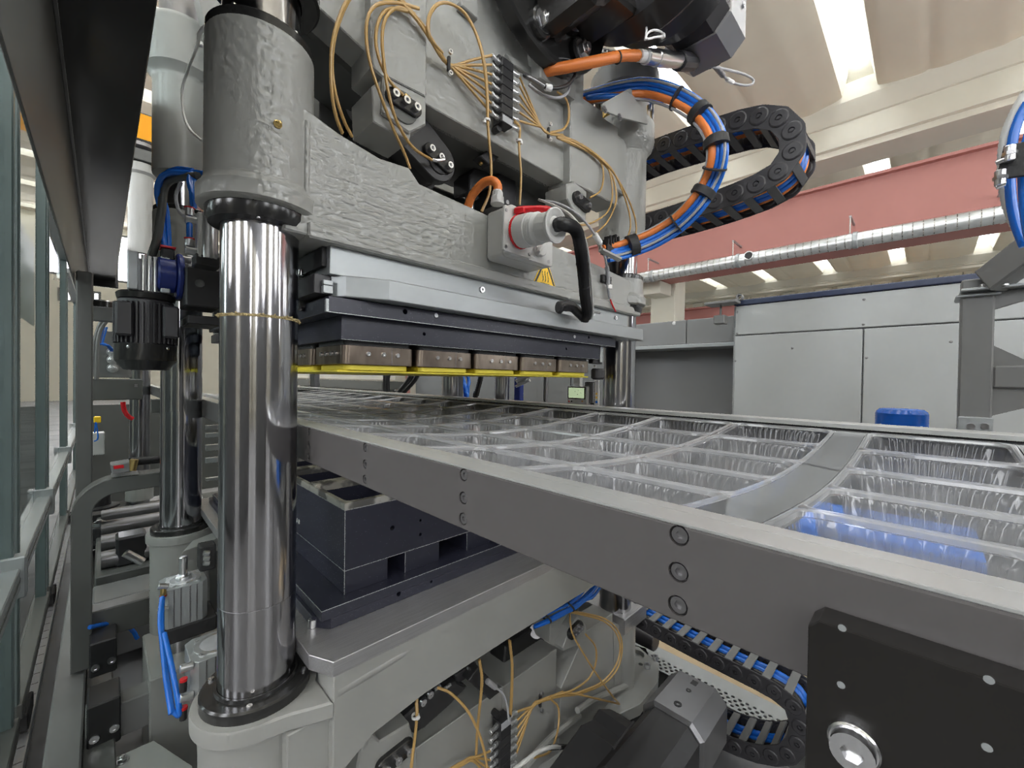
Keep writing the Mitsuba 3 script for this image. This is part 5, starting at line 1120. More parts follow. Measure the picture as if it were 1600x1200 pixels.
txt = meshkit.text_mesh('A B', 0.010, 0.0006, True)
tm = trimesh.Trimesh(np.stack([txt.vertices[:, 2] * -1, -txt.vertices[:, 0], txt.vertices[:, 1]], 1) + [BX0 - 0.0001, 1.0266 + 0.02, 0.9044], txt.faces, process=False)
part(k, 'lettering', tm, 'sign_white', False, 'white engraved letters A B')

# lower fixed crossbeam
k = thing('lower_crossbeam', 'grey painted fixed lower crossbeam with lugs under the lower platen', 'press beam')
zc = 0.475
part(k, 'beam', cbox((0.30, 0.74, 0.18), (0.935, 1.0, zc), 0.002), 'paint_grey', False)
part(k, 'beam_step', cbox((0.715, 0.735, 0.18), (0.90, 0.76, zc + 0.003), 0.002), 'paint_grey', False)
part(k, 'edge_weld', tube([(0.32, 0.739, zc), (0.60, 0.739, zc + 0.001), (0.90, 0.739, zc)], 0.0022, 6), 'paint_smooth', 40)
part(k, 'end_block', prism([(0.9332, 0.3676), (0.9242, 0.1511), (1.2337, 0.1015), (1.2054, 0.4769), (1.0556, 0.4821)], 'y', 0.722, 0.80, 0.002), 'paint_grey', 20)
part(k, 'end_block', prism([(0.9172, 0.4996), (0.9484, 0.5411), (0.9844, 0.5638), (1.0304, 0.5166), (1.0318, 0.4675), (0.9204, 0.489)], 'y', 0.705, 0.74, 0.002), 'paint_grey', 20)
part(k, 'end_block', prism([(0.898, 0.562), (0.9804, 0.5588), (1.0187, 0.5438), (0.9494, 0.4695), (0.8965, 0.508)], 'y', 0.735, 0.80, 0.002), 'paint_grey', 20)
def keeper(parent, pts, y, r):
    pin_plate(parent, pts, y, r, 3, 'gloss_black')
keeper(k, ((0.9536, 0.5285), (0.984, 0.5344)), 0.705, 0.017)
part(k, 'corner_rib', cyl((1.310, 0.745, 0.17), (1.310, 0.745, 0.395), 0.045, 40), 'paint_grey', 40)
part(k, 'end_face', prism([(1.2109, 0.436), (1.2262, 0.212), (1.3561, 0.1745), (1.3484, 0.3864)], 'y', 0.722, 0.78), 'paint_grey', False)
bc = V(1.246, 0.700, 0.44)
part(k, 'column_seat', cut(cbox((bc[0], bc[1], 0.392), (bc[0] + 0.155, bc[1] + 0.19, 0.448), 0.003), cyl((bc[0] + 0.030, bc[1] + 0.030, 0.42), (bc[0] + 0.030, bc[1] + 0.030, 0.46), 0.007, 20), cyl((bc[0] + 0.030, bc[1] + 0.155, 0.42), (bc[0] + 0.030, bc[1] + 0.155, 0.46), 0.007, 20), cyl((bc[0] + 0.125, bc[1] + 0.03, 0.42), (bc[0] + 0.125, bc[1] + 0.03, 0.46), 0.007, 20)), 'steel_ground', 20, 'bright machined column seat')
bp = [(0.9984, 0.7015), (1.1779, 0.6742), (1.2618, 0.6478), (1.4019, 0.6534), (1.4909, 0.6912), (1.5314, 0.7964), (1.25, 1.2), (0.6, 1.2), (0.6, 0.80)]
base = cut(prism(bp, 'z', 0.145, 0.185, 0.002), cyl((1.4848, 0.7766, 0.17), V((1.4848, 0.7766, 0.17)) + [0, 0, 0.03], 0.026, 32), cyl((1.4408, 0.7398, 0.17), V((1.4408, 0.7398, 0.17)) + [0, 0, 0.03], 0.008, 16), cyl((1.5231, 0.7402, 0.17), V((1.5231, 0.7402, 0.17)) + [0, 0, 0.03], 0.008, 16))
part(k, 'foot_plate', base, 'paint_smooth', 20, 'pale grey foot plate with holes')
part(k, 'foot_block', prism([(1.1798, 0.6923), (1.4565, 0.6784), (1.6, 0.80), (1.5, 1.1), (0.8, 1.1)], 'z', 0.0, 0.144), 'matt_black', False)
for q1_ in ((1.4399, 0.714, 0.186), (1.5062, 0.7138, 0.186),):
    part(k, 'bolt', socket_bolt(q1_, (0, 0, 1), 0.011, 0.014), 'steel_bright')
part(k, 'weld_bead', tube([(0.984, 0.7, 0.2889), (1.0842, 0.705, 0.2658), (1.1969, 0.71, 0.2275), (1.3196, 0.715, 0.1873)], 0.009, 8), 'paint_casting', 40)
part(k, 'weld_bead', tube([(0.7785, 0.715, 0.2484), (0.8812, 0.715, 0.2576), (1.0153, 0.715, 0.2472)], 0.010, 8), 'paint_casting', 40)
# left lug of the lower beam
part(k, 'lug', prism([(0.3197, 0.5415), (0.3296, 0.5982), (0.3526, 0.5959), (0.3665, 0.5779), (0.4281, 0.5754), (0.4463, 0.5071), (0.4445, 0.4248), (0.3261, 0.4852)], 'y', 0.70, 0.78, 0.003), 'paint_grey', 20)
keeper(k, ((0.3722, 0.5312), (0.4188, 0.5358)), 0.70, 0.0165)
# toggle parts in the dark under the platen
k = thing('toggle_link', 'black toggle link tucked under the lower platen edge', 'link')
part(k, 'cheek', prism([(0.4187, 0.5666), (0.4889, 0.5844), (0.5613, 0.5755), (0.5926, 0.5478), (0.5444, 0.5307), (0.4788, 0.5185), (0.4558, 0.5212)], 'y', 0.725, 0.80, 0.004), 'matt_black', 20)
for q1_ in ((0.473, 0.725, 0.5796), (0.4901, 0.725, 0.5866),): part(k, 'bolt', socket_bolt(q1_, (0, -1, 0), 0.0072, 0.006), 'steel_bright')
for q1_, q2_ in (((0.4994, 0.72, 0.5926), (0.5139, 0.72, 0.5946)), ((0.5257, 0.72, 0.5815), (0.5409, 0.72, 0.5834)),): part(k, 'fitting', cyl(q1_, q2_, 0.0035, 10), 'aluminium_bright')
k = thing('switch_box', 'black sensor box with red light under the lower platen', 'sensor')
part(k, 'body', cbox((0.5666, 0.735, 0.5578), V((0.6279, 0.735, 0.5822)) + [0, 0.04, 0], 0.003), 'black_plastic', False)
part(k, 'arm', prism([(0.5833, 0.5744), (0.6129, 0.592), (0.6873, 0.4967), (0.65, 0.4949)], 'y', 0.71, 0.735, 0.002), 'matt_black', 20)
d = mikit.ply(trimesh.creation.icosphere(subdivisions=2, radius=0.0026).apply_translation((0.6149, 0.733, 0.5654)), 'red_plastic', smooth=True)
d['emitter'] = {'type': 'area', 'radiance': rgb(10, 1.2, 0.3)}
scene[fresh(k + '__lamp')] = d
part(k, 'screw', socket_bolt((0.5994, 0.733, 0.5835), (0, -1, 0), 0.0035, 0.005), 'steel_bright')
part(k, 'plug', cyl((0.6341, 0.705, 0.551), (0.6608, 0.705, 0.5222), 0.0065, 14, 0.001), 'grey_cable')
hose('thin grey cable curving from the black sensor box to the lower manifold', [(0.6525, 0.705, 0.5295), (0.6801, 0.703, 0.5008), (0.6949, 0.7, 0.4666), (0.7023, 0.7, 0.4234)], 0.0028, 'grey_cable', 'sensor_cable', 'cable')
k = thing('toggle_link', 'dark toggle castings below the right end of the lower platen', 'link')
part(k, 'casting', prism([(0.786, 0.5184), (0.9465, 0.5239), (0.9541, 0.4545), (0.9132, 0.465), (0.8117, 0.4709), (0.7777, 0.4518)], 'y', 0.80, 0.86, 0.004), 'gloss_black', 25)
part(k, 'pin', cyl((0.9009, 0.79, 0.5166), (0.9237, 0.81, 0.498), 0.02, 24), 'steel_dark')
k = thing('press_shaft', 'steel cross shaft between lower platen and lower crossbeam', 'shaft')
part(k, 'shaft', cyl((0.36, 0.98, 0.575), (1.2, 0.98, 0.575), 0.05, 28), 'steel_dark')
for x in (0.45, 0.8, 1.1): part(k, 'collar', ring((x, 0.98, 0.575), (1, 0, 0), 0.049, 0.062, 0.04, 28), 'paint_grey')
struct_back = part('lower_crossbeam', 'rear_wall', cbox((0.30, 1.3, 0.2), (1.26, 1.32, 0.63)), 'paint_grey', False)

# lower lubrication hoses
lx_, lz_ = lc_
lr = [(lx_ + 0.045, 0.712, lz_ + 0.075 - 0.150 * (i + 0.5) / 7) for i in range(7)]
ll = [(lx_ - 0.045, 0.712, lz_ + 0.075 - 0.150 * (i + 0.5) / 7) for i in range(7)]
clip('black hose clip right of the lower manifold', (0.8314, 0.712, 0.4106), (0.8322, 0.712, 0.3757), 0.71)
strands('amber hose, {} of the fan from the lower manifold to the black clip', [(0.9237, 0.706, 0.3684), (0.8727, 0.706, 0.3831), (0.8248, 0.706, 0.3986), (0.7946, 0.706, 0.4017)], 6, 0.004, 0.0027, lr)
low_ends = [('bending up around the far lug', [(0.8648, 0.704, 0.3867), (0.9763, 0.7, 0.3438), (1.0949, 0.69, 0.3202), (1.1675, 0.685, 0.3394), (1.1933, 0.685, 0.3855), (1.1724, 0.69, 0.4422), (1.112, 0.7, 0.4997), (1.0225, 0.71, 0.549), (0.9754, 0.72, 0.5709)]),
            ('bending up in the outer arc around the far lug', [(0.8647, 0.704, 0.3903), (0.9922, 0.7, 0.3335), (1.1132, 0.69, 0.3089), (1.18, 0.683, 0.3302), (1.2018, 0.683, 0.3868), (1.1841, 0.69, 0.4435), (1.1228, 0.7, 0.5014), (1.0223, 0.71, 0.5548), (0.966, 0.72, 0.5784)]),
            ('rising to the far lug fitting', [(0.8702, 0.704, 0.3891), (0.9605, 0.7, 0.3614), (1.0401, 0.7, 0.3545), (1.0689, 0.695, 0.3918), (1.0639, 0.695, 0.4431), (1.0122, 0.695, 0.5024)]),
            ('crossing diagonally in front of the far lug', [(0.9593, 0.715, 0.583), (0.9361, 0.69, 0.5481), (0.967, 0.685, 0.4914), (1.0433, 0.68, 0.3827), (1.1353, 0.68, 0.2665), (1.2044, 0.69, 0.1924)]),
            ('running down to the foot plate', [(0.8702, 0.704, 0.3891), (0.9455, 0.7, 0.3601), (1.0438, 0.69, 0.3), (1.2044, 0.69, 0.1924)]),
            ('bending back down behind the manifold', [(0.8673, 0.706, 0.3825), (0.8938, 0.7, 0.3484), (0.885, 0.69, 0.3151), (0.8595, 0.68, 0.293), (0.8336, 0.68, 0.275), (0.7756, 0.68, 0.297)])]
for w, e in low_ends: hose('amber hose from the lower clip ' + w, e, 0.0027)
strands('amber hose, {} of the pair hanging straight down from the lower platen, right one', [(0.7005, 0.7, 0.6197), (0.7156, 0.705, 0.5474), (0.7201, 0.71, 0.463), (0.7217, 0.715, 0.4112)], 2, 0.0022)
strands('amber hose, {} of the pair running down past the black sensor box', [(0.5968, 0.69, 0.6268), (0.6051, 0.69, 0.5795), (0.6092, 0.7, 0.5137), (0.6112, 0.71, 0.4478), (0.6128, 0.715, 0.3844)], 2, 0.0022)
strands('amber hose, {} of the pair hanging in front of the near lower lug', [(0.4419, 0.7, 0.6133), (0.4374, 0.69, 0.595), (0.4305, 0.685, 0.5581), (0.421, 0.68, 0.5177), (0.4174, 0.68, 0.4769)], 2, 0.0024)
hose('amber hose arching from the black link over the lower manifold to the bottom edge', [(0.4917, 0.7, 0.6129), (0.5129, 0.68, 0.5995), (0.5436, 0.665, 0.5564), (0.5719, 0.66, 0.4952), (0.5911, 0.66, 0.4347), (0.6014, 0.66, 0.3786)], 0.0029)
strands('amber hose, {} of the fan left of the lower manifold', [(0.5259, 0.705, 0.412), (0.5662, 0.708, 0.4016), (0.5972, 0.71, 0.3918)], 4, 0.003, 0.0026, ll[2:6])
k = thing('hose_tie', 'white tie on the amber hoses in front of the near lower lug', 'cable tie')
part(k, 'band', ring((0.434, 0.689, 0.59), (0, 0, 1), 0.0055, 0.0078, 0.005, 14), 'sign_white')
part(k, 'head', cbox(V((0.4372, 0.685, 0.5905)) - 0.003, V((0.4372, 0.685, 0.5905)) + 0.003), 'sign_white', False)
k = thing('sensor_cable', 'white and black cable at the bottom edge below the lower manifold', 'cable')
part(k, 'cord', tube([(0.6956, 0.68, 0.3161), (0.7337, 0.67, 0.3243), (0.7823, 0.665, 0.3222), (0.8401, 0.66, 0.2974), (0.9248, 0.66, 0.2392)], 0.0052, 9), 'pale_cable', 60)
part(k, 'sleeve', tube([(0.8125, 0.663, 0.3111), (0.8673, 0.66, 0.2805), (0.937, 0.658, 0.2311)], 0.0062, 9), 'matt_black', 60)
# blue hose bundle under the platen end
strands('blue hose, {} of the bundle under the right end of the lower platen', [(0.7903, 0.7, 0.6217), (0.8421, 0.69, 0.6269), (0.9186, 0.685, 0.6254), (0.9702, 0.69, 0.6259), (1.0256, 0.7, 0.6266), (1.1137, 0.72, 0.6227)], 7, 0.014, 0.0042, None, 'blue hoses under the lower platen', 'blue_hose', 'air_hose')
k = thing('cable_tie', 'black ties around the blue hoses under the lower platen', 'cable tie')
for a, b in (((858, 962), (862, 972)), ((889, 944), (893, 956))):
    part(k, 'band', ring((0.9172, 0.686, 0.622) if a[0] > 870 else (0.8276, 0.693, 0.623), (0.85, 0, 0.5), 0.014, 0.0165, 0.004, 18), 'matt_black')

# lower servo motor
k = thing('drive_motor', 'black gearbox and servo motor at the bottom of the picture', 'motor')
part(k, 'gear_housing', prism([(0.7309, 0.3189), (0.8147, 0.3376), (0.8895, 0.355), (0.9396, 0.3397), (0.9668, 0.3525), (1.0193, 0.3233), (1.0758, 0.2767), (1.1491, 0.1938), (1.2564, 0.0572), (1.2704, -0.0786)], 'y', 0.50, 0.62, 0.006), 'matt_black', 20)
part(k, 'housing_step', prism([(0.8692, 0.3325), (0.9765, 0.3573), (1.208, 0.1467), (1.2226, 0.0217), (0.9014, 0.2484)], 'y', 0.488, 0.52, 0.004), 'black_plastic', 20)
part(k, 'plug_screw', ring((0.8788, 0.6, 0.337), (0, 0, 1), 0.008, 0.014, 0.006, 24), 'black_plastic')
part(k, 'housing_rib', tube([(0.8457, 0.499, 0.3938), (0.9033, 0.499, 0.4016), (0.9518, 0.505, 0.3918)], 0.003, 8), 'matt_black')
m0 = V(0.80, 0.45, 0.3141)
ax = V(1.0, 0, 0); up = V(0, 0, 1.0); sd = np.cross(up, ax)
part(k, 'motor_body', prism_on(octa(0.071, 0.62), m0, sd, up, 0.26, 0.004), 'cast_black', 20)
bell = part(k, 'end_bell', prism_on(octa(0.081, 0.62), m0 + ax * 0.245, sd, up, 0.18, 0.008), 'motor_grey', 20)
part(k, 'end_plate', prism_on(octa(0.062, 0.62), m0 + ax * 0.42, sd, up, 0.025, 0.005), 'black_plastic', 20)
part(bell, 'screw', ring(m0 + [0.285, 0, 0.081], (0, 0, 1), 0.004, 0.010, 0.0015, 20), 'matt_black')
part(bell, 'screw', ring(m0 + [0.355, 0, 0.081], (0, 0, 1), 0.003, 0.007, 0.0012, 20), 'matt_black')
part(bell, 'rating_slot', cbox(m0 + [0.385, -0.008, 0.0808], m0 + [0.405, 0.008, 0.0818]), 'matt_black', False)
# floor stuff bottom right: cardboard, perforated grey tray
k = thing('cardboard_sheet', 'tan cardboard sheet lying below the cable chain', 'cardboard')
part(k, 'sheet', cbox((1.75, -0.6, 0.004), (2.6, 1.05, 0.010)), 'cardboard_tan', False)
k = thing('cable_tray', 'pale grey perforated cable tray on the floor below the cable chain', 'cable tray')
hol = [cyl((1.600 + 0.016 * j, -0.25 + 0.024 * i + 0.012 * (j % 2), 0.08), (1.600 + 0.016 * j, -0.25 + 0.024 * i + 0.012 * (j % 2), 0.11), 0.0068, 8) for i in range(52) for j in range(4)]
part(k, 'plate', cut(cbox((1.585, -0.3, 0.092), (1.72, 1.05, 0.095)), *hol), 'cabinet_pale', False)
part(k, 'lip', cbox((1.717, -0.3, 0.0), (1.720, 1.05, 0.092)), 'cabinet_pale', False)
part(k, 'inner', cbox((1.59, -0.3, 0.0), (1.715, 1.05, 0.03)), 'paint_frame', False)
k = thing('frame_tube', 'round dark tube below the lower column seat on the right', 'tube')
part(k, 'tube', cyl((1.62, 0.8823, 0.1741), (1.62, 0.7664, 0.1753), 0.035, 24, 0.004), 'black_plastic')

# black mounting plate in the right foreground, bolted to the near rail
k = thing('mounting_plate', 'large black steel plate bolted to the near rail in the bottom right corner', 'plate')
XP = 0.232
ypl, zpt = 0.0367, 1.142
part(k, 'plate', prism([(ypl, 0.95), (ypl, zpt - 0.004), (ypl - 0.004, zpt), (-0.20, zpt), (-0.20, 0.95)], 'x', XP, 0.2495, 0.0006), 'plate_black', False)
for q1_ in ((0.232, 0.0244, 1.1424), (0.232, 0.0243, 1.1171), (0.232, -0.0181, 1.1419), (0.232, -0.0181, 1.1167),):
    q = q1_
    part(k, 'bore', lathe([(0.0015, 0), (0.0015, 0.0003)], q, (-1, 0, 0), 14), 'aluminium', False, 'bare metal bottom of a small hole')
q = V((0.232, 0.0195, 1.0939))
part(k, 'bolt', cat(ring(q + [0.001, 0, 0], (-1, 0, 0), 0.004, 0.0092, 0.0035, 40, 0.0008)), 'steel_bright', 30, 'bright washer')
part(k, 'bolt_head', socket_bolt(q - [0.002, 0, 0], (-1, 0, 0), 0.0078, 0.0052), 'steel_bright')

# ================================================================== left side of the picture
part('upper_crossbeam', 'column_boss', lathe([(0.058, 1.893), (0.0775, 1.895), (0.0785, 1.90), (0.0785, 2.19), (0.082, 2.205), (0.098, 2.225), (0.100, 2.36), (0.092, 2.378), (0.060, 2.378)], (*C3, 0), seg=72), 'paint_grey', 35)
part('upper_crossbeam', 'boss_arm', prism(sg.Polygon([(0.13, 1.70), (0.27, 1.68), (0.27, 1.80), (0.12, 1.81)]), 'z', 2.225, 2.34, 0.004), 'paint_grey', False)
part('upper_crossbeam', 'boss_rod', cyl((0.187, 1.7524, 2.38), (0.187, 1.7524, 2.8), 0.06, 40), 'steel_dark')
solo('sensor_cable', 'thin pale grey cable hanging down the side of the rear column housing', 'cable', tube([(0.1141, 0.8, 1.7902), (0.1327, 1.0, 1.907), (0.1675, 1.3, 2.0695), (0.1674, 1.45, 2.0901), (0.1605, 1.5, 2.0549), (0.1637, 1.5, 1.9881), (0.1723, 1.45, 1.9278), (0.1789, 1.3, 1.8394)], 0.0036, 8), 'pale_cable', 60)
solo('cable_tie', 'small white tie on the pale cable beside the foreground column housing', 'cable tie', cbox(V((0.1687, 1.28, 2.0653)) - [0.006, 0.006, 0.005], V((0.1687, 1.28, 2.0653)) + [0.008, 0.006, 0.005], 0.002), 'sign_white', False)
# overhead guard header beam
k = thing('guard_beam', 'wide dark steel guard header beam overhead at the top left', 'beam')
part(k, 'beam', cbox((-0.067, -0.6, 1.95), (0.073, 4.38, 2.12), 0.002), 'gloss_black', False)
part(k, 'hanging_flange', cbox((-0.071, -0.6, 1.5674), (-0.067, 4.40, 2.12), 0.001), 'paint_frame', False)
part(k, 'edge_bead', cbox((-0.0668, -0.6, 1.9475), (-0.060, 4.38, 1.951), 0.0008), 'steel_dark', False)
part(k, 'end_cap', cbox((-0.06, 4.38, 1.90), (0.09, 4.40, 2.12), 0.002), 'gloss_black', False)
# machine frame post with bent cross member and base rail
k = thing('frame_post', 'dark grey vertical frame post left of the columns', 'post')
part(k, 'post', cbox((-0.0627, 2.05, 0.26), (-0.0213, 2.11, 1.60), 0.004), 'paint_frame', False)
k = thing('frame_member', 'dark grey bent tube member curving from the frame post to the rear column', 'frame')
xa_, xb_ = -0.0704, -0.0206
zt0, zt2 = 0.8919, 0.8381
R_ = 0.115; ri = R_ - (zt0 - zt2)
ox, oz = xa_ + R_, zt0 - R_
ang = np.linspace(np.pi, np.pi / 2, 12)
outer = [(ox + R_ * math.cos(a), oz + R_ * math.sin(a)) for a in ang]
wi = (xb_ - xa_)
inner = [(ox + (R_ - wi) * math.cos(a), oz + ri * math.sin(a)) for a in ang]
part(k, 'arm', prism(sg.Polygon([(xa_, 0.26)] + outer + [(0.20, zt0 + 0.004), (0.20, zt2 + 0.004)] + inner[::-1] + [(xb_, 0.26)]), 'y', 1.96, 2.04, 0.003), 'paint_frame', 25)
part(k, 'mount_plate', cbox((0.0247, 1.955, 0.8949), V((0.0944, 1.955, 0.8952)) + [0, 0.08, 0], 0.002), 'aluminium', False)
k = thing('optical_sensor', 'grey sensor housing with red marking on the bent frame member', 'sensor')
part(k, 'body', prism([(0.0266, 0.9034), (0.0218, 0.9373), (0.0703, 0.9421), (0.0754, 0.9051)], 'y', 1.96, 2.03, 0.004), 'cabinet_dark', False)
part(k, 'label', prism([(0.031, 0.9219), (0.0294, 0.9331), (0.0549, 0.9341), (0.0566, 0.9227)], 'y', 1.956, 1.961), 'red_plastic', False, 'red and white marking')
part(k, 'arm', cyl((0.0727, 2.0, 0.9342), (0.154, 2.04, 0.927), 0.014, 20), 'matt_black')
part(k, 'joint', cyl((0.0767, 1.97, 0.9089), (0.0832, 1.97, 0.9465), 0.012, 16), 'brass')
k = thing('base_rail', 'dark grey base frame running along the floor at the left', 'frame')
part(k, 'rail', cbox((-0.105, 0.9, 0.18), (-0.035, 3.4, 0.25), 0.004), 'paint_frame_light', False)
part(k, 'side_plate', cbox((-0.035, 0.9, 0.10), (0.03, 3.4, 0.22), 0.003), 'paint_frame', False)
for (u0, v0, u1, v1, yy) in ((230, 1010, 150, 1040, 2.0), (235, 1110, 150, 1150, 1.62)):
    pass
part(k, 'cross_bar', cbox((-0.03, 2.00, 0.33), (0.16, 2.07, 0.43), 0.004), 'paint_frame', False)
part(k, 'cross_bar', cbox((-0.03, 1.62, 0.20), (0.16, 1.69, 0.30), 0.004), 'paint_frame_light', False)
part(k, 'floor_plate', prism([(-0.008, 1.5389), (0.1077, 1.535), (0.1736, 1.3638), (0.1497, 1.1703), (-0.0066, 1.3216)], 'z', 0.19, 0.205), 'paint_smooth', False)
part(k, 'nut', hex_bolt((0.042, 1.51, 0.206), (0, 0, 1), 0.010, 0.010), 'steel_bright')
for i, (y, z, lab) in enumerate(((1.88, 0.32, 'black rubber bumper block with two screws on the left frame, upper one'), (1.60, 0.24, 'black rubber bumper block with two screws on the left frame, lower one'))):
    k = thing('bumper_block', lab, 'bumper')
    xl = [-0.0264, -0.027][i]; xr = [0.039, 0.0416][i]
    zt_ = [0.3759, 0.3338][i]; zb_ = [0.2643, 0.2042][i]
    part(k, 'block', cbox((xl, y, zb_), (xr, y + 0.11, zt_), 0.004), 'black_rubber', False)
    w = xr - xl; hgt = zt_ - zb_
    for fx, fz in ((0.22, 0.28), (0.80, 0.34)): part(k, 'screw', socket_bolt((xl + w * fx, y, zb_ + hgt * fz), (0, -1, 0), 0.0105, 0.003), 'steel_bright')

# ---- guard doors: framed glass panels running along Y
XG = -0.22
def stile(parent, y, z0, z1, m='door_frame'): return part(parent, 'stile', cbox((XG, y, z0), (XG + 0.036, y + 0.03, z1), 0.004), m, False)
DOORN = ['nearest glazed guard door panel at the left edge', 'second glazed guard door panel from the left edge', 'third glazed guard door panel along the left side', 'farthest glazed guard door panel, next to the frame post']
for i, (ya, yb, za, zb_) in enumerate(((0.95, 1.95, 0.14, 2.6), (2.02, 2.98, 0.14, 2.55), (3.05, 4.55, 0.14, 2.12), (4.65, 6.6, 0.14, 2.05))):
    k = thing('guard_door', DOORN[i], 'door')
    stile(k, ya, za, zb_); stile(k, yb - 0.05, za, zb_)
    part(k, 'glass', cbox((XG + 0.018, ya + 0.03, za + 0.03), (XG + 0.0185, yb - 0.05, zb_ - 0.03)), 'door_glass', False, 'greenish glass pane')
    part(k, 'top_rail', cbox((XG, ya, zb_ - 0.04), (XG + 0.045, yb, zb_), 0.003), 'aluminium', False)
    part(k, 'bottom_rail', cbox((XG, ya, za), (XG + 0.045, yb, za + 0.05), 0.003), 'paint_frame', False)
    part(k, 'middle_rail', cbox((XG + 0.005, ya + 0.03, 0.600), (XG + 0.05, yb - 0.05, 0.665), 0.003), 'aluminium', False)
    part(k, 'rail_groove', cbox((XG + 0.049, ya + 0.03, 0.628), (XG + 0.0512, yb - 0.05, 0.638)), 'paint_frame', False)
    part(k, 'clamp', cbox((XG - 0.005, yb - 0.06, 0.575), (XG + 0.062, yb - 0.01, 0.70), 0.004), 'aluminium', False)
    part(k, 'roller_block', cbox((XG - 0.01, ya + 0.02, 0.085), (XG + 0.055, ya + 0.16, 0.14), 0.004), 'matt_black', False)
k = thing('floor_guide', 'slotted aluminium floor guide rail below the guard doors', 'rail')
part(k, 'track', cbox((XG - 0.03, 0.9, 0.05), (XG - 0.015, 7.0, 0.085), 0.002), 'steel_dark', False)
part(k, 'strip', cbox((XG + 0.03, 0.9, 0.04), (XG + 0.058, 7.0, 0.075), 0.002), 'aluminium_bright', False)
for i in range(40): part(k, 'scale_mark', cbox((XG + 0.035, 1.0 + 0.075 * i, 0.0752), (XG + 0.053, 1.006 + 0.075 * i, 0.0757)), 'steel_dark', False)
part(k, 'floor_plate', cbox((XG - 0.04, 0.9, 0.0), (0.0, 7.0, 0.02)), 'floor_concrete', False)

# ---- gearmotor with blue gear case hanging beside the rear column
k = thing('gear_motor', 'small black ribbed electric motor hanging below a blue gear case', 'motor')
mcx, mcy = 0.0752, 1.30
zA, zB = 1.2588, 1.3139
zC = 1.4182
part(k, 'fan_cover', lathe([(0.040, zA), (0.056, zA + 0.022), (0.0565, zB + 0.004)], (mcx, mcy, 0), seg=40), 'gloss_black', 30)
part(k, 'body', lathe([(0.050, zB), (0.050, zC), (0.044, zC + 0.010)], (mcx, mcy, 0), seg=40), 'black_plastic', 30)
fin = mikit.ply(cbox((0.048, -0.002, zB + 0.006), (0.058, 0.002, zC - 0.006), 0.0006), 'black_plastic', smooth=False)
for i in range(36):
    put(fresh(k + '__fin'), fin, None, place=T().translate([float(mcx), mcy, 0]).rotate([0, 0, 1], i * 10))
part(k, 'terminal_box', cbox((mcx - 0.055, mcy - 0.058, zB + 0.02), (mcx - 0.025, mcy - 0.03, zC - 0.01), 0.004), 'black_plastic', False)
part(k, 'terminal_box', cbox((mcx + 0.025, mcy - 0.058, zB + 0.02), (mcx + 0.055, mcy - 0.03, zC - 0.01), 0.004), 'black_plastic', False)
part(k, 'top_flange', lathe([(0.052, zC + 0.004), (0.054, zC + 0.016), (0.05, zC + 0.020)], (mcx, mcy, 0), seg=32), 'gloss_black', 30)
for a in (-2.2, -0.9): part(k, 'cover_screw', pan_screw((mcx + 0.056 * math.cos(a), mcy + 0.056 * math.sin(a), zB - 0.004), (math.cos(a), math.sin(a), 0), 0.004, 0.003), 'steel_bright')
zT = zC + 0.020
part(k, 'adapter', cat(*[cbox((mcx + dx - 0.009, mcy - 0.05, zT), (mcx + dx + 0.009, mcy - 0.03, zT + 0.085), 0.002) for dx in (-0.026, 0.030)], cbox((mcx - 0.03, mcy - 0.03, zT), (mcx + 0.03, mcy + 0.02, zT + 0.075), 0.003)), 'aluminium', False, 'grey ribbed adapter')
for dx in (-0.008, 0.002, 0.012): part(k, 'adapter_rib', cyl((mcx + dx, mcy - 0.045, zT), (mcx + dx, mcy - 0.045, zT + 0.08), 0.004, 10), 'aluminium_bright')
gx = 0.1175
part(k, 'gear_case', cat(cyl((gx - 0.026, 1.27, zT + 0.045), (gx + 0.008, 1.27, zT + 0.045), 0.040, 32, 0.003), cyl((gx + 0.008, 1.27, zT + 0.045), (gx + 0.020, 1.27, zT + 0.045), 0.054, 32, 0.003)), 'dark_blue', 30, 'dark blue gear case')
for a in np.linspace(0, 2 * np.pi, 6, endpoint=False):
    part(k, 'case_bolt', cyl((gx + 0.018, 1.27 + 0.045 * math.cos(a), zT + 0.045 + 0.045 * math.sin(a)), (gx + 0.034, 1.27 + 0.045 * math.cos(a), zT + 0.045 + 0.045 * math.sin(a)), 0.008, 12, 0.001), 'steel_bright')
part(k, 'air_port', cbox((gx - 0.02, 1.25, zT + 0.078), (gx + 0.004, 1.29, zT + 0.105), 0.003), 'matt_black', False)
part(k, 'port_ring', cbox((gx - 0.022, 1.248, zT + 0.105), (gx + 0.006, 1.292, zT + 0.110), 0.001), 'red_plastic', False, 'red collar')
k = thing('bracket_block', 'black machined bracket block with one screw between gear case and foreground column', 'bracket')
part(k, 'block', cbox((0.1362, 1.2, 1.4081), V((0.2025, 1.2, 1.4999)) + [0, 0.10, 0], 0.003), 'matt_black', False)
part(k, 'screw', socket_bolt((0.1619, 1.2, 1.4622), (0, -1, 0), 0.009, 0.003), 'steel_bright')
part(k, 'lower_plate', cbox((0.1434, 1.22, 1.3696), V((0.2065, 1.22, 1.3904)) + [0, 0.12, 0], 0.002), 'matt_black', False)
k = thing('air_cylinder', 'slim aluminium air cylinder with two push fittings beside the foreground column', 'air cylinder')
part(k, 'barrel', cyl((0.1649, 1.1, 1.4999), (0.1644, 1.1, 1.5962), 0.016, 24), 'aluminium_bright')
part(k, 'side_rail', cbox((0.1425, 1.09, 1.4972), V((0.1518, 1.09, 1.5939)) + [0, 0.03, 0], 0.002), 'pale_cable', False)
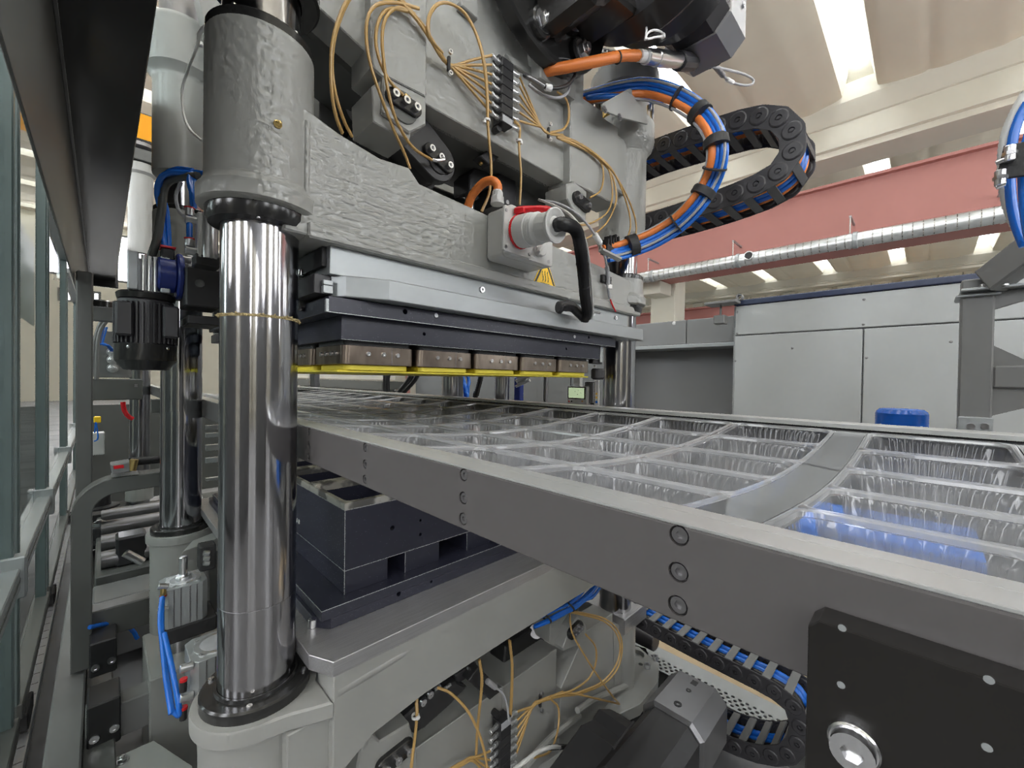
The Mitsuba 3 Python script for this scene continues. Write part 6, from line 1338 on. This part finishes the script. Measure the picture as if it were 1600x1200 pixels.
for q1_, q2_ in (((0.123, 1.1, 1.5749), (0.1445, 1.1, 1.5755)), ((0.1233, 1.1, 1.511), (0.1448, 1.1, 1.5105)),): part(k, 'fitting', cyl(q1_, q2_, 0.0085, 16, 0.001), 'aluminium_bright')
for q1_, q2_, q3_ in (((0.1304, 1.1, 1.5837), (0.1304, 1.1, 1.5984), (0.1304, 1.1, 1.6011)), ((0.1307, 1.1, 1.5194), (0.1307, 1.1, 1.5341), (0.1306, 1.1, 1.5368)),):
    part(k, 'nut', cyl(q1_, q2_, 0.0080, 12), 'aluminium_bright')
    part(k, 'collar', cyl(q2_, q3_, 0.0090, 12), 'red_plastic', 30, 'red collar')
part(k, 'base', cbox((0.1393, 1.09, 1.4831), V((0.1838, 1.09, 1.5062)) + [0, 0.05, 0], 0.002), 'matt_black', False)
k = thing('air_valve', 'pale grey valve block behind the blue gear case', 'valve')
for q1_, q2_ in (((0.1413, 1.4, 1.5112), (0.1584, 1.4, 1.5655)), ((0.1613, 1.4, 1.515), (0.1788, 1.4, 1.57)), ((0.1818, 1.4, 1.5188), (0.1998, 1.4, 1.5746)),): part(k, 'segment', cbox(q1_, V(q2_) + [0, 0.06, 0], 0.002), 'pale_cable', False)
strands('blue air hose, {} of the three dropping to the slim air cylinder', [(0.1762, 1.05, 1.6528), (0.159, 1.12, 1.6835), (0.1404, 1.15, 1.6926), (0.1293, 1.12, 1.6594), (0.1303, 1.1, 1.6265), (0.1314, 1.1, 1.6014)], 3, 0.009, 0.0052, None, 'blue air hoses beside the foreground column', 'blue_hose', 'air_hose')
strands('blue air hose, {} of the three running down to the blue gear case', [(0.1404, 1.15, 1.694), (0.1159, 1.18, 1.6983), (0.0964, 1.22, 1.6906), (0.0944, 1.25, 1.6678), (0.1053, 1.27, 1.6327), (0.1101, 1.27, 1.574), (0.1115, 1.27, 1.5201)], 3, 0.009, 0.0056, None, 'blue air hoses at the gear case', 'blue_hose', 'air_hose')
hose('dark grey cable running down to the small black motor', [(0.1478, 1.12, 1.6795), (0.1215, 1.18, 1.6861), (0.1026, 1.24, 1.682), (0.0968, 1.25, 1.6246), (0.091, 1.26, 1.5668), (0.0813, 1.28, 1.5215), (0.0803, 1.28, 1.502)], 0.0085, 'paint_frame', 'motor_cable', 'cable')
solo('air_hose', 'single blue air hose between the two push fittings of the slim air cylinder', 'hose', cyl((0.1307, 1.1, 1.5328), (0.1304, 1.1, 1.5823), 0.0055, 12), 'blue_hose')
solo('sensor_cable', 'thin grey cable bending to the upper push fitting', 'cable', tube([(0.1207, 1.14, 1.6629), (0.1122, 1.14, 1.6328), (0.1146, 1.12, 1.5966), (0.122, 1.1, 1.5799)], 0.0036, 8), 'grey_cable', 60)

# ---- pneumatic stop cylinders low between the columns
def stop_cylinder(label, cx, cy, zlow, ztop, s, rod):
    k = thing('stop_cylinder', label, 'air cylinder')
    part(k, 'body', prism(sg.Polygon([(cx - s, cy - 0.75 * s), (cx - 0.75 * s, cy - s), (cx + 0.75 * s, cy - s), (cx + s, cy - 0.75 * s), (cx + s, cy + 0.75 * s), (cx + 0.75 * s, cy + s), (cx - 0.75 * s, cy + s), (cx - s, cy + 0.75 * s)]), 'z', zlow, ztop, 0.001), 'aluminium', False)
    for d in (-0.5, -0.2, 0.2, 0.5):
        part(k, 'groove', cbox((cx + d * s - 0.0012, cy - s - 0.0006, zlow + 0.002), (cx + d * s + 0.0012, cy - s + 0.001, ztop - 0.002)), 'steel_dark', False)
    part(k, 'end_ring', ring((cx, cy, ztop - 0.001), (0, 0, 1), 0.6 * s, 0.8 * s, 0.003, 32), 'aluminium_bright')
    part(k, 'end_cap', cyl((cx, cy, ztop), (cx, cy, ztop + 0.0025), 0.6 * s, 32), 'grey_cable')
    for a in range(4):
        part(k, 'corner_screw', ring((cx + 0.78 * s * math.cos(a * 1.5708 + 0.785), cy + 0.78 * s * math.sin(a * 1.5708 + 0.785), ztop), (0, 0, 1), 0.0035, 0.0075, 0.0022, 16), 'aluminium_bright')
    if rod: part(k, 'rod', cat(cyl((cx, cy, ztop), (cx, cy, ztop + 0.012), 0.016, 24, 0.002), cyl((cx, cy, ztop), (cx, cy, ztop + rod), 0.0085, 20, 0.002)), 'steel_bright')
    return k
sx, sy = 0.1392, 1.24
k = stop_cylinder('aluminium stop cylinder with short rod and blue hose beside the rear column', sx, sy, 0.6721, 0.7617, 0.042, 0.055)
zz0 = 0.6721
part(k, 'mount', cbox((sx - 0.04, sy - 0.045, zz0 - 0.035), (sx + 0.06, sy + 0.05, zz0), 0.003), 'matt_black', False)
for q1_, q2_ in (((0.0905, 1.2, 0.7769), (0.1082, 1.2, 0.7708)), ((0.0907, 1.2, 0.7281), (0.1083, 1.2, 0.7213)),): part(k, 'fitting', cyl(q1_, q2_, 0.0065, 14, 0.001), 'aluminium_bright')
part(k, 'fitting', cyl((0.0993, 1.2, 0.7725), (0.0994, 1.2, 0.7537), 0.0055, 12), 'brass')
part(k, 'collar', cyl((0.0994, 1.2, 0.7537), (0.0994, 1.2, 0.7508), 0.0062, 12), 'red_plastic', 30, 'red collar')
s2x, s2y = 0.1695, 1.02
k = stop_cylinder('aluminium stop cylinder partly hidden behind the foreground column foot', s2x, s2y, 0.6195, 0.6998, 0.048, 0)
for q1_, q2_ in (((0.1057, 0.98, 0.6954), (0.1258, 0.98, 0.6942)), ((0.1059, 0.98, 0.6395), (0.1261, 0.98, 0.6372)),): part(k, 'fitting', cyl(q1_, q2_, 0.0075, 14, 0.001), 'aluminium_bright')
for q1_, q2_, q3_ in (((0.1114, 0.98, 0.6755), (0.1114, 0.98, 0.6706), (0.1106, 0.98, 0.6516)), ((0.1117, 0.98, 0.6217), (0.1117, 0.98, 0.6168), (0.1108, 0.98, 0.5977)),):
    part(k, 'collar', cyl(q1_, q2_, 0.0062, 12), 'red_plastic', 30, 'red collar')
    part(k, 'port', cyl(q2_, q3_, 0.0058, 12), 'matt_black')
strands('blue air hose, {} of the two hanging from the stop cylinder', [(0.0985, 1.19, 0.7549), (0.0943, 1.15, 0.7262), (0.0925, 1.1, 0.6882), (0.0944, 1.04, 0.6524), (0.0976, 0.99, 0.614)], 2, 0.004, 0.0048, None, 'blue hoses of the stop cylinder', 'blue_hose', 'air_hose')
hose('blue air hose with a tight return bend below the second stop cylinder', [(0.0976, 0.99, 0.614), (0.1056, 0.985, 0.6051), (0.105, 0.98, 0.6242), (0.0973, 1.02, 0.6865), (0.0934, 1.1, 0.7144)], 0.0048, 'blue_hose', 'air_hose')
hose('blue air hose arching behind the left frame post', [(-0.0261, 1.95, 0.404), (0.0121, 2.0, 0.3773), (0.054, 2.05, 0.3361), (0.0853, 2.1, 0.2795), (0.0997, 2.1, 0.2415)], 0.007, 'blue_hose', 'air_hose')
k = thing('switch_block', 'black block with a column of small bright terminals near the second chrome column', 'terminal block')
part(k, 'block', cbox((0.1679, 1.22, 0.7752), V((0.2004, 1.22, 0.8357)) + [0, 0.04, 0], 0.003), 'matt_black', False)
for q1_, q2_ in (((0.1744, 1.215, 0.8227), (0.1856, 1.215, 0.8194)), ((0.1744, 1.215, 0.8103), (0.1857, 1.215, 0.807)), ((0.1745, 1.215, 0.798), (0.1858, 1.215, 0.7945)),): part(k, 'terminal', cyl(q1_, q2_, 0.006, 12), 'aluminium_bright')
# rear column seat block and arm
k = thing('lower_crossbeam', 'grey casting block carrying the second chrome column at the left', 'press beam')
xl = 0.1025
part(k, 'block', cbox((xl, 1.60, 0.0), (0.30, 1.90, 0.345), 0.004), 'paint_grey', False)
part(k, 'rear_beam', cbox((0.30, 1.64, 0.0), (1.4, 1.86, 0.33), 0.004), 'paint_grey', False)
part('lower_platen', 'boss_arm', prism(sg.Polygon([(0.1678, 1.5157), (0.2755, 1.5757), (0.2892, 1.6548), (0.1999, 1.5957)]), 'z', 0.700, 0.735, 0.002), 'paint_grey', False)

# ---- second station behind: frame beam, dark housings, its column, small devices
C5 = (0.192, 3.887)
k = thing('guide_column', 'slim chrome column of the second station, left of the second column', 'column')
part(k, 'shaft', cyl((*C5, 0.34), (*C5, 2.2), DC, 48), 'chrome', 60)
part(k, 'upper_sleeve', lathe([(0.058, 2.0771), (0.068, 2.0815), (0.068, 2.6193), (0.083, 2.6367), (0.083, 2.6934), (0.06, 2.6977)], (*C5, 0), seg=48), 'paint_smooth', 30, 'grey painted sleeve')
part(k, 'upper_block', cbox((0.11, 3.80, 2.7037), (0.28, 3.97, 2.7814), 0.004), 'paint_frame', False)
part(k, 'chain_wheel', lathe([(0.075, 2.7979), (0.09, 2.8066), (0.09, 2.8284), (0.075, 2.8371)], (*C5, 0), seg=36), 'steel_dark', 30)
part(k, 'lower_sleeve', lathe([(0.06, 0.3664), (0.075, 0.3708), (0.075, 0.4688), (0.06, 0.4733)], (*C5, 0), seg=40), 'paint_smooth', 30)
k = thing('second_station', 'dark grey beam and housing of the second station left of the columns', 'machine frame')
part(k, 'beam', cbox((-0.05, 3.0, 1.1102), (0.16, 3.08, 1.2209), 0.004), 'paint_frame', False)
part(k, 'upper_panel', cbox((-0.0224, 3.4, 1.2236), V((0.1299, 3.4, 1.4968)) + [0, 0.05, 0], 0.003), 'paint_frame_light', False)
part(k, 'back_panel', cbox((-0.0717, 5.2, 0.0775), V((0.8849, 5.2, 0.9675)) + [0, 0.05, 0], 0.003), 'paint_frame', False)
part(k, 'upper_beam', cbox((-0.0315, 2.6, 1.4833), V((0.0646, 2.6, 1.5465)) + [0, 0.06, 0], 0.003), 'paint_frame_light', False)
part(k, 'lower_beam', cbox((-0.045, 3.3, 0.2532), V((0.2448, 3.3, 0.289)) + [0, 0.3, 0], 0.003), 'matt_black', False)
part(k, 'lower_beam', cbox((-0.0508, 3.7, 0.2944), V((0.1416, 3.7, 0.3504)) + [0, 0.3, 0], 0.003), 'matt_black', False)
part(k, 'lower_wall', cbox((-0.0613, 4.6, -0.8978), V((0.7883, 4.6, -0.0226)) + [0, 0.05, 0], 0.003), 'matt_black', False)
for q1_ in ((0.0466, 3.395, 1.3757), (0.0467, 3.395, 1.3304), (0.0468, 3.395, 1.2813),):
    part(k, 'hex_fitting', hex_bolt(q1_, (0, -1, 0), 0.020, 0.02), 'aluminium_bright')
part(k, 'panel_slot', cbox((0.1254, 2.995, 1.1772), V((0.138, 2.995, 1.1944)) + [0, 0.004, 0]), 'steel_dark', False)
for i, q1_, q2_ in ((0, (0.4242, 2.9, 1.0213), (0.4938, 2.9, 1.0476)), (1, (0.4246, 2.9, 0.9334), (0.4942, 2.9, 0.958)), (2, (0.4249, 2.9, 0.8894), (0.4945, 2.9, 0.9131)), (3, (0.4252, 2.9, 0.8124), (0.4948, 2.9, 0.8457)), (4, (0.4256, 2.9, 0.7426), (0.4952, 2.9, 0.7708)), (5, (0.4261, 2.9, 0.6397), (0.4959, 2.9, 0.6545)),):
    part(k, 'bright_rail', cbox(q1_, V(q2_) + [0.25, 0.03, 0]), ['aluminium', 'aluminium_bright'][i % 2], False)
part(k, 'cross_beam', cbox((0.1838, 2.85, 1.047), V((0.4849, 2.85, 1.1172)) + [0.3, 0.05, 0], 0.003), 'paint_frame', False)
for i, q1_ in ((0, (-0.007, 3.3, 0.2972)), (1, (-0.0074, 3.3, 0.4871)),):
    k = thing('support_foot', ['black round machine foot with bright top low behind the bent frame member, lower one', 'black round machine foot low behind the bent frame member, upper one'][i], 'foot')
    q = V(q1_)
    part(k, 'disc', lathe([(0.085, 0), (0.085, 0.01), (0.065, 0.016)], q, seg=32), 'matt_black', 30)
    part(k, 'pedestal', lathe([(0.05, 0.012), (0.048, 0.075), (0.042, 0.085), (0.024, 0.088), (0.024, 0.11)], q, seg=28), 'burnished_black', 30)
    if i == 0: part(k, 'top_nut', lathe([(0.03, 0.085), (0.026, 0.105), (0.012, 0.118)], q, seg=8), 'steel_bright', 30)
k = thing('control_box', 'small white grey junction box with blue wire behind the left frame post', 'box')
part(k, 'box', cbox((-0.0338, 2.9, 0.842), V((0.0131, 2.9, 0.9521)) + [0, 0.08, 0], 0.004), 'socket_grey', False)
part(k, 'wire', tube([(-0.0228, 2.88, 0.957), (-0.0185, 2.88, 1.0072), (-0.0117, 2.88, 0.9308), (-0.0249, 2.88, 0.9131)], 0.003, 6), 'blue_hose', 50)
solo('safety_switch', 'small yellow safety switch with orange tip behind the left frame post', 'switch', cbox((-0.0275, 2.9, 1.0029), V((-0.0007, 2.9, 1.0331)) + [0, 0.05, 0], 0.004), 'yellow_sign', False)
solo('air_hose', 'red hose curving behind the second station column', 'hose', tube([(0.0862, 3.2, 1.0892), (0.0916, 3.2, 1.0456), (0.1076, 3.2, 1.0085), (0.1291, 3.2, 0.989)], 0.011, 8), 'red_plastic', 60)
strands('dark cable, {} of the bundle rising beside the frame post', [(-0.0197, 3.0, 1.2267), (-0.0178, 3.0, 1.3905), (-0.0063, 3.0, 1.4733), (0.0146, 3.0, 1.5249)], 3, 0.02, 0.009, None, 'dark cables beside the frame post', 'paint_frame_light', 'machine_cable')
strands('blue wire, {} of the pair at the hexagon fittings', [(0.0136, 3.3, 1.5085), (-0.0017, 3.3, 1.413), (0.0242, 3.3, 1.4075), (0.0461, 3.36, 1.3744)], 2, 0.008, 0.005, None, 'blue wires at the hexagon fittings', 'blue_hose', 'signal_wire')
k = thing('cylinder_drum', 'black cylinder standing on the second station frame left of the hanging motor', 'cylinder')
part(k, 'drum', cyl((-0.004, 2.9, 1.52), (-0.0042, 2.9, 1.6088), 0.05, 28, 0.004), 'gloss_black')
part(k, 'ring', ring((-0.0042, 2.9, 1.6025), (0, 0, 1), 0.045, 0.053, 0.006, 28), 'steel_bright')

k = thing('roller_bed', 'dark machine base with bright rollers low behind the second column', 'machine base')
part(k, 'base', cbox((-0.02, 2.62, 0.0), (1.2, 3.95, 0.33), 0.006), 'paint_frame', False)
part(k, 'side_bar', cbox((-0.025, 2.40, 0.05), (0.30, 2.60, 0.30), 0.006), 'paint_frame_light', False)
for i in range(4): part(k, 'roller', cyl((0.0, 2.72 + 0.28 * i, 0.37), (0.5, 2.72 + 0.28 * i, 0.37), 0.04, 24), 'steel_dark')
part(k, 'casting', cbox((0.05, 2.68, 0.33), (0.16, 2.80, 0.47), 0.01), 'burnished_black', False)
part(k, 'link', cyl((0.08, 2.60, 0.42), (0.14, 2.60, 0.36), 0.018, 16), 'steel_bright')

# ---- things seen through the gap between trays and yellow strips
def gap_column(label, u, r, x):
    pass
for i, (u0, u1, lab) in enumerate(((770, 800, 'chrome guide post seen through the gap, nearest the middle'), (486, 497, 'slim chrome post seen through the gap just right of the foreground column'), (848, 858, 'thin dark steel post seen through the gap left of the screen'))):
    k = thing('guide_post', lab, 'post')
    x = 1.45
    a, b = [(1.5999, 1.4576), (4.2373, 4.0528), (1.2558, 1.2172)][i]
    r = [0.036, 0.045, 0.011][i]
    part(k, 'shaft', cyl((x, (a + b) / 2, 0.0), (x, (a + b) / 2, 1.6), r, 40), 'chrome' if i < 2 else 'steel_dark', 60)
    part(k, 'collar', ring((x, (a + b) / 2, 0.9), (0, 0, 1), r, r + 0.02, 0.05, 28), 'steel_dark')
strands('black hose, {} of the group hanging in the gap under the middle punches', [(1.6, 3.0612, 1.3497), (1.6, 3.0588, 1.2475), (1.6, 3.0753, 1.042), (1.6, 3.0753, 0.03)], 3, 0.07, 0.02, None, 'black hoses in the gap', 'black_rubber', 'black_hose')
strands('black hose, {} of the group slanting through the gap', [(1.55, 2.4667, 1.3615), (1.55, 2.5466, 1.2508), (1.55, 2.7192, 1.1323), (1.55, 2.858, 1.0063), (1.55, 2.8973, 0.03)], 3, 0.035, 0.016, None, 'slanting black hoses in the gap', 'black_rubber', 'black_hose')
strands('blue hose, {} of the group hanging in the gap', [(1.5, 1.9627, 1.3495), (1.5, 1.961, 1.2736), (1.5, 1.9227, 1.1986), (1.5, 1.9074, 1.0493), (1.5, 1.9078, 0.03)], 6, 0.05, 0.010, None, 'blue hoses in the gap', 'blue_hose', 'air_hose')
solo('black_hose', 'single black hose in the gap right of the blue hoses', 'hose', tube([(1.5, 1.7531, 1.3453), (1.5, 1.7567, 1.2562), (1.5, 1.788, 1.1658), (1.5, 1.8026, 1.0565), (1.5, 1.8029, 0.02)], 0.014, 8), 'black_rubber', 60)
k = thing('valve_fittings', 'cluster of bright metal push fittings in the gap near the far column', 'valve')
for q1_, q2_ in (((1.48, 1.4613, 1.2711), (1.48, 1.391, 1.2933)), ((1.48, 1.4521, 1.2615), (1.48, 1.3652, 1.2839)), ((1.48, 1.4429, 1.2519), (1.48, 1.3906, 1.2744)), ((1.48, 1.4607, 1.2421), (1.48, 1.3648, 1.2652)), ((1.48, 1.4515, 1.2325), (1.48, 1.3903, 1.2556)), ((1.48, 1.4423, 1.2231), (1.48, 1.3644, 1.2464)), ((1.48, 1.4601, 1.2131), (1.48, 1.3899, 1.2367)),): part(k, 'fitting', cyl(q1_, q2_, 0.007, 10, 0.001), 'aluminium_bright')
part(k, 'manifold', cbox((1.52, 1.4695, 1.0946), V((1.52, 1.5145, 1.2583)) + [0.03, 0, 0], 0.004), 'dark_blue', False)
k = thing('control_unit', 'small white control unit with pale green screen standing by the far rail', 'control panel')
xs_ = 1.33
part(k, 'housing', cbox((1.33, 0.9251, 1.1515), V((1.33, 1.0192, 1.2261)) + [0.05, 0, 0], 0.002), 'sign_white', False)
part(k, 'bezel', cbox(V((1.33, 0.933, 1.1759)) - [0.001, 0, 0], V((1.33, 1.0176, 1.2236)) + [0.002, 0, 0], 0.0005), 'sign_black', False)
d = mikit.ply(cbox(V((1.33, 0.9376, 1.1794)) - [0.0018, 0, 0], V((1.33, 1.0127, 1.2199)) + [0.001, 0, 0]), 'screen_green')
d['emitter'] = {'type': 'area', 'radiance': rgb(0.34, 0.42, 0.26)}
scene[fresh(k + '__screen')] = d
for q1_ in ((1.33, 0.9808, 1.2042), (1.33, 0.9655, 1.2097), (1.33, 0.9683, 1.1945), (1.33, 0.9531, 1.2001),):
    part(k, 'screen_mark', cbox(V(q1_) - [0.0024, 0.002, 0.001], V(q1_) + [0.0, 0.002, 0.001]), 'sign_black', False)
for m_, q1_ in (('red_plastic', (1.33, 1.01, 1.1647)), ('sign_black', (1.33, 0.9973, 1.1654)), ('crane_orange', (1.33, 0.9464, 1.1678)),): part(k, 'button', cyl(V(q1_), V(q1_) - [0.003, 0, 0], 0.003, 10), m_)
part(k, 'stem', cbox((1.36, 0.9813, 1.2244), V((1.36, 1.014, 1.273)) + [0.02, 0, 0], 0.002), 'sign_white', False)
part(k, 'post', cbox((1.335, 0.9609, 0.0), (1.365, 0.9856, 1.19), 0.002), 'paint_frame_light', False)
k = thing('filter_grid', 'black mesh block right of the small white control unit', 'filter')
for q1_, q2_ in (((1.345, 0.9372, 1.1603), (1.345, 0.9433, 1.2403)), ((1.345, 0.93, 1.1607), (1.345, 0.9361, 1.2404)), ((1.345, 0.9229, 1.1611), (1.345, 0.929, 1.2406)), ((1.345, 0.9158, 1.1614), (1.345, 0.9218, 1.2407)), ((1.345, 0.9088, 1.1618), (1.345, 0.9148, 1.2408)),): part(k, 'bar', cbox(q1_, V(q2_) + [0.008, 0, 0]), 'steel_dark', False)
part(k, 'backing', cbox((1.355, 0.9098, 1.1565), V((1.355, 0.9534, 1.2427)) + [0.03, 0, 0]), 'matt_black', False)
k = thing('warning_strip', 'narrow white strip with yellow and blue safety stickers beside the far column', 'sign')
part(k, 'strip', cbox((1.25, 0.8204, 1.1557), V((1.25, 0.8384, 1.2508)) + [0.008, 0, 0], 0.001), 'sign_white', False)
for (v, m_) in ((615, 'yellow_sign'), (620.5, 'yellow_sign')):
    part(k, 'sticker', (lambda q: prism([(q[1] - 0.0040, q[2] - 0.0035), (q[1] + 0.0040, q[2] - 0.0035), (q[1], q[2] + 0.0040)], 'x', q[0] - 0.001, q[0] + 0.001))((1.249, 0.8287, 1.2031) if v == 615 else (1.249, 0.8284, 1.1894)), m_, False, 'yellow triangle sticker')
part(k, 'sticker', cyl(V((1.25, 0.8288, 1.1734)), V((1.25, 0.8288, 1.1734)) - [0.0012, 0, 0], 0.0046, 18), 'blue_hose', 30, 'blue round sticker')
